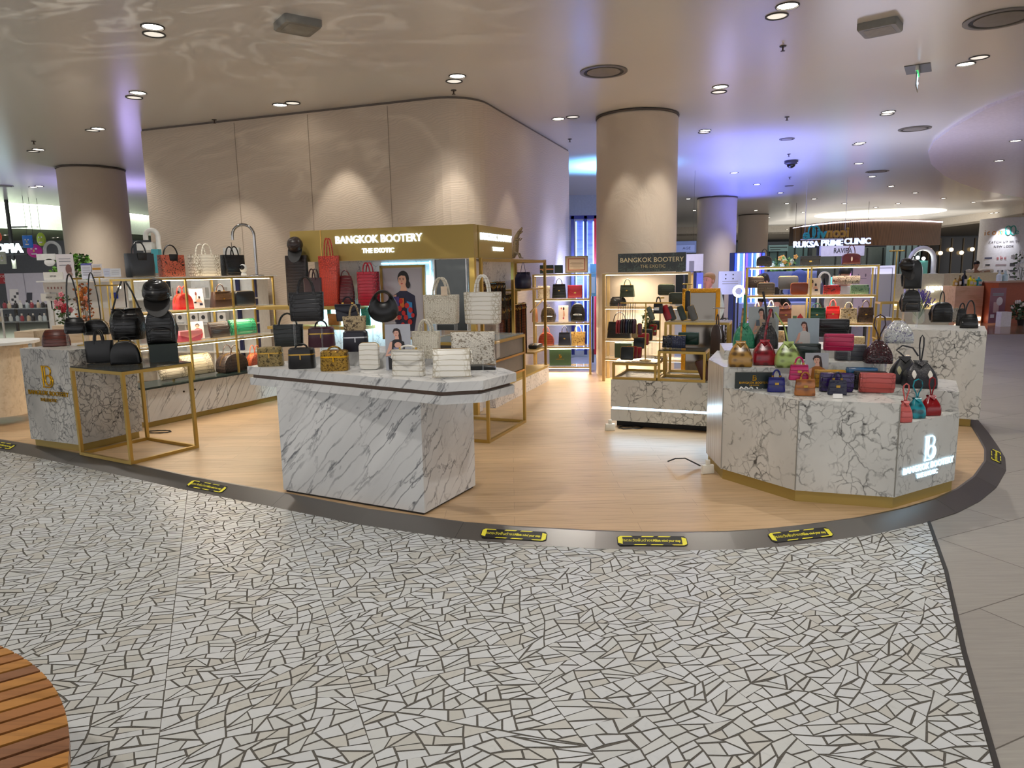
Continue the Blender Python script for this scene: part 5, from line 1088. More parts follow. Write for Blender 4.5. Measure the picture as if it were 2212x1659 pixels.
for px, yt, yb, w_, c_, lb in ((1446, 651, 684, 15, '#8f1420', 'red glasses case leaning on the tall brass frame'), (1456, 650, 681, 13, '#2c2a2c', 'black glasses case right behind the red one'), (1479, 653, 685, 13, '#22302a', 'dark green glasses case in the middle of the tall frame'),
                               (1502, 649, 682, 15, '#54524f', 'grey glasses case at the right end of the tall frame'), (1411, 656, 686, 10, '#5a6358', 'grey green glasses case at the left of the tall frame')):
    x, y, z = BC(px, yb, .5); T = bag('wallet', (px-w_/2, px+w_/2, yt, yb), ('P', x, y, 1.125), lk(c_, 'fine', .35), lb, yaw=-22, tilt=8, group=g_, dk=.35); T.rotation_euler = (0, math.radians(-22), math.radians(-22))
x, y, z = BC(1484, 657, .55); stand_T('thin brass T hanger behind the glasses cases', x, y, 1.125, 1.50, BR, .05)
T = bag('wallet', (1480, 1490, 614, 657), ('P', x, y-.03, 1.22), BKF, 'slim black tall case hanging on the brass T hanger', yaw=-22, tilt=0)
x, y, z = BC(1422, 677, .45); T = bag('satchel', (1412, 1434, 656, 677), ('P', x, y, 1.2), BKF, 'tiny black bag with white paper tag above the red wallet', hh=.07, yaw=-22); g = MB(); g.box(-.01, -.045, .05, .05, .002, .03); g.build('paper_tag', plain('#dddddd'), T)
stand_T('thin brass hanger holding the tiny black bag', x+.03, y+.05, .745, 1.36, BR, .04)
g_ = 'bags under the tall brass frame'
for px, yt, yb, w_, c_, lb in ((1439, 712, 737, 17, '#17191f', 'black crocodile pouch, rear left inside the brass frame'), (1451, 711, 738, 20, '#1a2133', 'dark navy pouch in the middle of the crocodile trio'), (1466, 712, 739, 30, '#232c4a', 'blue crocodile pouch, front right of the trio')):
    x, y, z = BC(px, yb, .14+(1466-px)*.002); bag('pouch', (px-w_/2, px+w_/2, yt, yb), ('P', x, y, .872), lk(c_, 'croc', .22), lb, yaw=-22, group=g_, tilt=10)
x, y, z = BC(1488, 732, .26); bag('clutch', (1466, 1511, 706, 732), ('P', x, y, .872+.03), lk('#123c30', 'fine', .35), 'bottle green envelope clutch inside the brass frame', yaw=-22, v=True, group=g_)
x, y, z = BC(1547, 766, .10); HB = bag('backpack', (1532, 1558, 700, 765), ('P', x, y, z), lk('#37261f', 'fine', .35), 'dark brown sling backpack hanging at the right end of the counter', yaw=-40, pocket=False, hang=.06)
stand_T('steel hanger pole carrying the brown sling backpack', x+.05, y+.12, .558, 1.27, SIL, .06)
x, y, z = BC(1516, 806, .1)
for px, yt, yb, w_, c_, lb, tl in ((1515, 758, 805, 20, '#5a2c1e', 'brown leather wallet leaning at the end of the low counter', -22), (1526, 752, 795, 9, '#33201c', 'dark brown wallet edge on beside the leaning one', -12)):
    x, y, z = BC(px+13, yb, .12); T = bag('wallet', (px-w_/2, px+w_/2, yt, yb), ('P', x, y, .56), lk(c_, 'fine', .35), lb, yaw=-22, tilt=0); T.rotation_euler = (0, math.radians(tl), math.radians(-22))
g = MB(); 
for k in range(26): g.ball((.006*math.cos(k*2.1), .006*math.sin(k*2.1), -k*.013), .012, .012, .010, 6, 4)
x, y, z = BC(1569, 688, .85); o = g.build('braided_strap', lk('#8c8783', 'python', .4, '#1b1a1b')); tagit(o, 'black and white braided shoulder strap hanging before the gold mirror', 'strap', loc=(x, y, z))
stand_T('thin dark hanger for the braided strap by the gold mirror', x, y+.03, .06, z, plain('#222222', .4), .03)
# --- right rack
g_ = 'bags on the right brass rack'
def SR(z, b=.17): return ('L', SA, SB, z, b)
bag('dome', (1634, 1666, 553, 578), SR(1.672), lk('#222326', 'croc', .3), 'black domed handbag at the left of the right rack top', hh=.09, n=1, sh=.5, group=g_)
bag('clutch', (1728, 1770, 553, 577), SR(1.672), lk('#3f403f', 'fine', .35), 'charcoal evening bag with silver oval on the right rack top', hh=0, v=True, clasp=True, group=g_)
bag('dome', (1818, 1856, 548, 575), SR(1.672), lk('#5c1219', 'fine', .3), 'maroon handbag with white oval inlay on the right rack top', hh=.11, n=1, sh=.7, oval=True, group=g_)
bag('camera', (1615, 1650, 598, 621), SR(1.29, .22), lk('#33261f', 'belly', .3, '#130d0a'), 'dark brown embossed box bag, back left of the second tier', emblem=lk('#33261f', 'fine', .3), raise_=.09, group=g_)
bag('camera', (1638, 1674, 611, 636), SR(1.29, .08), lk('#64584a', 'belly', .35, '#3b3228'), 'taupe box bag with relief flower on the second tier', emblem=lk('#64584a', 'fine', .3), group=g_)
bag('camera', (1683, 1724, 597, 625), SR(1.29, .22), lk('#39393d', 'fine', .35), 'grey black camera bag raised on the second tier', raise_=.07, group=g_)
bag('camera', (1710, 1746, 611, 636), SR(1.29, .08), lk('#7c3518', 'fine', .3), 'cognac brown box bag on the second tier', group=g_)
bag('clutch', (1800, 1856, 596, 616), SR(1.29, .22), lk('#b9a79b', 'python', .25, '#5d4b42', metal=.4), 'metallic rose python clutch raised on the second tier', raise_=.13, group=g_)
bag('clutch', (1781, 1816, 616, 635), SR(1.29, .08), lk('#c02523', 'python', .3, '#3e0b0b'), 'red and black python clutch on the second tier', group=g_)
bag('clutch', (1840, 1877, 615, 635), SR(1.29, .08), lk('#7fa181', 'python', .35, '#3d6a4a'), 'pale green python clutch on the second tier', group=g_)
bag('satchel', (1628, 1648, 664, 693), SR(.92, .2), lk('#d9c9b4', 'fine', .35), 'cream bag with arched handle hidden behind the two women poster', hh=.07, group=g_)
bag('satchel', (1657, 1680, 662, 693), SR(.92, .2), lk('#e9e4da', 'fine', .35), 'white bag with ring handle behind the poster edge', hh=.08, group=g_)
bag('satchel', (1685, 1717, 667, 692), SR(.92), lk('#5a2a1c', 'belly', .28, '#220c07'), 'chestnut brown flap bag on the third tier', hh=.08, group=g_)
bag('satchel', (1748, 1788, 665, 694), SR(.92, .1), lk('#16503a', 'belly', .22, '#08251a'), 'emerald crocodile flap bag on the third tier', hh=.06, group=g_)
bag('satchel', (1788, 1818, 662, 694), SR(.92, .16), lk('#cf1c1c', 'belly', .25, '#8a0e0e'), 'scarlet crocodile flap bag on the third tier', hh=.09, group=g_)
bag('satchel', (1819, 1856, 666, 694), SR(.92, .1), lk('#e3d6b6', 'python', .35, '#6e5c3a'), 'cream python flap bag on the third tier', hh=.08, group=g_)
bag('satchel', (1858, 1892, 664, 692), SR(.92, .14), lk('#4a3426', 'python', .3, '#17100c'), 'dark brown python flap bag at the right end of tier three', hh=.09, group=g_)
bag('soft', (1682, 1702, 715, 742), SR(.55, .12), lk('#7d6a50', 'python', .35, '#3a2d1f'), 'bronze python pouch behind the pale green pyramid bag', hh=0, group=g_)
bag('clutch', (1842, 1875, 727, 742), SR(.55, .05), lk('#dfd2ae', 'python', .35, '#a08a5a'), 'cream yellow wallet behind the grey clutch', group=g_)
# --- island counter
g_ = 'pyramid bags on the island counter'; Z1, Z2, Z3, ZL = ('z', .772), ('z', .927), ('z', 1.002), ('z', .63)
bag('pyramid', (1586, 1630, 700, 752), Z3, lk('#1c7a58', 'ostrich', .35, '#0b3d2b'), 'emerald ostrich pyramid bag at the back left of the island', loop=.24, loopw=.01, lw=.02, band=True, group=g_)
bag('pyramid', (1634, 1680, 699, 753), Z3, BKO, 'black ostrich pyramid bag at the back of the island', loop=.26, band=True, curl=-.04, group=g_)
bag('pyramid', (1576, 1625, 739, 793), Z2, lk('#a9803c', 'blotch', .22, '#5a4121'), 'bronze gold snakeskin pyramid bag on the island', loop=.25, band=True, curl=.01, lw=.014, group=g_)
bag('pyramid', (1628, 1676, 736, 789), Z2, lk('#8e1324', 'blotch', .2, '#5a0d17'), 'glossy dark red pyramid bag on the island', loop=.24, band=True, curl=.04, group=g_)
bag('pyramid', (1678, 1729, 740, 795), Z2, lk('#9fb569', 'blotch', .25, '#55602f'), 'pale lime green snakeskin pyramid bag on the island', loop=.22, band=True, curl=-.1, lw=.012, group=g_)
bag('pyramid', (1872, 1927, 738, 786), Z2, lk('#3a1219', 'croc', .25, '#16060a'), 'oxblood crocodile pyramid bag with tall strap, right of grey clutch', loop=.2, loopw=.04, collar=False, group=g_)
bag('pyramid', (1913, 1971, 694, 742), Z1, lk('#d8dcd8', 'python', .15, '#8d8aa8', metal=.3), 'iridescent silver white domed bag on a clear riser', loop=0, raise_=.29, collar=False, group=g_, dk=.7)
bag('pyramid', (1928, 1982, 773, 830), Z1, lk('#232427', 'fine', .35), 'charcoal pyramid bag with pale oval, behind the starry black one', loop=.12, bend=True, petals=2, pm=plain('#b9b48d', .3), group=g_)
bag('pyramid', (1958, 2022, 782, 839), Z1, lk('#17171d', 'ostrich', .3, '#3c3c44', sc=2.5), 'starry black pyramid bag with two ivory ovals on the island', loop=.19, loopw=.014, petals=2, group=g_)
g_ = 'small pyramid bags on the island facet'
bag('pyramid', (1944, 1974, 868, 913), ZL, lk('#c8605c', 'belly', .3, '#9a3e3c'), 'small coral pink pyramid pouch on the lowest island step', loop=.12, loopw=.02, group=g_, yaw=20)
bag('pyramid', (1968, 2003, 861, 904), ZL, lk('#1f8f9d', 'blotch', .2, '#0e4b55'), 'small turquoise pyramid pouch on the lowest island step', loop=.13, loopw=.033, group=g_, yaw=20)
bag('pyramid', (1998, 2036, 856, 898), ZL, lk('#8c0f17', 'fine', .2), 'small shiny red pyramid pouch on the lowest island step', loop=.13, loopw=.022, group=g_, yaw=20)
g_ = 'clutches on the island counter'
bag('clutch', (1716, 1771, 743, 777), Z2, lk('#12241d', 'belly', .25, '#070f0c'), 'dark green crocodile clutch behind the pale green pyramid bag', group=g_, raise_=.01)
bag('clutch', (1766, 1832, 690, 728), Z3, BKB, 'wide black crocodile clutch at the back of the island', group=g_, raise_=.08, split=.45)
bag('clutch', (1781, 1842, 722, 758), Z2, lk('#b5194e', 'belly', .3, '#7a0c33'), 'fuchsia pink crocodile clutch raised on the island', group=g_, raise_=.09, split=.25)
bag('clutch', (1805, 1869, 745, 779), Z2, lk('#4c4e54', 'belly', .3, '#34363b'), 'slate grey crocodile clutch on the island', group=g_, split=.25)
bag('clutch', (1760, 1824, 800, 838), Z1, lk('#b38512', 'belly', .22, '#6e4c06'), 'mustard yellow crocodile clutch behind the purple one', group=g_, off=.1, split=.3)
bag('clutch', (1772, 1842, 807, 847), Z1, lk('#2a1556', 'belly', .18, '#120828'), 'glossy deep purple crocodile clutch on the island', group=g_, split=.3)
bag('clutch', (1828, 1892, 795, 836), Z1, lk('#0f5a8c', 'belly', .2, '#06324f'), 'teal blue crocodile clutch behind the black one', group=g_, split=.3)
bag('clutch', (1845, 1912, 803, 842), Z1, BKB, 'black crocodile clutch behind the salmon one', group=g_, split=.3)
bag('clutch', (1858, 1930, 807, 849), Z1, lk('#b8514a', 'belly', .3, '#883430'), 'salmon red crocodile clutch at the right of the row', group=g_, split=.28)
bag('clutch', (1751, 1803, 794, 806), Z1, lk('#e8e6e0', 'fine', .3), 'white wallet peeping over the mustard clutch', group=g_, off=.15)
g_ = 'mini top handle bags on the island counter'
bag('satchel', (1705, 1747, 789, 822), Z1, lk('#b51a5c', 'belly', .25, '#7d0e3d'), 'magenta crocodile mini bag with chain, raised on a clear block', hh=.055, raise_=.10, group=g_)
bag('satchel', (1658, 1696, 816, 847), Z1, lk('#161a72', 'fine', .22), 'royal blue mini bag beside the black logo plaque', hh=.055, group=g_)
bag('satchel', (1717, 1761, 820, 855), Z1, lk('#a8662c', 'blotch', .2, '#7d4519'), 'copper brown mini bag nearest the island edge', hh=.05, group=g_)
bag('satchel', (1789, 1829, 822, 853), Z1, lk('#1a1c36', 'ostrich', .3, '#0a0b18'), 'dark navy ostrich mini bag before the purple clutch', hh=.055, group=g_)
T = thing('logo_plaque', 'black plaque with gold logo on the island counter', 'sign', (*G(1630, 842, .775), .773), -.12); T.location[1] += .02
g = MB(); g.box(0, 0, .068, .27, .02, .12); g.build('plate', plain('#14201d', .35), T); g = MB(); g.box(0, 0, .004, .28, .06, .008); g.build('foot', AC, T)
monogram(T, (0, -.013, .088), 0, .036, gold('letter'), .05); text('BANGKOK BOOTERY', .022, gold('letter'), T, (0, -.012, .052), ext=.001); text('THE EXOTIC', .013, gold('letter'), T, (0, -.012, .034), ext=.001)
g = MB(); random.seed(4)
for k in range(7): g.tube([(-.11+k*.035, -.012*random.random(), .008), (-.10+k*.035, 0, .022), (-.085+k*.035, -.01, .01)], .007, 5)
x_, y_ = G(1630, 842, .772); o = g.build('silk_scarf', plain('#e6e4de', .5, noise=.3)); tagit(o, 'white black scribbled scarf rolled before the logo plaque', 'scarf', loc=(x_, y_, .772))
# --- right counter
g_ = 'black bags on the right counter'; ZR = ('z', 1.002)
bag('backpack', (1949, 1987, 627, 674), ZR, BKB, 'lower black crocodile backpack on the brass pole, right counter', raise_=.17, group=g_, hang=.03)
bag('backpack', (1953, 1990, 562, 624), ZR, BKF, 'upper black rounded backpack hanging from the brass pole', raise_=.406, group=g_, pocket=False)
bag('backpack', (2014, 2056, 653, 697), ZR, BKB, 'black crocodile backpack behind the lavender vase', group=g_, hang=.08, pocket=False)
bag('camera', (2057, 2073, 666, 697), ZR, lk('#b9b3a8', 'python', .3, '#5f5a50'), 'small silver white snakeskin box bag on the right counter', group=g_)
bag('soft', (2066, 2087, 668, 705), ZR, BKB, 'black slouch bag half hidden behind the rightmost one', group=g_, hh=.06)
bag('soft', (2076, 2113, 680, 711), ZR, BKB, 'glossy black slouch bag at the right corner of the counter', group=g_, hh=.14)
x, y = 4.03, 7.50; stand_T('tall bent brass pole carrying the black backpacks, right counter', x, y, 1.003, 1.80, BR, .08)
cap_on_stand(1957, 575, 0, 7.35, 'small black cap on the tip of the brass pole', BKB, .14, 0, 40)
# ================================================================ CEILING FITTINGS
DK = plain('#2a2826', .5); LIT = glow('#fff4e2', 14); DIM = glow('#d8d2c6', .9)
def make_downlight(lit):
    T = thing('ceiling_downlight', '', 'downlight', (0, 0, CEIL)); g = MB()
    g.loft([[(r*math.cos(2*PI*k/20), r*math.sin(2*PI*k/20), z) for k in range(20)] for r, z in ((.102, .0), (.102, -.008), (.091, -.010), (.089, .004))], cap=False); g.build('trim_ring', DK, T)
    g = MB(); g.lathe([(.09, .001), (.06, -.004)], 0, 0, 20); g.build('lamp_lens', LIT if lit else DIM, T); return T
protoL, protoD = make_downlight(True), make_downlight(False)
pairs = [((330, 60), (333, 76), 'above the left marble counter, largest on the left'), ((298, 202), (290, 212), 'left of the round grille row, before the wall block'), ((605, 228), (632, 224), 'just in front of the wall block, middle'),
         ((212, 279), (200, 283), 'over the left column front'), ((83, 324), (72, 328), 'at the far left, below the small sprinkler'), ((988, 166), (981, 177), 'above the rounded corner of the wall block'),
         ((1206, 258), (1237, 254), 'beside the big column, left of it'), ((1701, 15), (1678, 37), 'at the very top of the picture, right of centre'), ((2086, 140), (2115, 126), 'right of the green exit sign'),
         ((1556, 189), (1553, 200), 'right of the big column, in front of it'), ((1919, 243), (1916, 248), 'between exit sign and curved ceiling panel'), ((1523, 283), (1521, 287), 'behind the big column on its right'), ((1858, 310), (1853, 313), 'below the middle right oval grille')]
used = [False, False]
def put(lit, px, py, label, group=None, z=CEIL, sc=1.0):
    pr_ = protoL if lit else protoD; x, y = G(px, py, z-.01)
    if not used[lit]:
        used[lit] = True; pr_.location = (x, y, z); pr_['label'] = label
        if group: pr_['group'] = group
        return pr_
    o = dup(pr_, (x, y, z), None, label); 
    if group: o['group'] = group
    elif 'group' in o: del o['group']
    return o
for a, b, w_ in pairs:
    put(1, *a, 'bright lamp in the ceiling pair '+w_, 'recessed ceiling downlights'); put(0, *b, 'dimmer lamp in the ceiling pair '+w_, 'recessed ceiling downlights')
for p in [(1586, 374), (1635, 399), (1686, 417), (1759, 430), (1824, 440), (1892, 448), (1735, 459), (1661, 470), (1633, 455), (1925, 403), (1977, 417), (2038, 429), (2103, 437), (1884, 382), (1855, 354), (1487, 430), (85, 403), (72, 405), (345, 423), (1790, 470), (1845, 468), (1940, 440), (1700, 440), (1500, 455)]:
    put(1, *p, 'small recessed downlight far off in the deep part of the ceiling', 'far ceiling downlights')
for p in [(2194, 305), (2158, 348)]: put(1, *p, 'small recessed downlight inside the curved lavender ceiling panel', 'downlights in the curved panel', z=CEIL-.05)
for p in [(75, 491), (11, 508), (21, 507), (115, 514), (125, 513), (143, 517), (156, 518)]: put(1, *p, 'tiny downlight in the low ceiling beyond the bright cove, left', 'downlights beyond the left cove', z=3.25)
for p in [(2152, 460), (2142, 461), (2030, 487), (1980, 492), (1905, 494), (1700, 496), (1560, 500), (1930, 486)]: put(1, *p, 'tiny downlight in the low soffit near the slatted band, right', 'downlights in the far right soffit', z=3.45)
sp = None
for px, py, r_, lb in [(1304, 156, .27, 'large round ceiling grille above and left of the big column'), (2160, 42, .30, 'largest round ceiling grille cut by the top right corner'), (1976, 279, .25, 'round ceiling grille beside the curved ceiling panel'), (1895, 371, .26, 'round ceiling grille over the right rack, far'),
                   (1556, 424, .26, 'round ceiling grille over the second column'), (1700, 301, .13, 'small dark ceiling disc right of the big column'), (1705, 402, .12, 'smaller dark ceiling disc farther back'), (8, 402, .2, 'round ceiling grille at the far left edge')]:
    x, y = G(px, py, CEIL-.01); T = thing('ceiling_grille', lb, 'ceiling grille', (x, y, CEIL), 0, 'round ceiling grilles'); g = MB()
    g.loft([[(r*math.cos(2*PI*k/40), r*math.sin(2*PI*k/40), z) for k in range(40)] for r, z in ((r_, .0), (r_, -.012), (r_*.84, -.014), (r_*.82, .002))], cap=False); g.build('ring', plain('#6a665f', .45), T)
    g = MB(); g.lathe([(r_*.82, -.001), (r_*.82, -.004)], 0, 0, 40); g.build('slot', plain('#26241f', .6), T)
    g = MB(); g.lathe([(r_*.70, -.004), (r_*.70, -.012), (r_*.66, -.015)], 0, 0, 40); g.build('grille_disc', plain('#7d776d', .6), T)
for px, py, lb, rz in ((643, 55, 'grey square ceiling box at the top left centre', .62), (1901, 60, 'grey square ceiling box at the top right', .9)):
    x, y = G(px, py, CEIL-.03); T = thing('ceiling_box', lb, 'ceiling speaker', (x, y, CEIL), rz); g = MB(); g.loft([rr(.17, .17, .03, 0), rr(.17, .17, .03, -.05), rr(.16, .16, .03, -.065)]); g.build('housing', plain('#7c7b76', .5), T)
    g = MB(); g.loft([rr(.12, .12, .02, -.0655), rr(.12, .12, .02, -.067)]); g.build('face_plate', plain('#8d8c86', .6), T)
for px, py, lb in ((980, 200, 'ceiling sprinkler above the rounded wall corner'), (463, 263, 'ceiling sprinkler before the left end of the wall block'), (1691, 106, 'ceiling sprinkler nearest, right of centre top'), (1700, 257, 'ceiling sprinkler right of the big column'), (1231, 304, 'ceiling sprinkler by the right face of the wall block'), (73, 309, 'ceiling sprinkler at the far left'), (1704, 336, 'ceiling sprinkler before the black dome camera'), (1706, 385, 'ceiling sprinkler behind the black dome camera')):
    x, y = G(px, py, CEIL-.03); T = thing('sprinkler', lb, 'sprinkler', (x, y, CEIL), 0, 'ceiling sprinklers'); g = MB(); g.lathe([(.035, 0), (.033, -.008)], 0, 0, 14); g.build('rosette', plain('#33302d'), T); g = MB(); g.lathe([(.008, -.008), (.008, -.045), (.022, -.048), (.022, -.052)], 0, 0, 12); g.build('head', plain('#3c2b24', .4, .5), T)
x, y = G(1709, 355, CEIL-.08); T = thing('dome_camera', 'dark dome camera under the ceiling in the blue glow', 'camera', (x, y, CEIL)); g = MB(); g.lathe([(.14, 0), (.14, -.06), (.11, -.08)], 0, 0, 20); g.build('housing', plain('#35323f', .4), T); g = MB(); g.ball((0, 0, -.09), .09, .09, .07); g.build('dome', plain('#121118', .1), T)
# exit sign
x, y = G(1983, 150, CEIL-.01); T = thing('exit_sign', 'hanging green exit sign with running figure under the ceiling', 'exit sign', (x, y, CEIL), math.radians(58))
g = MB(); g.box(0, 0, -.004, .42, .26, .008); g.build('mounting_plate', plain('#4b4944', .5), T); g = MB(); g.box(0, 0, -.03, .40, .03, .05); g.build('rail', plain('#c7c9c8', .4), T)
g = MB(); g.box(0, 0, -.14, .36, .008, .18); g.build('glass_panel', plain('#1d4a3e', .1), T)
for s in (-1, 1):
    m_ = glow('#cfe8ff', 2.5); g = MB(); f = s*.0052
    g.box(.02, f, -.10, .03, .001, .03); g.box(.0, f, -.14, .04, .001, .06, 0); g.add([(-.01, f, -.16), (.02, f, -.16), (.06, f, -.21), (.04, f, -.215)], [(0, 1, 2, 3)]); g.add([(-.02, f, -.16), (0, f, -.16), (-.04, f, -.215), (-.06, f, -.2)], [(0, 1, 2, 3)]); g.add([(-.02, f, -.12), (-.01, f, -.13), (-.06, f, -.155), (-.065, f, -.145)], [(0, 1, 2, 3)])
    g.build('running_figure', m_, T); g = MB(); g.box(-.11, f, -.14, .05, .001, .11); g.box(.12, f, -.14, .06, .001, .02); g.build('door_and_arrow', m_, T)
    g = MB(); g.box(0, f, -.056, .35, .001, .008); g.build('green_edge', glow('#2bff6a', 3), T)
# added unseen area lamps tinting the ceiling and rear booths blue and lavender

lamp('AREA', (5.95, 18.0, 2.3), 140, (.13, .17, 1), .7, rot=(PI, 0, math.radians(-18.3)), sy=11.5, spread=1.9)
lamp('AREA', (5.4, 16.6, 1.3), 70, (.4, .42, 1), 1.6, rot=(PI, 0, 0)); lamp('AREA', (2.2, 16.0, 2.6), 130, (.15, .5, 1), .8, rot=(PI, 0, 0), spread=1.8)
lamp('AREA', (-9.2, 17.5, 2.2), 60, (.5, .4, 1), 1, rot=(PI, 0, 0)); lamp('AREA', (3.2, 12.0, 1.5), 18, (.62, .62, 1), 1.2, to=(2.6, 13.5, 2.0)); lamp('AREA', (6.5, 13, 1.5), 45, (.78, .78, 1), 2, rot=(PI, 0, 0))

# ================================================================ PRINTED PICTURES
def flat(parent, name, col, pts, y, rough=.5):
    g = MB(); g.add([(x, y, z) for x, z in pts], [tuple(range(len(pts)))]); return g.build(name, plain(col, rough, 0.0, .0), parent, smooth=False)
def ell(cx, cz, rx, rz, n=18, t=0): return [(cx+rx*math.cos(a)*math.cos(t)-rz*math.sin(a)*math.sin(t), cz+rx*math.cos(a)*math.sin(t)+rz*math.sin(a)*math.cos(t)) for a in [2*PI*k/n for k in range(n)]]
def picture(name, label, box, surf, bg, shapes, tilt=0, thick=.008, cat='poster', frame=None, texts=(), yaw=None):
    """flat print; shapes = (part, colour, 'e'|'p', data) in 0..1 of its width and height"""
    x0, x1, yt, yb = box; cx = (x0+x1)/2
    if surf[0] == 'z': z = surf[1]; x, y = G(cx, yb, z); rz = -math.atan2(x, y)*.6+(math.radians(yaw) if yaw else 0)
    elif surf[0] == 'P': x, y, z = surf[1:4]; rz = math.radians(yaw or 0)
    elif surf[0] == 'Y': y = surf[1]; x, z = YZ(cx, yb, y); rz = math.radians(yaw or 0)
    else:
        A, B = surf[1], surf[2]; u = norm(B[0]-A[0], B[1]-A[1]); n = (-u[1], u[0]); x, y = LP(cx, shift(A, *n, surf[4]), shift(B, *n, surf[4])); z = surf[3]; rz = math.atan2(u[1], u[0])
    c = dep(x, y, z); los = Vector((x, y)).normalized(); ct = max(.5, abs(math.cos(rz)*los.y-math.sin(rz)*los.x)); w = (x1-x0)*c/FPX/ct; h = YZ(cx, yt, y)[1]-z
    T = thing(name, label, cat, (x, y, z+.001+thick*math.sin(math.radians(tilt))), rz); T.rotation_euler = (math.radians(-tilt), 0, rz)
    g = MB(); g.box(0, thick/2, h/2, w, thick, h); g.build('board', plain(bg, .45, 0.0, .03), T)
    if frame:
        fw = w*.05
        for nm, bx in (('left', (-w/2+fw/2, h/2, fw, h)), ('right', (w/2-fw/2, h/2, fw, h)), ('top', (0, h-fw/2, w, fw)), ('bottom', (0, fw/2, w, fw))):
            g = MB(); g.box(bx[0], -.006, bx[1], bx[2], .02, bx[3]); g.build('frame_side', frame, T)
    byc = {}
    for k, s in enumerate(shapes):
        part, col, kind, dt = s; P = ell(*dt[:4], t=dt[4] if len(dt) > 4 else 0) if kind == 'e' else dt
        byc.setdefault((part, col, k), []).append(P)
    for (part, col, k), Ps in byc.items():
        for P in Ps: flat(T, part, col, [((u-.5)*w, v*h) for u, v in P], -.0012-.0006*k)
    for tx in texts: text(tx[0], tx[3]*h, plain(tx[4]), T, ((tx[1]-.5)*w, -.0012-.0006*len(shapes), tx[2]*h), ext=.0003, name='printed_lettering', sx=tx[5] if len(tx) > 5 else 1)
    return T
SKN = '#d8a48c'
def woman(cx, cy, s, hair='#2a1b18', skin=SKN, top='#222222', asp=1.0, long=True, turn=0, arms=True):
    """bust of a woman, head centre at cx, cy; s = head height in picture heights; asp = picture h/w"""
    X = s*asp; S = []
    if long: S.append(('printed_hair', hair, 'p', [(cx-.50*X, cy+.2*s), (cx-.3*X, cy+.62*s), (cx+.1*X, cy+.68*s), (cx+.45*X, cy+.45*s), (cx+.62*X, cy-.4*s), (cx+.7*X, cy-1.5*s), (cx+.25*X, cy-1.7*s), (cx-.1*X, cy-.6*s)]))
    else: S.append(('printed_hair', hair, 'e', (cx+.05*X, cy+.12*s, .47*X, .55*s)))
    S.append(('printed_neck', skin, 'p', [(cx-.12*X, cy-.3*s), (cx+.25*X, cy-.3*s), (cx+.35*X, cy-.95*s), (cx-.3*X, cy-.95*s)]))
    S.append(('printed_top', top, 'p', [(cx-.25*X, cy-.75*s), (cx+.3*X, cy-.75*s), (cx+.95*X, cy-1.1*s), (cx+1.05*X, cy-2.4*s), (cx+.8*X, cy-3.6*s), (cx-.7*X, cy-3.6*s), (cx-.8*X, cy-2.2*s), (cx-.85*X, cy-1.1*s)]))
    if arms: S.append(('printed_arm', skin, 'p', [(cx-.85*X, cy-1.1*s), (cx-.55*X, cy-1.0*s), (cx-.65*X, cy-2.0*s), (cx-1.25*X, cy-2.6*s), (cx-.2*X, cy-2.5*s), (cx-.2*X, cy-2.75*s), (cx-1.5*X, cy-2.9*s)]))
    S.append(('printed_face', skin, 'e', (cx-.03*X, cy, .33*X, .46*s, .0)))
    S.append(('printed_fringe', hair, 'p', [(cx-.36*X, cy+.2*s), (cx-.25*X, cy+.5*s), (cx+.15*X, cy+.56*s), (cx+.4*X, cy+.2*s), (cx+.36*X, cy-.1*s), (cx+.22*X, cy+.3*s), (cx-.1*X, cy+.34*s)]))
    for d in (-.17, .1): S.append(('printed_eye', '#3a2622', 'e', (cx+d*X-.03*X, cy+.03*s, .06*X, .03*s))); S.append(('printed_brow', '#4a3028', 'e', (cx+d*X-.03*X, cy+.13*s, .08*X, .018*s)))
    S.append(('printed_lips', '#b04040', 'e', (cx-.06*X, cy-.24*s, .09*X, .04*s))); S.append(('printed_nose', '#c08a74', 'e', (cx-.07*X, cy-.08*s, .03*X, .08*s)))
    return S
FLW = [('printed_flower', '#b81e1e', 'e', (u, v, r, r*.75)) for u, v, r in ((.45, .52, .045), (.42, .42, .05), (.5, .36, .045), (.58, .46, .05), (.66, .40, .05), (.55, .30, .05), (.40, .30, .045), (.64, .24, .05), (.48, .20, .045), (.71, .33, .04), (.52, .12, .04))]
q = shift(FL, 0, 0, 0); PY_ = ('L', FL, P0, .90, .10)
picture('framed_portrait', 'large gold framed portrait of a woman in a navy flowered top', (822, 916, 573, 712), ('L', FL, P0, .90, .10), '#b9b6bd',
        [('printed_wall', '#a9a7af', 'p', [(.06, .05), (.94, .05), (.94, .95), (.06, .95)])]+woman(.5, .80, .19, '#191516', '#d9a98f', '#1b1d3a', 1.45, False)+[('printed_bun', '#191516', 'e', (.62, .74, .05, .05)), ('printed_panel', '#c86a28', 'p', [(.42, .42), (.52, .44), (.52, .56), (.42, .56)]), ('printed_panel', '#2d7fb8', 'p', [(.58, .28), (.70, .30), (.70, .50), (.58, .52)]), ('printed_clutch_bag', '#4a3a7c', 'p', [(.28, .40), (.40, .38), (.41, .58), (.29, .58)])]+FLW,
        frame=BP, cat='picture', texts=[('KET', .86, .09, .05, '#6d6a70')], thick=.02)
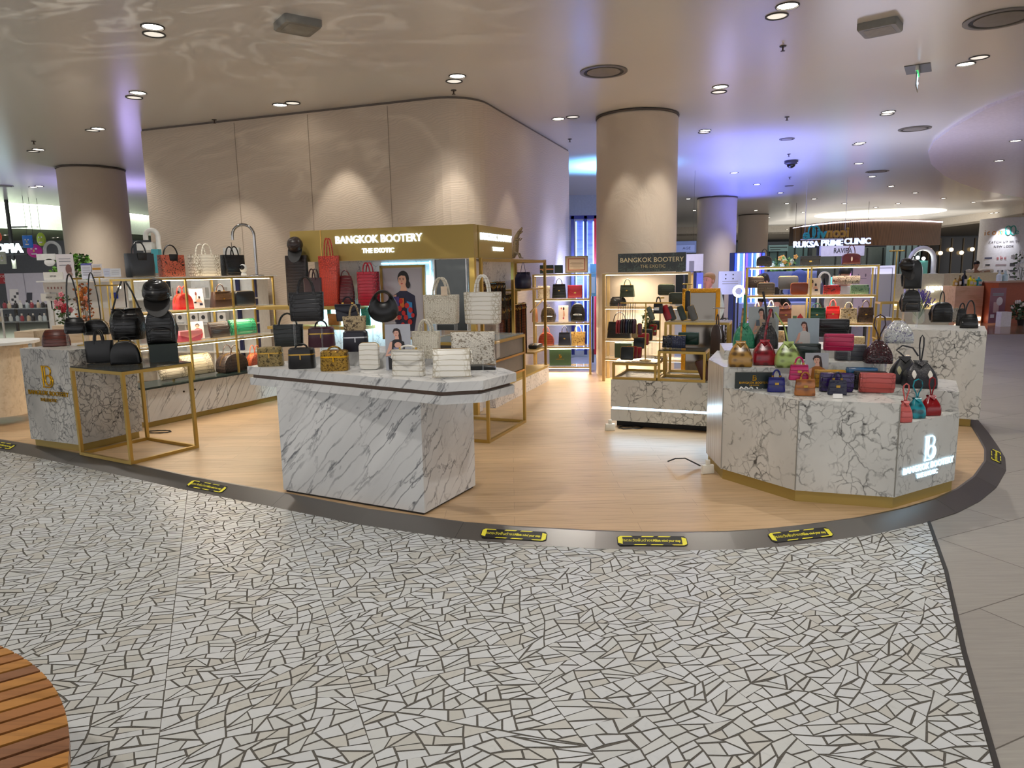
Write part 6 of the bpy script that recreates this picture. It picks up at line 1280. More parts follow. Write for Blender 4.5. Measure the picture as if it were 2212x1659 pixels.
picture('fashion_poster', 'tall grey poster of a woman holding a lilac bag on the front table', (835, 889, 701, 800), ('z', .992), '#a9acb4', woman(.45, .80, .17, '#2b1d19', '#dcab97', '#1b1a1d', 1.83)+[('printed_bag', '#7b7b95', 'p', [(.30, .32), (.72, .32), (.70, .50), (.32, .50)]), ('printed_hand', '#dcab97', 'e', (.5, .55, .14, .06)), ('printed_trousers', '#1b1a1d', 'p', [(.12, .02), (.45, .02), (.5, .2), (.1, .3)])], tilt=5)
picture('poster_card', 'small white card with two sketched figures on the left rack', (409, 435, 624, 667), SL(1.302), '#e9e4e6', [('printed_figure', '#7a3b34', 'e', (.45, .75, .07, .10)), ('printed_figure', SKN, 'p', [(.42, .66), (.5, .66), (.44, .45), (.36, .4)]), ('printed_figure', '#3a2a2a', 'e', (.66, .55, .07, .08)), ('printed_figure', SKN, 'p', [(.6, .5), (.7, .48), (.85, .28), (.3, .34)]), ('printed_bag', '#1d2440', 'p', [(.62, .14), (.85, .14), (.85, .25), (.62, .25)]), ('printed_bag', '#241c1c', 'p', [(.22, .26), (.4, .26), (.4, .34), (.22, .34)])], tilt=6)
picture('poster_card', 'pink card with a woman in red behind the crimson envelope clutch', (404, 429, 695, 742), ('L', RA, RB, .932, .3), '#e3cdc6', woman(.5, .75, .2, '#1c1416', SKN, '#a3303c', 1.8, False), tilt=4)
picture('poster_card', 'cream card with two seated figures on the right rack', (1748, 1773, 601, 636), ('L', SA, SB, 1.292, .04), '#dfcfbe', [('printed_figure', '#3b2320', 'e', (.35, .78, .08, .12)), ('printed_figure', SKN, 'p', [(.3, .7), (.42, .7), (.4, .45), (.1, .4)]), ('printed_figure', '#1f1616', 'e', (.62, .58, .08, .1)), ('printed_figure', SKN, 'p', [(.55, .52), (.7, .5), (.85, .3), (.4, .36)]), ('printed_bag', '#161a2a', 'p', [(.55, .2), (.8, .2), (.8, .32), (.55, .32)])], tilt=4)
picture('poster_card', 'cream card with green and red bags beside the brown flap bag', (1715, 1742, 659, 693), ('L', SA, SB, .922, .05), '#dcc9b4', [('printed_bag', '#4d6b4f', 'p', [(.1, .12), (.4, .12), (.4, .38), (.1, .38)]), ('printed_bag', '#a82433', 'p', [(.62, .05), (.9, .28), (.66, .52), (.42, .3)])], tilt=4)
picture('fashion_poster', 'poster of two women with a grey bag behind the ostrich pyramid bags', (1617, 1679, 663, 742), ('z', 1.003), '#a9b0b2', woman(.42, .82, .2, '#2a1d19', '#dba892', '#b99f86', 1.0)+woman(.72, .84, .17, '#231815', '#dba892', '#8f8f8a', 1.0, True, 0, False)+[('printed_bag', '#56606e', 'p', [(.24, .48), (.38, .48), (.36, .64), (.26, .64)])], tilt=4)
picture('fashion_poster', 'poster of a long haired woman in profile above the dark green clutch', (1703, 1766, 688, 745), ('P', *G(1734, 752, 1.003), 1.003), '#9fb0ba', woman(.52, .74, .22, '#4a2a22', '#d9a590', '#c9c9c6', .9)+[('printed_jeans', '#3c6a9c', 'p', [(.3, .02), (.65, .02), (.6, .08), (.32, .08)])], tilt=4, yaw=-10)
picture('fashion_poster', 'small poster of a red lipped woman above the mustard clutch', (1749, 1795, 763, 831), ('P', 2.31, 5.32, .774), '#a9adb6', woman(.5, .76, .25, '#33201e', '#e0b09c', '#a5672a', 1.5), tilt=4, yaw=-10)
picture('poster_card', 'pale pink card with a sketched figure on the centre rack', (1206, 1227, 660, 692), ('L', CA, CB, .872, .1), '#e6d6cc', [('printed_figure', '#3a2020', 'e', (.52, .8, .09, .1)), ('printed_figure', SKN, 'p', [(.48, .7), (.58, .7), (.66, .4), (.5, .2), (.44, .4)]), ('printed_bag', '#b0414b', 'e', (.5, .22, .09, .06)), ('printed_bag', '#b0414b', 'e', (.28, .82, .06, .06))], tilt=4)
picture('framed_certificate', 'framed cream certificate on top of the centre rack', (1221, 1270, 553, 588), ('L', CA, CB, 1.622, .12), '#d9c0a4', [('printed_border', '#b3705a', 'p', [(.12, .14), (.88, .14), (.88, .86), (.12, .86)]), ('printed_page', '#dfcbb2', 'p', [(.17, .2), (.83, .2), (.83, .8), (.17, .8)])]+[('printed_line', '#7c6450', 'p', [(.5-l, v), (.5+l, v), (.5+l, v+.015), (.5-l, v+.015)]) for l, v in ((.25, .62), (.3, .54), (.22, .46), (.28, .38), (.15, .28))], frame=plain('#9c9274', .4, .3), cat='certificate', thick=.015)
for i, (px, lb) in enumerate([(1810, 'white price card before the navy mini bag'), (1714, 'white price card under the magenta mini bag')]):
    x_, y_ = G(px, (861, 831)[i], .772); g = MB(); g.add([(-.03, 0, 0), (.03, 0, 0), (.03, .012, .03), (-.03, .012, .03), (-.03, .03, 0), (.03, .03, 0)], [(0, 1, 2, 3), (2, 5, 4, 3), (0, 3, 4), (1, 5, 2), (0, 4, 5, 1)]); o = g.build('price_card', plain('#efeee9')); tagit(o, lb, 'price card', loc=(x_, y_, .773), rz=-.2)

# ================================================================ BELTS ON THE RAILS
random.seed(11)
g_ = 'belts on the side rails'
bcol = ['#17130f', '#3b2015', '#12100f', '#6a3018', '#221812', '#7d4426', '#1a1512']
protos = []
lp = lambda x, y, z: (PS[0]+dS[0]*x-dS[1]*y, PS[1]+dS[1]*x+dS[0]*y, z)
rows = [(1.535, .38, 1.10, 18, .30, 'top rail'), (1.375, .78, 1.40, 14, .30, 'middle rail'), (1.225, .98, 1.92, 20, .68, 'lowest rail')]
for z0, xa, xb, n_, L_b, rn_ in rows:
    pb = []
    for c_ in (0, 1, 3, 5):
        T = thing('belt', 'x', 'belt', (0, 0, 0), aS); m_ = lk(bcol[c_] if rn_ == 'lowest rail' else bcol[c_ % 3], 'belly', .25, '#0b0706')
        g = MB(); g.tube([(0, .012, -L_b*.97), (0, .014, -.02), (0, .006, .012), (0, -.008, .012), (0, -.014, -.02), (0, -.013, -L_b*.5), (0, -.012, -L_b)], .0025, 6, r2=.016, up=(0, 1, 0)) if False else g.box(0, -.012, -L_b/2, .005, .032, L_b); g.box(0, .022, -L_b*.47, .005, .032, L_b*.94)
        st_ = g.build('strap', m_, T)
        g = MB(); g.tube([(.004, -.012+.018*math.cos(a), -.045+.022*math.sin(a)) for a in [2*PI*k/10 for k in range(10)]], .004, 5, up=(1, 0, 0), closed=True); g.build('buckle', MET if c_ else SIL, st_)
        g = MB(); g.box(0, .005, .016, .006, .04, .006); g.build('hanging_loop', m_, T); pb.append([T, False])
    for i in range(n_):
        q_ = pb[random.randrange(4) if rn_ == 'lowest rail' else random.randrange(3)]; x = xa+(xb-xa)*i/(n_-1)
        loc = lp(x, .1, z0-random.uniform(.0, .02)); lb = 'dark leather belt hanging in the dense row on the '+rn_+' of the gold unit'
        if q_[1]: dup(q_[0], loc, aS+random.uniform(-.12, .12), lb, g_+', '+rn_)
        else: q_[1] = True; q_[0].location = loc; q_[0]['label'] = lb; q_[0]['group'] = g_+', '+rn_
    for q_ in pb:
        if not q_[1]:
            for c in list(q_[0].children_recursive): bpy.data.objects.remove(c)
            bpy.data.objects.remove(q_[0])
# small standing crocodile on top of the belt unit
CX, CY, CZ = lp(1.78, .17, 1.822); cr = lk('#8a7350', 'croc', .4, '#2d2417', sc=1.4)
T = thing('crocodile_figure', 'small mounted crocodile standing upright with open jaws on the belt unit', 'crocodile', (CX, CY, CZ+.012), -.25)
g = MB(); g.tube([(-.11, .02, .21), (-.13, .02, .08), (-.10, .02, .012), (-.03, 0, .03), (.0, 0, .10), (.01, 0, .20), (.02, 0, .28), (.045, 0, .33), (.075, 0, .37), (.10, 0, .405)], [.004, .010, .018, .035, .047, .045, .034, .026, .020, .010], 12)
def jr(g, pts, rad): q_ = MB(); q_.tube(pts, rad, 8); g.add(q_.v, q_.f)
jr(g, [(.04, 0, .325), (.075, 0, .335), (.108, 0, .355)], [.02, .014, .007])
for s in (-1, 1):
    jr(g, [(.02, s*.03, .25), (.06, s*.05, .24), (.085, s*.05, .27)], [.012, .008, .006]); jr(g, [(0, s*.035, .08), (.05, s*.05, .06), (.07, s*.05, .005)], [.018, .012, .008])
    jr(g, [(.07, s*.05, .006), (.10, s*.055, .004)], [.008, .004])
g.sm = True; g.build('body', cr, T)
for s in (-1, 1): g = MB(); g.ball((.045, s*.018, .352), .006); g.build('eye', plain('#0d0d0d', .1), T)
# ================================================================ PEOPLE
def skin_mesh(nodes, edges, root=0, sub=1):
    me = bpy.data.meshes.new('tmp'); me.from_pydata([n[0] for n in nodes], edges, []); o = bpy.data.objects.new('tmp', me); COL.objects.link(o)
    md = o.modifiers.new('s', 'SKIN'); md.use_smooth_shade = True
    for i, n in enumerate(nodes): me.skin_vertices[0].data[i].radius = (n[1], n[2] if len(n) > 2 else n[1])
    me.skin_vertices[0].data[root].use_root = True
    m2 = o.modifiers.new('u', 'SUBSURF'); m2.levels = sub; m2.render_levels = sub
    dg = bpy.context.evaluated_depsgraph_get(); r = bpy.data.meshes.new_from_object(o.evaluated_get(dg)); bpy.data.objects.remove(o)
    V = [tuple(v.co) for v in r.vertices]; Fc = [tuple(p.vertices) for p in r.polygons]; bpy.data.meshes.remove(r); return V, Fc
def person(label, loc, rz, J, skin='#d9a98c', shirt='#202024', pants='#1c1c20', hair='#2a1c16', hairlong=False, capc=None, head_tilt=(0, 0, 0), ss=False):
    """J: joint positions in metres from the floor, facing -y"""
    T = thing('person', label, 'person', loc, rz); g = MB()
    nodes = []; edges = []; idx = {}
    def nd(k, p, r, r2=None): idx[k] = len(nodes); nodes.append((p, r, r2 or r))
    R = dict(pelvis=(.14, .11), waist=(.125, .10), chest=(.15, .115), neck=(.055, .055), headb=(.05, .055), shL=(.062,), elL=(.042,), wrL=(.028,), pmL=(.030, .018), shR=(.062,), elR=(.042,), wrR=(.028,), pmR=(.030, .018), hpL=(.09,), knL=(.06,), anL=(.042,), toL=(.035,), hpR=(.09,), knR=(.06,), anR=(.042,), toR=(.035,))
    for k in J: nd(k, J[k], *R[k])
    for a, b in (('pelvis', 'waist'), ('waist', 'chest'), ('chest', 'neck'), ('neck', 'headb'), ('chest', 'shL'), ('shL', 'elL'), ('elL', 'wrL'), ('wrL', 'pmL'), ('chest', 'shR'), ('shR', 'elR'), ('elR', 'wrR'), ('wrR', 'pmR'), ('pelvis', 'hpL'), ('hpL', 'knL'), ('knL', 'anL'), ('anL', 'toL'), ('pelvis', 'hpR'), ('hpR', 'knR'), ('knR', 'anR'), ('anR', 'toR')):
        if a in idx and b in idx: edges.append((idx[a], idx[b]))
    V, Fc = skin_mesh(nodes, edges); g.add(V, Fc)
    for s in 'LR':                                                   # hands: palm end, four fingers and a thumb
        if 'pm'+s not in J: continue
        w, p = Vector(J['wr'+s]), Vector(J['pm'+s]); d = (p-w).normalized(); sd = d.cross(Vector((0, 0, 1)))
        if sd.length < .1: sd = Vector((1, 0, 0))
        sd.normalize(); up = sd.cross(d)
        for k, L in enumerate((.062, .072, .068, .052)):
            o_ = p+sd*(.027-.018*k)+d*.015; jt = MB(); jt.tube([o_, o_+d*L*.45-up*.004, o_+d*L*.8-up*.016, o_+d*L-up*.028], [.009, .0085, .008, .006], 6); g.add(jt.v, jt.f)
        o_ = w+d*.03+sd*.028; jt = MB(); jt.tube([o_, o_+sd*.022+d*.02, o_+sd*.03+d*.05], [.011, .010, .007], 6); g.add(jt.v, jt.f)
    H = Vector(J['headb']); up = (H-Vector(J['neck'])).normalized(); M3 = Matrix.Rotation(head_tilt[2], 3, 'Z') @ Matrix.Rotation(head_tilt[0], 3, 'X')
    C_ = H+M3 @ Vector((0, -.012, .085))
    def hp(pts): return [tuple(C_+M3 @ Vector(p)) for p in pts]
    hd = MB(); rg = []
    for z, rx, ry, oy in ((-.125, .022, .03, -.04), (-.11, .042, .05, -.030), (-.08, .056, .072, -.012), (-.04, .066, .086, -.002), (0, .073, .094, .004), (.04, .075, .096, .008), (.08, .064, .084, .012), (.105, .042, .06, .014), (.118, .012, .02, .014)):
        rg.append(hp([(rx*math.cos(2*PI*k/16), oy+ry*math.sin(2*PI*k/16), z) for k in range(16)]))
    hd.loft(rg); g.add(hd.v, hd.f)
    ns_ = MB(); ns_.loft([hp([(sx*.006, -.088, .025) for sx in (-1, 1)]+[(.004, -.075, .03), (-.004, -.075, .03)]), hp([(-.012, -.108, -.028), (.012, -.108, -.028), (.014, -.08, -.032), (-.014, -.08, -.032)])]); g.add(ns_.v, ns_.f)
    for s in (-1, 1): e = MB(); e.ball((0, 0, 0), .008, .02, .03, 8, 6); g.add(hp([(p[0]+s*.077, p[1]+.012, p[2]-.005) for p in e.v]), e.f)
    g.sm = True; g.build('body', plain(skin, .5), T)
    for s in (-1, 1):
        e = MB(); e.ball((0, 0, 0), .013, .006, .007, 8, 6); q_ = MB(); q_.add(hp([(p[0]+s*.03, p[1]-.083, p[2]+.012) for p in e.v]), e.f); q_.sm = True; q_.build('eye', plain('#e8e4e0', .2), T)
        e = MB(); e.ball((0, 0, 0), .006, .004, .006, 8, 6); q_ = MB(); q_.add(hp([(p[0]+s*.03, p[1]-.0875, p[2]+.012) for p in e.v]), e.f); q_.sm = True; q_.build('iris', plain('#2b1a12', .2), T)
        e = MB(); e.ball((0, 0, 0), .018, .005, .004, 8, 4); q_ = MB(); q_.add(hp([(p[0]+s*.03, p[1]-.085, p[2]+.032) for p in e.v]), e.f); q_.sm = True; q_.build('eyebrow', plain(hair, .6), T)
    e = MB(); e.ball((0, 0, 0), .022, .006, .007, 8, 5); q_ = MB(); q_.add(hp([(p[0], p[1]-.077, p[2]-.058) for p in e.v]), e.f); q_.sm = True; q_.build('lips', plain('#b45a52', .4), T)
    hr = MB(); rg = []; low = -.22 if hairlong else -.05
    for z, k1 in ((low, .75), (-.03, .98), (.03, 1.09), (.07, 1.1), (.1, .98), (.125, .6), (.135, .15)):
        rr_ = []
        for k in range(20):
            a = 2*PI*k/20; x, y = .076*k1*math.cos(a), .016+.1*k1*math.sin(a)
            if y < -.02 and z < .07: y = -.02+(z-.07)*-.15; x = math.copysign(.078*min(1, k1), x) if abs(x) > .04 else x*1.6
            rr_.append((x, y, z))
        rg.append(hp(rr_))
    hr.loft(rg); hr.build('hair', plain(hair, .6), T)
    if capc:
        cp_ = MB(); cp_.loft([hp([(.086*s_*math.cos(2*PI*k/20), .008+.108*s_*math.sin(2*PI*k/20), z) for k in range(20)]) for z, s_ in ((.05, 1), (.09, .97), (.125, .75), (.142, .3))]); cp_.build('cap', plain(capc, .5), T)
        cp_ = MB(); P = [(.075*math.cos(a), -.08+.10*math.sin(a)) for a in [PI+PI*q/10 for q in range(11)]]; cp_.add(hp([(x, y, .05) for x, y in P])+hp([(x, y, .058) for x, y in P]), [tuple(range(11)), tuple(range(11, 22))[::-1]]+[(i, (i+1) % 11, 11+(i+1) % 11, 11+i) for i in range(11)]); cp_.build('cap_visor', plain(capc, .5), T)
    def sub_(keys, grow, nm, col, cut=None):
        nn = []; ix = {}; ee = []
        for k in keys:
            if k in J:
                p = Vector(J[k]); r_ = R[k]
                if cut and k in cut: p = Vector(J[cut[k][0]]).lerp(p, cut[k][1])
                ix[k] = len(nn); nn.append((tuple(p), r_[0]+grow, (r_[1] if len(r_) > 1 else r_[0])+grow))
        for a, b in (('pelvis', 'waist'), ('waist', 'chest'), ('chest', 'neck'), ('chest', 'shL'), ('shL', 'elL'), ('elL', 'wrL'), ('chest', 'shR'), ('shR', 'elR'), ('elR', 'wrR'), ('pelvis', 'hpL'), ('hpL', 'knL'), ('knL', 'anL'), ('pelvis', 'hpR'), ('hpR', 'knR'), ('knR', 'anR')):
            if a in ix and b in ix: ee.append((ix[a], ix[b]))
        V, Fc = skin_mesh(nn, ee); q_ = MB(); q_.add(V, Fc); q_.sm = True; q_.build(nm, plain(col, .7), T)
    sub_(('pelvis', 'waist', 'chest', 'neck', 'shL', 'elL', 'shR', 'elR')+(() if ss else ('wrL', 'wrR')), .016, 'shirt', shirt, dict(neck=('chest', .45), **({'elL': ('shL', .75), 'elR': ('shR', .75)} if ss else {'wrL': ('elL', .85), 'wrR': ('elR', .85)})))
    if 'hpL' in J:
        sub_(('pelvis', 'hpL', 'knL', 'anL', 'hpR', 'knR', 'anR'), .014, 'trousers', pants)
        for s in 'LR':
            a, b = Vector(J['an'+s]), Vector(J['to'+s]); q_ = MB(); q_.tube([a+Vector((0, .04, -.03)), a+Vector((0, 0, -.03)), b], [.045, .048, .035], 8); q_.build('shoe', plain('#26262a', .5), T)
    return T
def stand(h=1.65, arm='down', fwd=0.0):
    k = h/1.65; J = dict(pelvis=(0, 0, .90), waist=(0, 0, 1.05), chest=(0, .0, 1.25), neck=(0, .01, 1.40), headb=(0, -.005, 1.46), hpL=(.09, 0, .84), knL=(.1, -.01, .47), anL=(.1, .02, .08), toL=(.11, -.12, .04), hpR=(-.09, 0, .84), knR=(-.1, -.01, .47), anR=(-.1, .02, .08), toR=(-.11, -.12, .04))
    for s, n in ((1, 'L'), (-1, 'R')): J['sh'+n] = (s*.17, .0, 1.34); J['el'+n] = (s*.23, .02, 1.07); J['wr'+n] = (s*.22, -.1, .87); J['pm'+n] = (s*.21, -.13, .79)
    return {a: tuple(c*k for c in b) for a, b in J.items()}
def lean(pts, deg, z0):
    a = math.radians(deg); return {k: (p if p[2] < z0 else (p[0], p[1]*math.cos(a)-(p[2]-z0)*math.sin(a), z0+(p[2]-z0)*math.cos(a)+p[1]*math.sin(a))) for k, p in pts.items()}
x, _z = YZ(1532, 617, 11.6); person('young person with blond hair tied back, behind the gold framed mirror', (x, 11.6, 0.0), -.75, stand(1.55), skin='#d9a0a8', shirt='#b9cbd6', hair='#a88462', head_tilt=(0, 0, -.2))
J = lean(stand(1.75), 48, .95)
for n, s in (('L', 1), ('R', -1)):
    c_ = J['sh'+n]; J['el'+n] = (c_[0]+s*.04, c_[1]-.05, c_[2]-.28); J['wr'+n] = (c_[0], c_[1]-.22, c_[2]-.42); J['pm'+n] = (c_[0], c_[1]-.29, c_[2]-.46)
x, _z = YZ(1690, 610, 11.9); person('person in black T-shirt and cap bending over a counter behind the right rack', (x+.1, 11.9, 0.0), -1.25, J, skin='#c99b9a', shirt='#151519', pants='#101014', capc='#15151a', ss=True, head_tilt=(.5, 0, 0))
x, _z = YZ(1821, 590, 11.4); person('dark haired person looking down behind the metallic clutch', (x, 11.4, 0.0), 0, stand(1.62), skin='#b98f80', shirt='#c9c6c6', hair='#181214', hairlong=True, head_tilt=(.45, 0, 0))
J = stand(1.72)
for n, s in (('L', 1), ('R', -1)): J['el'+n] = (s*.44, -.24, 1.40); J['wr'+n] = (s*.20, -.36, 1.39); J['pm'+n] = (s*.12, -.39, 1.39)
x, _z = YZ(2107, 578, 23.86); person('person in a white top leaning both arms on the far cream counter', (x, 23.86, 0.0), 0, J, skin='#9d7460', shirt='#cfc9c0', hair='#15100e', head_tilt=(.35, 0, 0))

# ================================================================ BACKGROUND, LEFT
WHT = plain('#dcdcd8', .5); LW = wood('#d8c4a6', '#c4ab88', 1, .45, 0, False)
def bbox(name, label, cat, px0, px1, yt, yb, Y, D_, mat, part='body', rz=0, kind=None):
    """box standing at depth Y filling the given pixels"""
    xa, z1 = YZ((px0+px1)/2, yt, Y); _, z0 = YZ((px0+px1)/2, yb, Y); c = dep(xa, Y, (z0+z1)/2); w = (px1-px0)*c/FPX
    T = thing(name, label, cat, (xa, Y, z0), rz); g = MB(); g.box(0, D_/2, (z1-z0)/2, w, D_, z1-z0); g.build(part, mat, T); T['_w'] = w; T['_h'] = z1-z0; return T, w, z1-z0
def fl_box(name, label, cat, px0, px1, yt, Y, D_, mat, part='body', z0=0.0, rz=0):
    xa, z1 = YZ((px0+px1)/2, yt, Y); c = dep(xa, Y, z1); w = (px1-px0)*c/FPX; T = thing(name, label, cat, (xa, Y, z0), rz); g = MB(); g.box(0, D_/2, (z1-z0)/2, w, D_, z1-z0); g.build(part, mat, T); return T, w, z1-z0
g = MB(); g.prism([(-12, 8.9), (-5.95, 8.7), (-5.2, 11.3), (-12, 14)], .0, .16); struct(g.build('floor_left_booth', wood('#cdb594', '#b79d7a', 1, .4)))
T, w, h = fl_box('white_counter', 'white counter of the fragrance booth behind the left marble counter', 'counter', 112, 250, 735, 9.58, .3, LW, z0=.16); g = MB(); g.box(0, .15, h+.012, w+.02, .33, .025); g.build('worktop', WHT, T)
text('BERGER', .07, plain('#222222'), T, (-.2, -.006, h*.55), ext=.001)
T = thing('round_counter', 'round white topped counter at the far left edge', 'counter', (*G(-10, 735, 1.0), .06)); T.location[2] = 0.16; g = MB(); g.lathe([(.42, .80), (.42, .83)], 0, 0, 32); g.build('round_top', WHT, T); g = MB(); g.lathe([(.3, 0), (.3, .80)], 0, 0, 32); g.build('base', LW, T)
T, w, h = fl_box('display_cabinet', 'light wood display cabinet in the booth at the far left', 'cabinet', 30, 72, 716, 9.6, .5, LW, z0=.16); g = MB(); g.box(0, -.004, h*.55, w*.7, .01, h*.6); g.build('glass_door', plain('#c9cfcc', .1), T)
text('BERGER', .05, plain('#222222'), T, (0, -.012, h*.8), ext=.001)
T, w, h = fl_box('white_shelving', 'white shelving wall full of small boxes behind the left brass rack', 'shelving', 236, 566, 606, 10.3, .3, WHT, z0=.16, rz=-.16)
for i, z in enumerate((.45, .85, 1.2)): g = MB(); g.box(0, -.10, z, w, .22, .02); g.build('shelf', WHT, T)
for x in (w*.37, w*.5-.03): g = MB(); g.box(x, -.02, h/2, .05, .04, h); g.build('navy_stripe', plain('#141a4a', .4), T)
for x in (-w*.2, w*.03, w*.22): g = MB(); g.box(x, -.1, h/2, .02, .2, h); g.build('divider', WHT, T)
SHX, SHY = T.location[0], T.location[1]; cs_, sn_ = math.cos(-.16), math.sin(-.16)
def on_shelf(lx, z): return (SHX+lx*cs_+.1*sn_, SHY+lx*sn_-.1*cs_, z+.16)
random.seed(5); pb_ = None
for lx, z, lb in [(l_, z_, n_) for z_ in (1.212, .862) for l_, n_ in zip((-.34, -.19, -.04, .17, .32, .6), ('first', 'second', 'third', 'fourth', 'fifth', 'sixth'))]:
    row = 'upper' if z > 1 else 'middle'; lab = 'white product box with round dark print, %s from the left on the %s white shelf' % (lb, row)
    if pb_ is None:
        pb_ = thing('product_box', lab, 'box', on_shelf(lx, z), -.16, 'white product boxes'); g = MB(); g.box(0, 0, .075, .13, .1, .14); g.build('carton', plain('#e6e3dd'), pb_); g = MB(); g.add([(x_, -.0515, z_+.08) for x_, z_ in ell(0, 0, .03, .03)], [tuple(range(18))]); g.build('round_print', plain('#3a3a3a'), pb_, smooth=False)
    else: dup(pb_, on_shelf(lx, z), None, lab)
picture('brand_card', 'black card with white lettering above the coral bag', (330, 368, 604, 640), ('Y', 10.0), '#17181a', [], texts=[('BERGER', .5, .4, .2, '#d8d8d8', .8)], cat='sign')
def card(label, x0, x1, yt, yb, Y, bg, shapes=(), texts=(), name='leaflet_card', cat='card', **k): return picture(name, label, (x0, x1, yt, yb), ('Y', Y), bg, list(shapes), texts=texts, cat=cat, **k)
ln = lambda *vs: [('printed_line', '#8a8a92', 'p', [(.15, v), (.85, v), (.85, v+.03), (.15, v+.03)]) for v in vs]
T = thing('leaflet_shelf', 'narrow white ledge holding the leaflets at the far left', 'shelf', (YZ(180, 604, 9.4)[0], 9.4, 1.645), 0); g = MB(); g.box(0, .03, 0, 1.15, .2, .02); g.build('ledge', WHT, T)
for lx in (-.5, .5): g = MB(); g.box(lx, .08, -.75, .03, .03, 1.46); g.build('upright', WHT, T)
g = MB(); g.box(0, .07, -.19, 1.0, .01, .34); g.build('back_panel', WHT, T)
card('white card with dark lettering, upper one at far left', 98, 133, 588, 604, 9.37, '#dcd9cf', texts=[('BERGER', .5, .45, .33, '#3a3a38', .75)]); card('white card with dark lettering, lower one at far left', 92, 121, 634, 650, 9.45, '#dcd9cf', texts=[('BERGER', .5, .45, .33, '#3a3a38', .75)])
card('cream calendar card with tiny bottle sketches at far left', 99, 140, 610, 632, 9.45, '#e3dcd2', [('printed_sketch', '#9a5a50', 'e', (.2+.15*k, .45, .03, .12)) for k in range(5)])
card('tall white leaflet with brown flower print at far left', 129, 160, 549, 604, 9.38, '#d8d2d4', ln(.8, .7, .55)+[('printed_flower', '#7a5550', 'e', (.68, .4, .18, .2)), ('printed_flower', '#a08478', 'e', (.75, .2, .14, .1))]); card('blue headed price leaflet behind the brass hook', 179, 199, 569, 603, 9.38, '#d5d7e4', [('printed_header', '#5458a0', 'p', [(0, .88), (1, .88), (1, 1), (0, 1)])]+ln(.7, .55, .4, .25)); card('leaflet with orange picture strip behind the brass hook', 201, 221, 570, 603, 9.38, '#ddd8d8', [('printed_photo', '#c08a2e', 'p', [(.1, .6), (.9, .6), (.9, .75), (.1, .75)])]+ln(.85, .4, .25))
card('small blue white leaflet, left of the two by the black bag', 225, 238, 580, 598, 9.38, '#cfd6ea', ln(.6, .3)); card('white leaflet holder nearest the boxy black bag', 240, 260, 580, 598, 9.38, '#dde2ea', ln(.7, .5, .3)); card('bright blue price stand behind the bucket bag', 240, 254, 632, 645, 9.45, '#2040c0', ln(.6)); card('grey white screen board in two panels at the far left', 25, 97, 590, 658, 10.6, '#c4c4d4', [('printed_divider', '#8f8fa0', 'p', [(.48, 0), (.5, 0), (.48, 1), (.46, 1)]), ('printed_notice', '#e4e6ea', 'p', [(.06, .05), (.28, .05), (.3, .5), (.08, .5)]), ('printed_notice', '#3a3c48', 'p', [(.46, .03), (.6, .03), (.64, .38), (.5, .38)])]+[('printed_block', '#44464e', 'p', [(.1+.07*k, .12+.1*k), (.16+.07*k, .12+.1*k), (.16+.07*k, .2+.1*k), (.1+.07*k, .2+.1*k)]) for k in range(3)], thick=.04, name='screen_board', cat='board')
card('red banner with white lettering at the left edge', -20, 25, 591, 613, 15.5, '#b31624', texts=[('CIOUS F', .72, .72, .34, '#f4e9e6', .9), ('LIFEST', .78, .28, .34, '#f4e9e6', .9)], name='red_banner', cat='sign', thick=.06)
# bottles on the far left counter
random.seed(9); pb_ = None; bt = [glass('#d9c9b0', .05, .55), glass('#c8d4d8', .05, .5), plain('#2b2a2c', .3), plain('#8c3a44', .3), glass('#e0e4e0', .05, .45)]
x_, z_ = YZ(45, 704, 9.75); T = thing('glass_shelf_unit', 'glass shelf unit crowded with small bottles at the far left', 'shelf', (x_, 9.9, .16)); 
for z in (1.1, 1.28): g = MB(); g.box(-.05, 0, z-.16, .75, .22, .01); g.build('glass_shelf', CLEAR, T)
for lx in (-.41, .31): g = MB(); g.box(lx, .09, .56, .02, .02, 1.12); g.build('upright', WHT, T)
for row, z in (('lower', 1.106), ('upper', 1.286)):
    for i in range(9):
        m_ = bt[(i*2+(row == 'upper')) % 5]; B_ = thing('perfume_bottle', '%s small bottle, number %d from the left on the %s glass shelf' % (['amber', 'pale blue', 'dark', 'wine red', 'clear'][(i*2+(row == 'upper')) % 5], i+1, row), 'bottle', (x_-.37+i*.078, 9.88+.02*(i % 2), z), 0, 'small bottles at the far left')
        g = MB(); g.lathe([(.02, 0), (.024, .01), (.024, .06), (.012, .075), (.008, .08)], 0, 0, 12); g.build('bottle_body', m_, B_); g = MB(); g.lathe([(.011, .08), (.011, .105)], 0, 0, 10); g.build('stopper', plain('#1a1a1a' if i % 2 else '#c9c4bb', .3), B_)
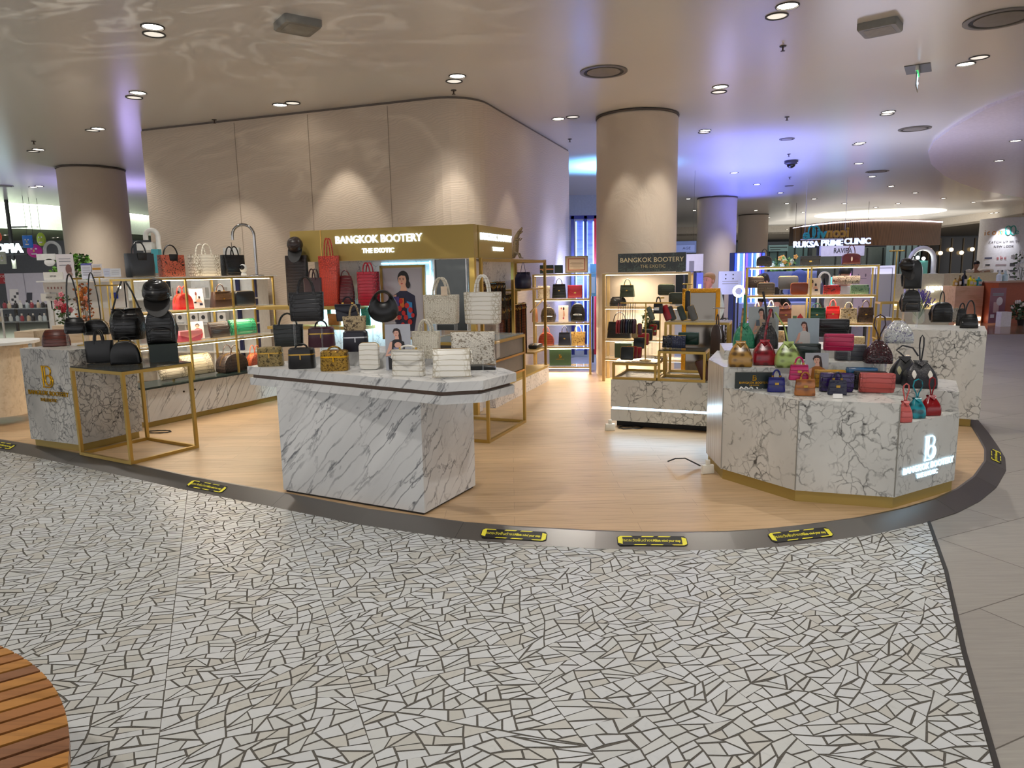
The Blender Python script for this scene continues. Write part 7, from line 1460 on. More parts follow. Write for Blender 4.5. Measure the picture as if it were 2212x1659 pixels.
def foliage(name, label, cat, loc, R_, H_, cols, n, leaf=.035, pot=None, flowers=None, seed=1, stem=None):
    random.seed(seed); T = thing(name, label, cat, loc)
    if pot: g = MB(); g.lathe([(.07, 0), (.1, .16), (.095, .16), (.085, .13)], 0, 0, 20); g.build('pot', plain(pot), T)
    z0 = .15 if pot else 0
    for ci, col in enumerate(cols):
        g = MB()
        for k in range(n//len(cols)):
            a = random.uniform(0, 2*PI); r_ = R_*math.sqrt(random.random()); z = z0+H_*random.random(); p = Vector((r_*math.cos(a)*(1.15-z/(H_+z0)*.5), r_*math.sin(a)*.6, z)); d = Vector((random.gauss(0, 1), random.gauss(0, 1), random.gauss(.3, .6))).normalized()*leaf; s_ = d.cross(Vector((random.gauss(0, 1), random.gauss(0, 1), random.gauss(0, 1)))).normalized()*leaf*.35
            g.add([p, p+d*.5+s_, p+d, p+d*.5-s_], [(0, 1, 2, 3)])
        g.build('leaves' if not ci else 'lighter_leaves', plain(col, .5), T, smooth=False)
    g = MB()
    for k in range(6): a = 2*PI*k/6; g.tube([(0, 0, 0), (R_*.3*math.cos(a), R_*.3*math.sin(a), z0+H_*.5), (R_*.6*math.cos(a), R_*.5*math.sin(a), z0+H_*.9)], .004, 5)
    g.build('stems', plain(stem or '#3c4a26'), T)
    if flowers:
        for ci, (col, m, rad) in enumerate(flowers):
            for k in range(m):
                a = random.uniform(0, 2*PI); r_ = R_*random.random(); c_ = Vector((r_*math.cos(a), r_*math.sin(a)*.6-.02, z0+H_*(.45+.6*random.random()))); q_ = MB()
                for b_ in range(5): an = 2*PI*b_/5; q_.ball((c_[0]+rad*.7*math.cos(an), c_[1], c_[2]+rad*.7*math.sin(an)), rad*.5, rad*.35, rad*.5, 7, 4)
                q_.ball(tuple(c_), rad*.35, rad*.4, rad*.35, 7, 4); q_.build('blossom', plain(col, .6), T)
    return T
x_, z_ = YZ(128, 592, 9.75); T = foliage('potted_plant', 'leafy green plant behind the leaflets at the far left', 'plant', (x_, 10.1, 1.69), .30, .30, ['#2c4a1e', '#6fae3c'], 520, .06, seed=2); 
T2, w, h = fl_box('plant_stand', 'white stand under the leafy green plant, far left', 'stand', 95, 160, 600, 9.95, .3, WHT, z0=.16)
x_, z_ = YZ(172, 640, 9.0); foliage('dried_flowers', 'orange and brown dried flower bunch behind the leftmost hook', 'flowers', (x_, 9.08, 1.10), .13, .50, ['#6a4a26', '#b8622a'], 160, .05, flowers=[('#c8742a', 6, .03), ('#d98a6a', 5, .03)], seed=3, stem='#5a4428')
x_, z_ = YZ(133, 700, 9.0); foliage('flower_bunch', 'red and pink flower bunch behind the brown bag, far left', 'flowers', (x_, 9.08, 1.10), .12, .36, ['#3f5a2a'], 80, .05, flowers=[('#b32a3a', 8, .03), ('#d9808a', 7, .032)], seed=4)
T2, w, h = fl_box('flower_plinth', 'pale plinth under the flower bunches, far left', 'plinth', 112, 190, 703, 8.85, .5, LW, z0=.16)
# arch lamps and stands
def arch(label, px, Y, ytop, ybase, wpx, r_, mat, name='arch_stand'):
    x, zb = YZ(px, ybase, Y); zt = YZ(px, ytop, Y)[1]; w_ = wpx*Y/FPX; T = thing(name, label, 'stand', (x, Y, zb)); H_ = zt-zb; g = MB(); g.tube([(w_/2, 0, 0), (w_/2, 0, H_-w_/2)]+[(w_/2*math.cos(a), 0, H_-w_/2+w_/2*math.sin(a)) for a in [PI*k/10 for k in range(1, 11)]]+[(-w_/2, 0, H_-w_/2-.05)], r_, 10, up=(0, 1, 0)); g.build('tube', mat, T)
    g = MB(); g.lathe([(.09, 0), (.09, .01), (.03, .02)], w_/2, 0, 20); g.build('foot', mat, T); return T, w_, H_
T, w_, H_ = arch('chrome arch stand with hanging white card at the right end of the left rack', 532, 9.25, 485, 596, 46, .018, plain('#9c9a98', .12, .95)); g = MB(); g.box(-w_/2-.02, 0, H_-.33, .20, .07, .085); g.build('hanging_card', WHT, T); g = MB(); g.box(-w_/2-.02, 0, H_-.26, .006, .006, .08); g.build('card_cord', plain('#333333'), T)
g = MB(); g.slab([(-w_/2-.02+.05*math.cos(a), H_-.43+.045*math.sin(a)*(1 if math.sin(a) < 0 else .7)) for a in [2*PI*k/16 for k in range(16)]], -.01, .01, .004); g.build('heart_tag', WHT, T)
T, w_, H_ = arch('thick white arch stand in the gap left of the wall block', 336, 10.6, 497, 596, 26, .035, WHT); g = MB(); g.box(-w_/2, 0, H_-.24, .22, .14, .1); g.build('hanging_box', WHT, T)
T, w_, H_ = arch('clear acrylic arch with white hanging sign at the far left', 120, 9.5, 523, 600, 32, .02, acrylic()); g = MB(); g.box(-w_*.4, -.02, H_-.19, .24, .02, .08); g.build('hanging_sign', WHT, T); g = MB(); g.slab([(-w_*.2+.07*math.cos(a), H_-.26+.05*math.sin(a)) for a in [2*PI*k/16 for k in range(16)]], -.03, -.01, .004); g.build('round_sign', WHT, T)
bbox('striped_box', 'blue and green box standing between the two black rack bags', 'box', 326, 341, 538, 590, 10.4, .1, plain('#3f8f9a')); bbox('white_carton', 'white carton behind the first black rack bag', 'box', 308, 330, 523, 545, 10.9, .12, WHT)
xw, zw = YZ(539, 594, 9.15); T = thing('security_camera', 'small round white camera gadget at the right of the left rack top', 'camera', (xw, 8.92, 1.674)); g = MB(); g.lathe([(.045, 0), (.045, .02), (.03, .04)], 0, 0, 20); g.build('base', WHT, T); g = MB(); g.ball((0, 0, .085), .058); g.build('head', WHT, T); g = MB(); g.ball((.01, -.035, .095), .032, .03, .032); g.build('lens', plain('#16181c', .1), T)
# hanging face masks and the lit letters over the next shop
g = glow('#d6f4ff', 4.5); T = thing('lit_shop_letters', 'glowing white shop letters ending in OPIA at the left edge', 'sign', (*[YZ(20, 537, 20)[0], 20.0], YZ(20, 537, 20)[1])); text('OPIA', .33, g, T, (-.02, 0, 0), name='lit_lettering', ext=.03, bold=.012)
gg = MB(); gg.box(0, .06, -.17, .9, .03, .03); gg.build('rail', DK, T)
def mask(label, px, py, rx, ry, col, Y=19.5, square=False):
    x, z = YZ(px, py, Y); k = Y/FPX; rx *= k; ry *= k; T = thing('hanging_face_disc', label, 'sign', (x, Y, z)); g = MB(); g.slab([(-rx, -ry), (rx, -ry), (rx, ry), (-rx, ry)] if square else ell(0, 0, rx, ry, 24), -.03, .03, .02); g.build('disc', plain(col, .4), T)
    for s in (-1, 1): g = MB(); g.ball((s*rx*.3, -.035, ry*.3), rx*.16, .01, ry*.12); g.build('eye', plain('#eeeeee'), T)
    g = MB(); g.ball((0, -.035, 0), rx*.1, .015, ry*.2); g.build('nose', plain('#d8d070'), T); g = MB(); g.box(0, -.035, -ry*.45, rx*.7, .02, ry*.18); g.build('mouth', plain('#e8dfe0'), T)
    g = MB(); g.tube([(0, 0, ry), (0, 0, CEIL-z)], .006, 4, up=(0, 1, 0)); g.build('wire', DK, T)
mask('blue square face panel hanging by the lit letters', 60, 522, 10, 13, '#2f7fd6', square=True); mask('lime oval face panel hanging by the lit letters', 89, 517, 9, 14, '#a8c83a', 20.2); mask('magenta round face panel hanging below the blue one', 75, 542, 16, 14, '#d42a9a', 19.9); mask('pale long face panel hanging under the letters, left edge', 6, 557, 7, 13, '#b9c0a8', 19.2, True); mask('orange red face panel cut by the left edge', -3, 511, 6, 10, '#d4492a', 20.2)
T = thing('truss_pole', 'thin black suspended pole behind the lit letters', 'pole', (YZ(24, 520, 20.4)[0], 20.4, 2.0)); g = MB(); g.box(0, 0, .95, .07, .07, 1.9); g.build('pole', DK, T)
for z in (.6, 1.15): g = MB(); g.box(.25, 0, z, .5, .04, .04); g.build('cross_bar', DK, T)

# ================================================================ BACKGROUND, RIGHT
NV = plain('#0c1a5a', .35); BL = glow('#9ad0ff', 6)
xa = YZ(1260, 600, 13.6)[0]; T = thing('blue_display_wall', 'blue lit display wall with navy posts behind the centre rack', 'display wall', (xa, 13.6, .06))
bw = wood('#6f7fc0', '#4a55a8', .8, .5, 0, False)
for px0, px1 in ((1244, 1262), (1267, 1283)):
    x0, x1 = YZ(px0, 600, 13.6)[0]-xa, YZ(px1, 600, 13.6)[0]-xa; g = MB(); g.box((x0+x1)/2, .05, 1.3, x1-x0, .04, 2.45); g.build('grained_panel', bw, T)
    for x in (x0+.008, x1-.008): g = MB(); g.box(x, .02, 1.3, .012, .02, 2.4); g.build('led_edge', BL, T)
for px, c in ((1237, NV), (1264.5, NV), (1286, plain('#a81f2a', .4))): x = YZ(px, 600, 13.6)[0]-xa; g = MB(); g.box(x, .0, 1.3, .055, .09, 2.6); g.build('post', c, T)
g = MB(); g.box(0, 0, 2.58, .5, .09, .06); g.build('top_rail', NV, T)
lamp('AREA', (xa, 12.9, 1.6), 25, (.35, .45, 1), .6, to=(xa, 13.6, 1.4)); lamp('AREA', (xa-.1, 12.3, 2.2), 5, (.5, .55, 1), .5, to=(.9, 13.0, 2.0))
card('pale blue lit perfume poster right of the centre rack', 1275, 1288, 570, 640, 12.6, '#6fb8e0', [('printed_bottle', '#bfe6ff', 'p', [(.2, .1), (.8, .1), (.8, .6), (.2, .6)])], name='tall_poster', cat='poster')
card('grey shop sign board with lettering behind the black marble sign', 1455, 1503, 521, 546, 17, '#6c7478', [('printed_panel', '#8b9498', 'p', [(.03, .08), (.93, .08), (.93, .66), (.03, .66)])], texts=[('AGE', .58, .38, .34, '#24282a', 1.1)], name='shop_board', cat='sign', thick=.1)
card('white advert board with slim tube behind the black marble sign', 1476, 1518, 549, 586, 13.5, '#c9c6cc', [('printed_product', '#77757c', 'p', [(.3, .0), (.55, .0), (.55, .6), (.3, .6)])], name='advert_board', cat='poster', thick=.03)
T, w, h = fl_box('blue_pillar_display', 'slim blue pillar display beside the fair haired person', 'display stand', 1505, 1519, 589, 12.6, .3, plain('#27347c', .4)); g = MB(); g.box(0, -.003, h-.3, w*.5, .006, .2); g.build('screen', glow('#7f8fd8', 1.2), T)
card('white menu board with small dots behind the mirror', 1553, 1600, 586, 636, 13, '#b9c0dc', [('printed_dot', '#20222c', 'e', (u, v, .03, .03)) for u in (.3, .62) for v in (.85, .68)]+ln(.55, .45), name='menu_board', cat='sign', thick=.03)
# glowing striped booth
T, w, h = fl_box('striped_light_booth', 'booth wall of glowing blue and white vertical stripes', 'display wall', 1586, 1652, 545, 15.0, .3, plain('#2a3468', .4))
for k in range(11): g = MB(); g.box(-w/2+w*(k+.5)/11, -.02, h*.5, w/24*(1+.6*(k % 3)), .02, h*.98); g.build('light_bar', glow(['#3350ff', '#cfe8ff', '#4a78ff', '#e8f0c8', '#6a4dff'][k % 5], 1.9), T)
T = thing('ring_light', 'glowing round ring light behind the right rack', 'lamp', (YZ(1596, 629, 12.4)[0], 12.4, .0)); zc = YZ(1596, 629, 12.4)[1]; g = MB(); g.tube([(.085*math.cos(a), 0, zc+.085*math.sin(a)) for a in [2*PI*k/24 for k in range(24)]], .022, 8, up=(0, 1, 0), closed=True); g.build('light_ring', glow('#fff6f0', 8), T); g = MB(); g.tube([(0, .03, 0), (0, .03, zc-.08)], .012, 8); g.build('pole', DK, T); g = MB(); g.lathe([(.12, 0), (.12, .02)], 0, .03, 16); g.build('foot', DK, T)
T, w, h = fl_box('white_blue_counter', 'bluish white booth counter seen through the left half of the right rack', 'counter', 1604, 1760, 655, 12.8, .5, plain('#9aa6d8', .4))
for k in range(4): g = MB(); g.box(-w/2+w*(k+.5)/4, -.008, h*.45, w/4-.03, .012, h*.8); g.build('door', plain('#aab4e0', .4), T)
T, w, h = fl_box('booth_wall', 'pale blue booth back wall with arched niche behind the right rack', 'display wall', 1655, 1765, 586, 14.2, .12, plain('#8d9ccc', .5)); g = MB(); g.slab(dome(.4, .8, .6), -.03, .0, .01); o = g.build('arched_niche', plain('#5c6fae', .4), T); o.location = (.15, 0, .8)
for x in (-.3, .5): g = MB(); g.box(x, -.1, 1.1, .35, .2, .02); g.build('shelf', WHT, T)
card('white framed panel with rounded arch behind the right rack end', 1880, 1922, 574, 722, 12.4, '#a9a8b4', [('printed_outline', '#55535e', 'p', [(.1, .03), (.9, .03), (.9, .97), (.1, .97)]), ('printed_panel', '#a3a2ae', 'p', [(.14, .04), (.86, .04), (.86, .96), (.14, .96)])], name='booth_divider', cat='divider', thick=.08)
card('lilac poster with thin drawings behind the second tier, right', 1843, 1878, 578, 622, 10.85, '#b7a9c8', [('printed_sketch', '#6a5f80', 'e', (.3, .6, .04, .08)), ('printed_sketch', '#6a5f80', 'e', (.7, .62, .04, .08)), ('printed_sketch', '#7a6f90', 'p', [(.25, .45), (.75, .45), (.75, .47), (.25, .47)])], name='lilac_poster'); card('lilac poster with flower sketches behind the third tier, right', 1843, 1875, 640, 690, 10.8, '#aea3c4', [('printed_sketch', '#6a5f80', 'e', (.6, .8, .08, .06)), ('printed_sketch', '#6a5f80', 'e', (.35, .5, .06, .08))], name='lilac_poster')
T, w, h = fl_box('booth_counter', 'grey lilac booth counter behind the right half of the rack', 'counter', 1765, 1925, 690, 11.6, .5, plain('#8f8ca4', .4)); g = MB(); g.box(0, .25, h+.012, w+.04, .54, .024); g.build('worktop', WHT, T)
T = thing('arched_mirror', 'small white arched mirror on the booth counter behind the rack', 'mirror', (YZ(1786, 620, 11.7)[0], 11.8, h)); z_ = YZ(1786, 586, 11.8)[1]-h; g = MB(); g.slab(dome(.21, z_, .85), -.01, .02, .008); g.build('frame', WHT, T); g = MB(); g.slab(dome(.16, z_-.04, .85), -.014, -.008, .002); o = g.build('mirror_glass', plain('#8c8c8c', .06, 1.0), T); o.location = (0, 0, .01)
# hanging and lit signs
x, z = YZ(1788, 505, 19.0); T = thing('hanging_sign', 'hanging cut-out sign seen from behind, teal and gold mirrored letters', 'sign', (x, 19.0, z-.1)); TEAL = plain('#1d9a93', .4); GO = plain('#b98a2a', .4)
text('icon', .36, GO, T, (.25, 0, .12), name='gold_letters', ext=.03, mirror=True, bold=.01); text('vi', .36, TEAL, T, (-.16, 0, .10), name='teal_letters', ext=.03, mirror=True, bold=.01); text('e', .36, TEAL, T, (-.56, 0, .08), name='teal_letters', ext=.03, mirror=True, bold=.01)
g = MB()
for dx in (-.06, .06): g.tube([(-.36+dx+.09*math.cos(a)*(1 if dx > 0 else 1), 0, .14+.16*math.sin(a)*(1-.2*math.cos(a))) for a in [2*PI*k/18 for k in range(18)]], .022, 6, up=(0, 1, 0), closed=True)
g.build('looped_letters', TEAL, T); g = MB(); g.box(-.15, 0, -.04, 1.1, .06, .03); g.build('sign_rail', WHT, T)
for x_ in (-.6, .45): g = MB(); g.tube([(x_, 0, 0), (x_, 0, CEIL-z+.1)], .006, 4, up=(0, 1, 0)); g.build('wire', plain('#cccccc'), T)
x, z = YZ(1797, 525, 26); T = thing('clinic_sign', 'glowing pale blue clinic lettering hung before the timber band', 'sign', (x, 26.0, z))
for x_ in (-1.3, 1.3): g = MB(); g.tube([(x_, .08, .03), (x_, .08, CEIL-z)], .006, 4, up=(0, 1, 0)); g.build('wire', DK, T); CG = glow('#b9cbff', 1.4)
text('RUKSA', .30, CG, T, (-.93, 0, -.04), name='lit_lettering', ext=.03, bold=.008); text('PRIME', .30, CG, T, (-.0, 0, .0), name='lit_lettering', ext=.03, bold=.008); text('CLINIC', .30, CG, T, (.92, 0, .04), name='lit_lettering', ext=.03, bold=.008); g = MB(); g.box(0, .08, 0, 2.8, .04, .06); g.build('rail', DK, T)
T, w, h = bbox('booth_sign', 'white sign board with thin black capitals above the right rack', 'sign', 1774, 1868, 531, 553, 14.6, .1, plain('#c9c6d4', .5)); text('RAVIPA', h*.72, plain('#16161a'), T, (0, -.006, h*.5), name='lettering', ext=.002, sx=.78)
for px in (1773, 1851, 1862): x = YZ(px, 560, 14.6)[0]-T.location[0]; g = MB(); g.box(x, .12, -.82 if px < 1800 else -.93, .06, .06, 2.06 if px < 1800 else 1.84); g.build('black_post', plain('#111114', .3), T)
# curved slatted timber band
sl = NT('slatted_timber'); mp = sl.coords((1, 1, 1)); wv = sl.n('ShaderNodeTexWave', bands_direction='X', i_Scale=6.0); sl.l(mp, 0, wv, 'Vector'); r = sl.ramp([(.2, srgb('#4a3526')), (.5, srgb('#8b6a4c')), (1, srgb('#93704f'))]); sl.l(wv, 'Fac', r, 'Fac'); sl.l(r, 0, sl.b, 'Base Color'); sl.set(rough=.5)
T = thing('slatted_band', 'long curved band of slatted timber hanging under the far ceiling', 'soffit', (15, 31, 2.4)); P = []
for k in range(13):
    px = 1712+(2032-1712)*k/12; Y_ = 33-4.5*math.sin(PI*(k/12)**.8*.8); P.append((YZ(px, 510, Y_)[0], Y_))
g = MB(); P2 = [(a+.0, b+.4) for a, b in P]; zb = lambda k: YZ(1712+(2032-1712)*k/12, 531-(k/12)*2, P[k][1])[1]
rings = [[(P[k][0], P[k][1], zb(k)), (P2[k][0], P2[k][1], zb(k)), (P2[k][0], P2[k][1], 3.44), (P[k][0], P[k][1], 3.44)] for k in range(13)]; g.loft(rings); g.sm = False; g.wb('timber_slats', sl.m, T)
g = MB()
for k in range(12): g.tube([(P[k][0], P[k][1]-.05, 3.38), (P[k+1][0], P[k+1][1]-.05, 3.38)], .025, 5)
g.wb('light_line', glow('#efe9ff', 3), T)
# far shopfronts
for i, (px0, px1, yt, yb, Y_, c, lb) in enumerate([(1653, 1745, 530, 640, 38, '#5d7d84', 'pale teal shopfront wall far behind the black handbag'), (1755, 1925, 534, 640, 34, '#4b5458', 'grey glazed shopfront far behind the white sign board'), (1925, 1990, 528, 620, 33, '#6f8894', 'blue grey pillar of the far shopfront'), (1995, 2120, 512, 620, 33, '#141312', 'black glazed shop with hanging lights, far right')]):
    T, w, h = fl_box('shopfront', lb, 'shopfront', px0, px1, yt, Y_, .4, plain(c, .25))
    for k in range(5): g = MB(); g.box(-w/2+w*(k+.5)/5, -.02, h*.5, .05, .04, h*.96); g.build('mullion', plain('#2a2e30' if i != 3 else '#4d4436', .3, .4), T)
    if i == 3:
        for k in range(5): g = MB(); g.ball((-w/2+w*(k+.6)/5.5, -.1, h*(.8-.05*(k % 2))), .09); g.build('hanging_lamp', glow('#ffd9a0', 4), T)
    if i == 1:
        for k in range(3): g = MB(); g.box(w*(-.25+.25*k), -.03, h*(.35+.1*(k % 2)), .9, .02, .5); g.build('lit_screen', glow(['#4fd0c8', '#d88ac0', '#6fb8ff'][k], 1.6), T)
card('pale blue Thai language notice board on the far shopfront', 1662, 1701, 529, 543, 37.85, '#7fa3ae', [('printed_line', '#1c3038', 'p', [(.05, .55), (.95, .55), (.95, .7), (.05, .7)]), ('printed_line', '#1c3038', 'p', [(.08, .2), (.6, .2), (.6, .32), (.08, .32)])], name='notice_board', cat='sign', thick=.1)
x, z = YZ(1692, 570, 16.5); foliage('fruit_display', 'green and orange produce display behind the black handbag', 'display', (x, 16.5, 1.51), .3, .35, ['#3f6a2c', '#7fb04a'], 160, .08, flowers=[('#d9a04a', 8, .05), ('#d0d8b0', 8, .05)], seed=8)
T, w, h = fl_box('produce_stand', 'low dark stand under the produce display', 'stand', 1672, 1716, 590, 16.3, .4, plain('#3c2f28'))
# cream counters with light lines
CRM = plain('#cfc4a4', .45)
for px0, px1, yt, Y_, lb in ((1918, 2040, 592, 15.2, 'cream counter with glowing line behind the black backpacks'), (2053, 2172, 590, 23.0, 'long cream counter where a person leans, far right')):
    T, w, h = fl_box('cream_counter', lb, 'counter', px0, px1, yt, Y_, .6, CRM); g = MB(); g.box(0, -.02, h*.56, w*.98, .02, .03); g.build('light_line', glow('#ffe9a8', 5), T); g = MB(); g.box(0, -.14, h*.25, w*.99, .3, h*.5); g.build('lower_step', CRM, T)
    if Y_ < 16: text('ugen', .19, glow('#ffffff', 1.8), T, (w*.33, -.03, h*.80), name='lit_lettering', ext=.01)
T, w_, H_ = arch('white arched lamp stand over the cream counter', 1990, 15.4, 536, 592, 50, .05, WHT, 'arch_lamp')
for k in range(3): g = MB(); g.ball((-w_*.45+w_*.25*k, 0, H_-.18-.02*k), .035); g.build('bulb', glow('#ffffff', 18), T)
T, w, h = bbox('teal_screen', 'teal screen standing on the cream counter', 'screen', 1987, 2005, 563, 591, 15.4, .06, plain('#5fae9c', .3), 'panel')
T, w, h = fl_box('timber_counter', 'pale timber fronted counter with bottles on top, far right', 'counter', 2065, 2126, 618, 19.9, .7, wood('#d2ab8a', '#b98f6c', .6, .4, 0, False)); g = MB(); g.box(0, -.01, .12, w*.9, .02, .1); g.build('light_line', glow('#ffe4c8', 5), T)
tx, tz = T.location[0], h
for dx, hh_, r_, c, lb in ((-.05, .42, .07, '#15130f', 'tall dark bottle with label on the timber counter'), (-.30, .22, .06, '#b08a3c', 'amber jar on the timber counter'), (-.18, .30, .05, '#7a5a22', 'brown bottle beside the amber jar'), (.12, .28, .07, '#e0cf1e', 'yellow bottle on the timber counter'), (.22, .22, .07, '#e8d83a', 'second yellow tub on the timber counter'), (.36, .26, .08, '#1f8f9c', 'teal pump bottle on the timber counter')):
    B_ = thing('bottle', lb, 'bottle', (tx+dx, 20.1, tz+.001), 0, 'bottles on the timber counter'); g = MB(); g.lathe([(r_, 0), (r_, hh_*.6), (r_*.35, hh_*.75), (r_*.3, hh_*.95)], 0, 0, 14); g.build('bottle_body', plain(c, .25), B_); g = MB(); g.lathe([(r_*.36, hh_*.93), (r_*.36, hh_)], 0, 0, 10); g.build('stopper', plain('#d8d4cc' if dx > .3 else '#1c1a18'), B_); g = MB(); g.box(0, -r_*1.0, hh_*.3, r_*1.1, .01, hh_*.3); g.build('bottle_label', plain('#d9d2c4'), B_)
T, w, h = fl_box('terracotta_counter', 'terracotta coloured counter at the right edge', 'counter', 2158, 2235, 610, 19.4, .7, plain('#9c4a2c', .5)); tx2, th2 = T.location[0], h; g = MB(); g.box(-w*.0, .3, h+.02, w*1.02, .72, .04); g.build('worktop', plain('#b0907c'), T)
card('pink purple product poster on the terracotta counter', 2137, 2165, 622, 698, 19.2, '#8c5a68', [('printed_panel', '#c9a8a4', 'p', [(.25, .3), (.6, .3), (.6, .6), (.25, .6)]), ('printed_bubble', '#d8cfd2', 'e', (.62, .62, .2, .12)), ('printed_box', '#e0dcdc', 'p', [(.1, .15), (.35, .15), (.35, .25), (.1, .25)]), ('printed_box', '#e0dcdc', 'p', [(.65, .15), (.9, .15), (.9, .24), (.65, .24)])]+ln(.82, .78), name='product_poster')
foliage('orchid_plant', 'tall white orchid arrangement at the right edge', 'flowers', (tx2+.18, 19.5, th2+.04), .32, .75, ['#3a5a34'], 60, .09, flowers=[('#ecece8', 24, .06)], seed=12)
foliage('flower_pot', 'white flowers in a dark pot on the floor at the right edge', 'flowers', (YZ(2204, 690, 18.6)[0]+.1, 18.7, 0.013), .28, .45, ['#2c4426', '#456038'], 160, .12, pot='#1a1512', flowers=[('#e6dcd0', 12, .05)], seed=13)
fl_box('white_carton', 'small white box on the floor before the terracotta counter', 'box', 2164, 2186, 674, 18.4, .2, plain('#d9d6d4'), z0=.013)
for dx, c, lb in ((-.42, '#d9e4ea', 'frosted diffuser bottle, left one on the terracotta counter'), (-.26, '#bcd6dc', 'frosted diffuser bottle, right one on the terracotta counter')):
    B_ = thing('bottle', lb, 'bottle', (tx2+dx, 19.5, th2+.041)); g = MB(); g.lathe([(.07, 0), (.07, .16), (.03, .2), (.03, .26)], 0, 0, 14); g.build('bottle_body', plain(c, .3), B_); g = MB(); g.lathe([(.035, .26), (.035, .30)], 0, 0, 10); g.build('stopper', plain('#e8e8e8'), B_)
# banner print on the far column
T = thing('column_banner', 'printed white banner wrapped round the far right column', 'banner', (bx, by, -.48)); T.scale = (1.387, 1.387, 1.387); aim = math.atan2(-by, -bx)
def wrap(nm, mat, a, z, w_, h_, r_=.632):
    g = MB(); n_ = 6; V = []
    for k in range(n_+1): t_ = aim+a+(k/n_-.5)*w_/r_; V += [(r_*math.cos(t_), r_*math.sin(t_), z-h_/2), (r_*math.cos(t_), r_*math.sin(t_), z+h_/2)]
    g.add(V, [(2*k, 2*k+2, 2*k+3, 2*k+1) for k in range(n_)]); return g.build(nm, mat, T, smooth=True)
g = MB(); g.lathe([(.626, .5), (.626, 2.82)], 0, 0, 48, cap=False); g.build('banner_sheet', plain('#c6c6d0', .5), T)
def wtext(s, size, mat, a, z, **k):
    for i, ch in enumerate(s):
        if ch == ' ': continue
        wd_ = [(.34 if c_ in 'il ' else .66 if c_.islower() else .78)*size for c_ in s]; t_ = aim+a+(sum(wd_[:i])+wd_[i]/2-sum(wd_)/2)/.63; text(ch, size, mat, T, (.635*math.cos(t_), .635*math.sin(t_), z), (PI/2, 0, t_+PI/2), 'printed_letter', .002, **k)
wtext('icon', .24, plain('#b57a3c'), -.50+.06, 2.42); wtext('vi', .24, TEAL, -.02, 2.42)
g = MB()
for dx in (-.045, .045):
    V = []
    for k in range(14): a = 2*PI*k/14; t_ = aim+.26+dx/.63*1.4+.07*math.cos(a)/.63; V.append((.64*math.cos(t_), .64*math.sin(t_), 2.46+.13*math.sin(a)))
    g.tube(V, .014, 5, closed=True)
g.build('looped_letters', TEAL, T); wtext('e', .24, TEAL, .52, 2.42)
wtext('CATCH UP WITH', .085, plain('#66646c'), .05, 2.14); wtext('NEW LOOK', .085, plain('#66646c'), .05, 2.01)
random.seed(21)
for rI, z in enumerate((1.68, 1.48, 1.30, 1.12, .95, .80)):
    for cI, a in enumerate((-.55, .0, .55)):
        col = [['#3a3f60', '#b02030', '#b04a50'], ['#2a2a30', '#9a8f98', '#38383e'], ['#6a6a74', '#33333a', '#3a3a44'], ['#c8812a', '#2c5068', '#38383e'], ['#5c5c70', '#8a8a92', '#55555e'], ['#44444c', '#3c3c44', '#55555e']][rI][cI]
        if (rI, cI) == (0, 1): wtext('abc', .14, plain('#b02030'), a, z)
        else: wrap('printed_logo', plain(col), a, z, random.choice([.22, .26, .14]), random.choice([.05, .04, .09]))
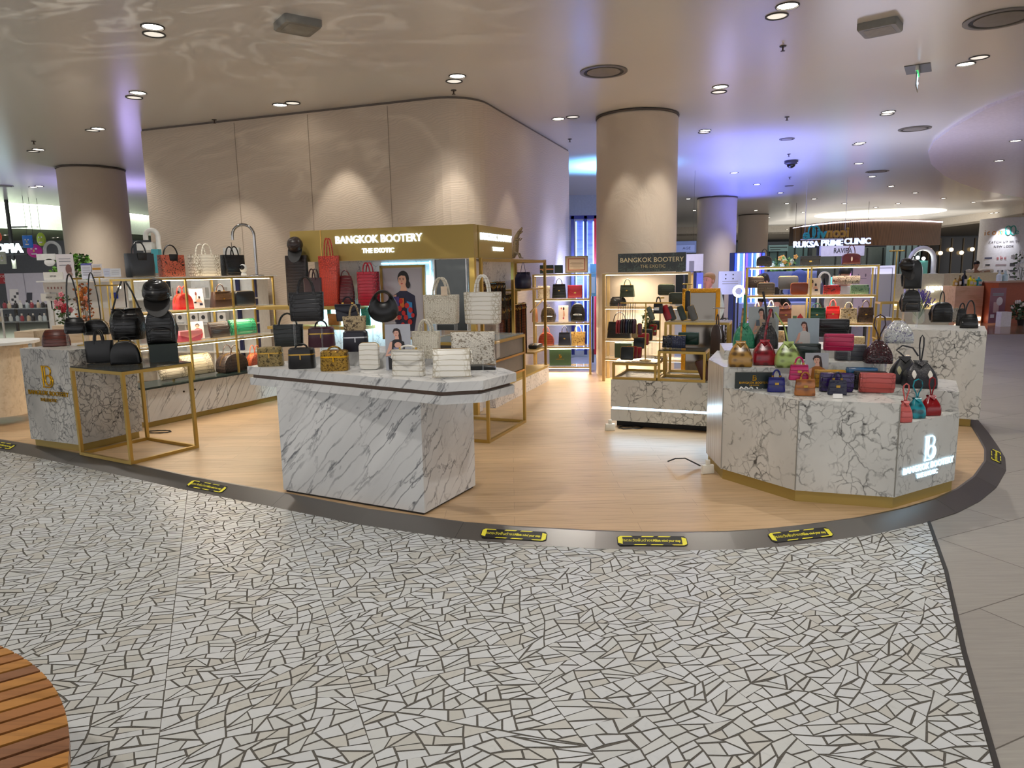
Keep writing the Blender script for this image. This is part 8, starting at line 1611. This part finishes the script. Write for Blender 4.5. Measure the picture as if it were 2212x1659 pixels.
# lavender in a glass vase on the right counter
x_, y_ = G(1990, 700, 1.002); T = thing('lavender_vase', 'purple lavender bunch in a clear glass vase on the right counter', 'flowers', (x_, y_+.06, 1.002)); random.seed(6)
g = MB(); g.lathe([(.035, 0), (.06, .03), (.062, .1), (.045, .17), (.055, .20)], 0, 0, 20, cap=False); g.build('vase', glass('#cfe0d4', .03, .3), T)
gs, gp, gl = MB(), MB(), MB()
for k in range(46):
    a = random.uniform(0, 2*PI); r_ = random.uniform(.02, .17); hgt = random.uniform(.26, .40)-r_*.35; tip = Vector((r_*math.cos(a), r_*math.sin(a)*.7, hgt)); gs.tube([(0, 0, .05), tuple(tip*.55+Vector((0, 0, .04))), tuple(tip)], .0018, 4)
    for q_ in range(5): p = tip*(1-.045*q_)+Vector((random.gauss(0, .003), 0, .004)); gp.ball(tuple(p), .0075, .0075, .009, 6, 4)
for k in range(70):
    a = random.uniform(0, 2*PI); d = Vector((math.cos(a), math.sin(a)*.7, random.uniform(.3, 1.4))).normalized()*random.uniform(.06, .12); p = Vector((0, 0, .18))+d*random.uniform(.2, .9); s_ = d.cross(Vector((0, 0, 1))).normalized()*.006; gl.add([p, p+d*.5+s_, p+d, p+d*.5-s_], [(0, 1, 2, 3)])
gs.build('stems', plain('#5c7048'), T); gp.build('lavender_heads', plain('#6a58b0', .6), T); gl.build('leaves', plain('#7f9468', .6), T, smooth=False)
# green plant by the column rack
x, y, z = BC(1400, 690, .55); T = foliage('small_plant', 'small green sprig in a glass on the low counter', 'plant', (x, y, 1.0), .07, .22, ['#5f8048', '#8fa878'], 70, .04, seed=15)
S = thing('glass_vase', 'clear glass tumbler under the small green sprig', 'vase', (x, y, .87)); g = MB(); g.lathe([(.03, 0), (.035, .13)], 0, 0, 16, cap=False); g.build('vase', glass('#dfe8e4', .03, .3), S)

# posts and wires that carry the free boards
def carry(name, frac=(0,), floor=0.0, wire=False):
    for o in list(COL.objects):
        if o.parent is None and o.name.split('.')[0] == name:
            b = [c for c in o.children if c.name.startswith('board')][0]; hgt = max(v.co.z for v in b.data.vertices); wd = max(v.co.x for v in b.data.vertices)
            for f in frac:
                g = MB()
                if wire: g.tube([(f*wd, .05, hgt), (f*wd, .05, CEIL-o.location.z)], .002, 4, up=(0, 1, 0)); g.build('wire', DK, o)
                else: g.box(f*wd, .06, (floor-o.location.z)/2+.01, .03, .03, o.location.z-floor-.02); g.build('stand_post', DK, o)
carry('advert_board', (-.8, .8)); carry('screen_board', (-.8, .8), .16); carry('tall_poster', (0,)); carry('booth_divider', (-.8, .8)); carry('menu_board', (-.5, .5)); carry('shop_board', (-.8, .8), wire=True); carry('booth_sign', (0,)) if False else None
carry('lilac_poster', (.85,)); carry('flower_poster', (-.85,))
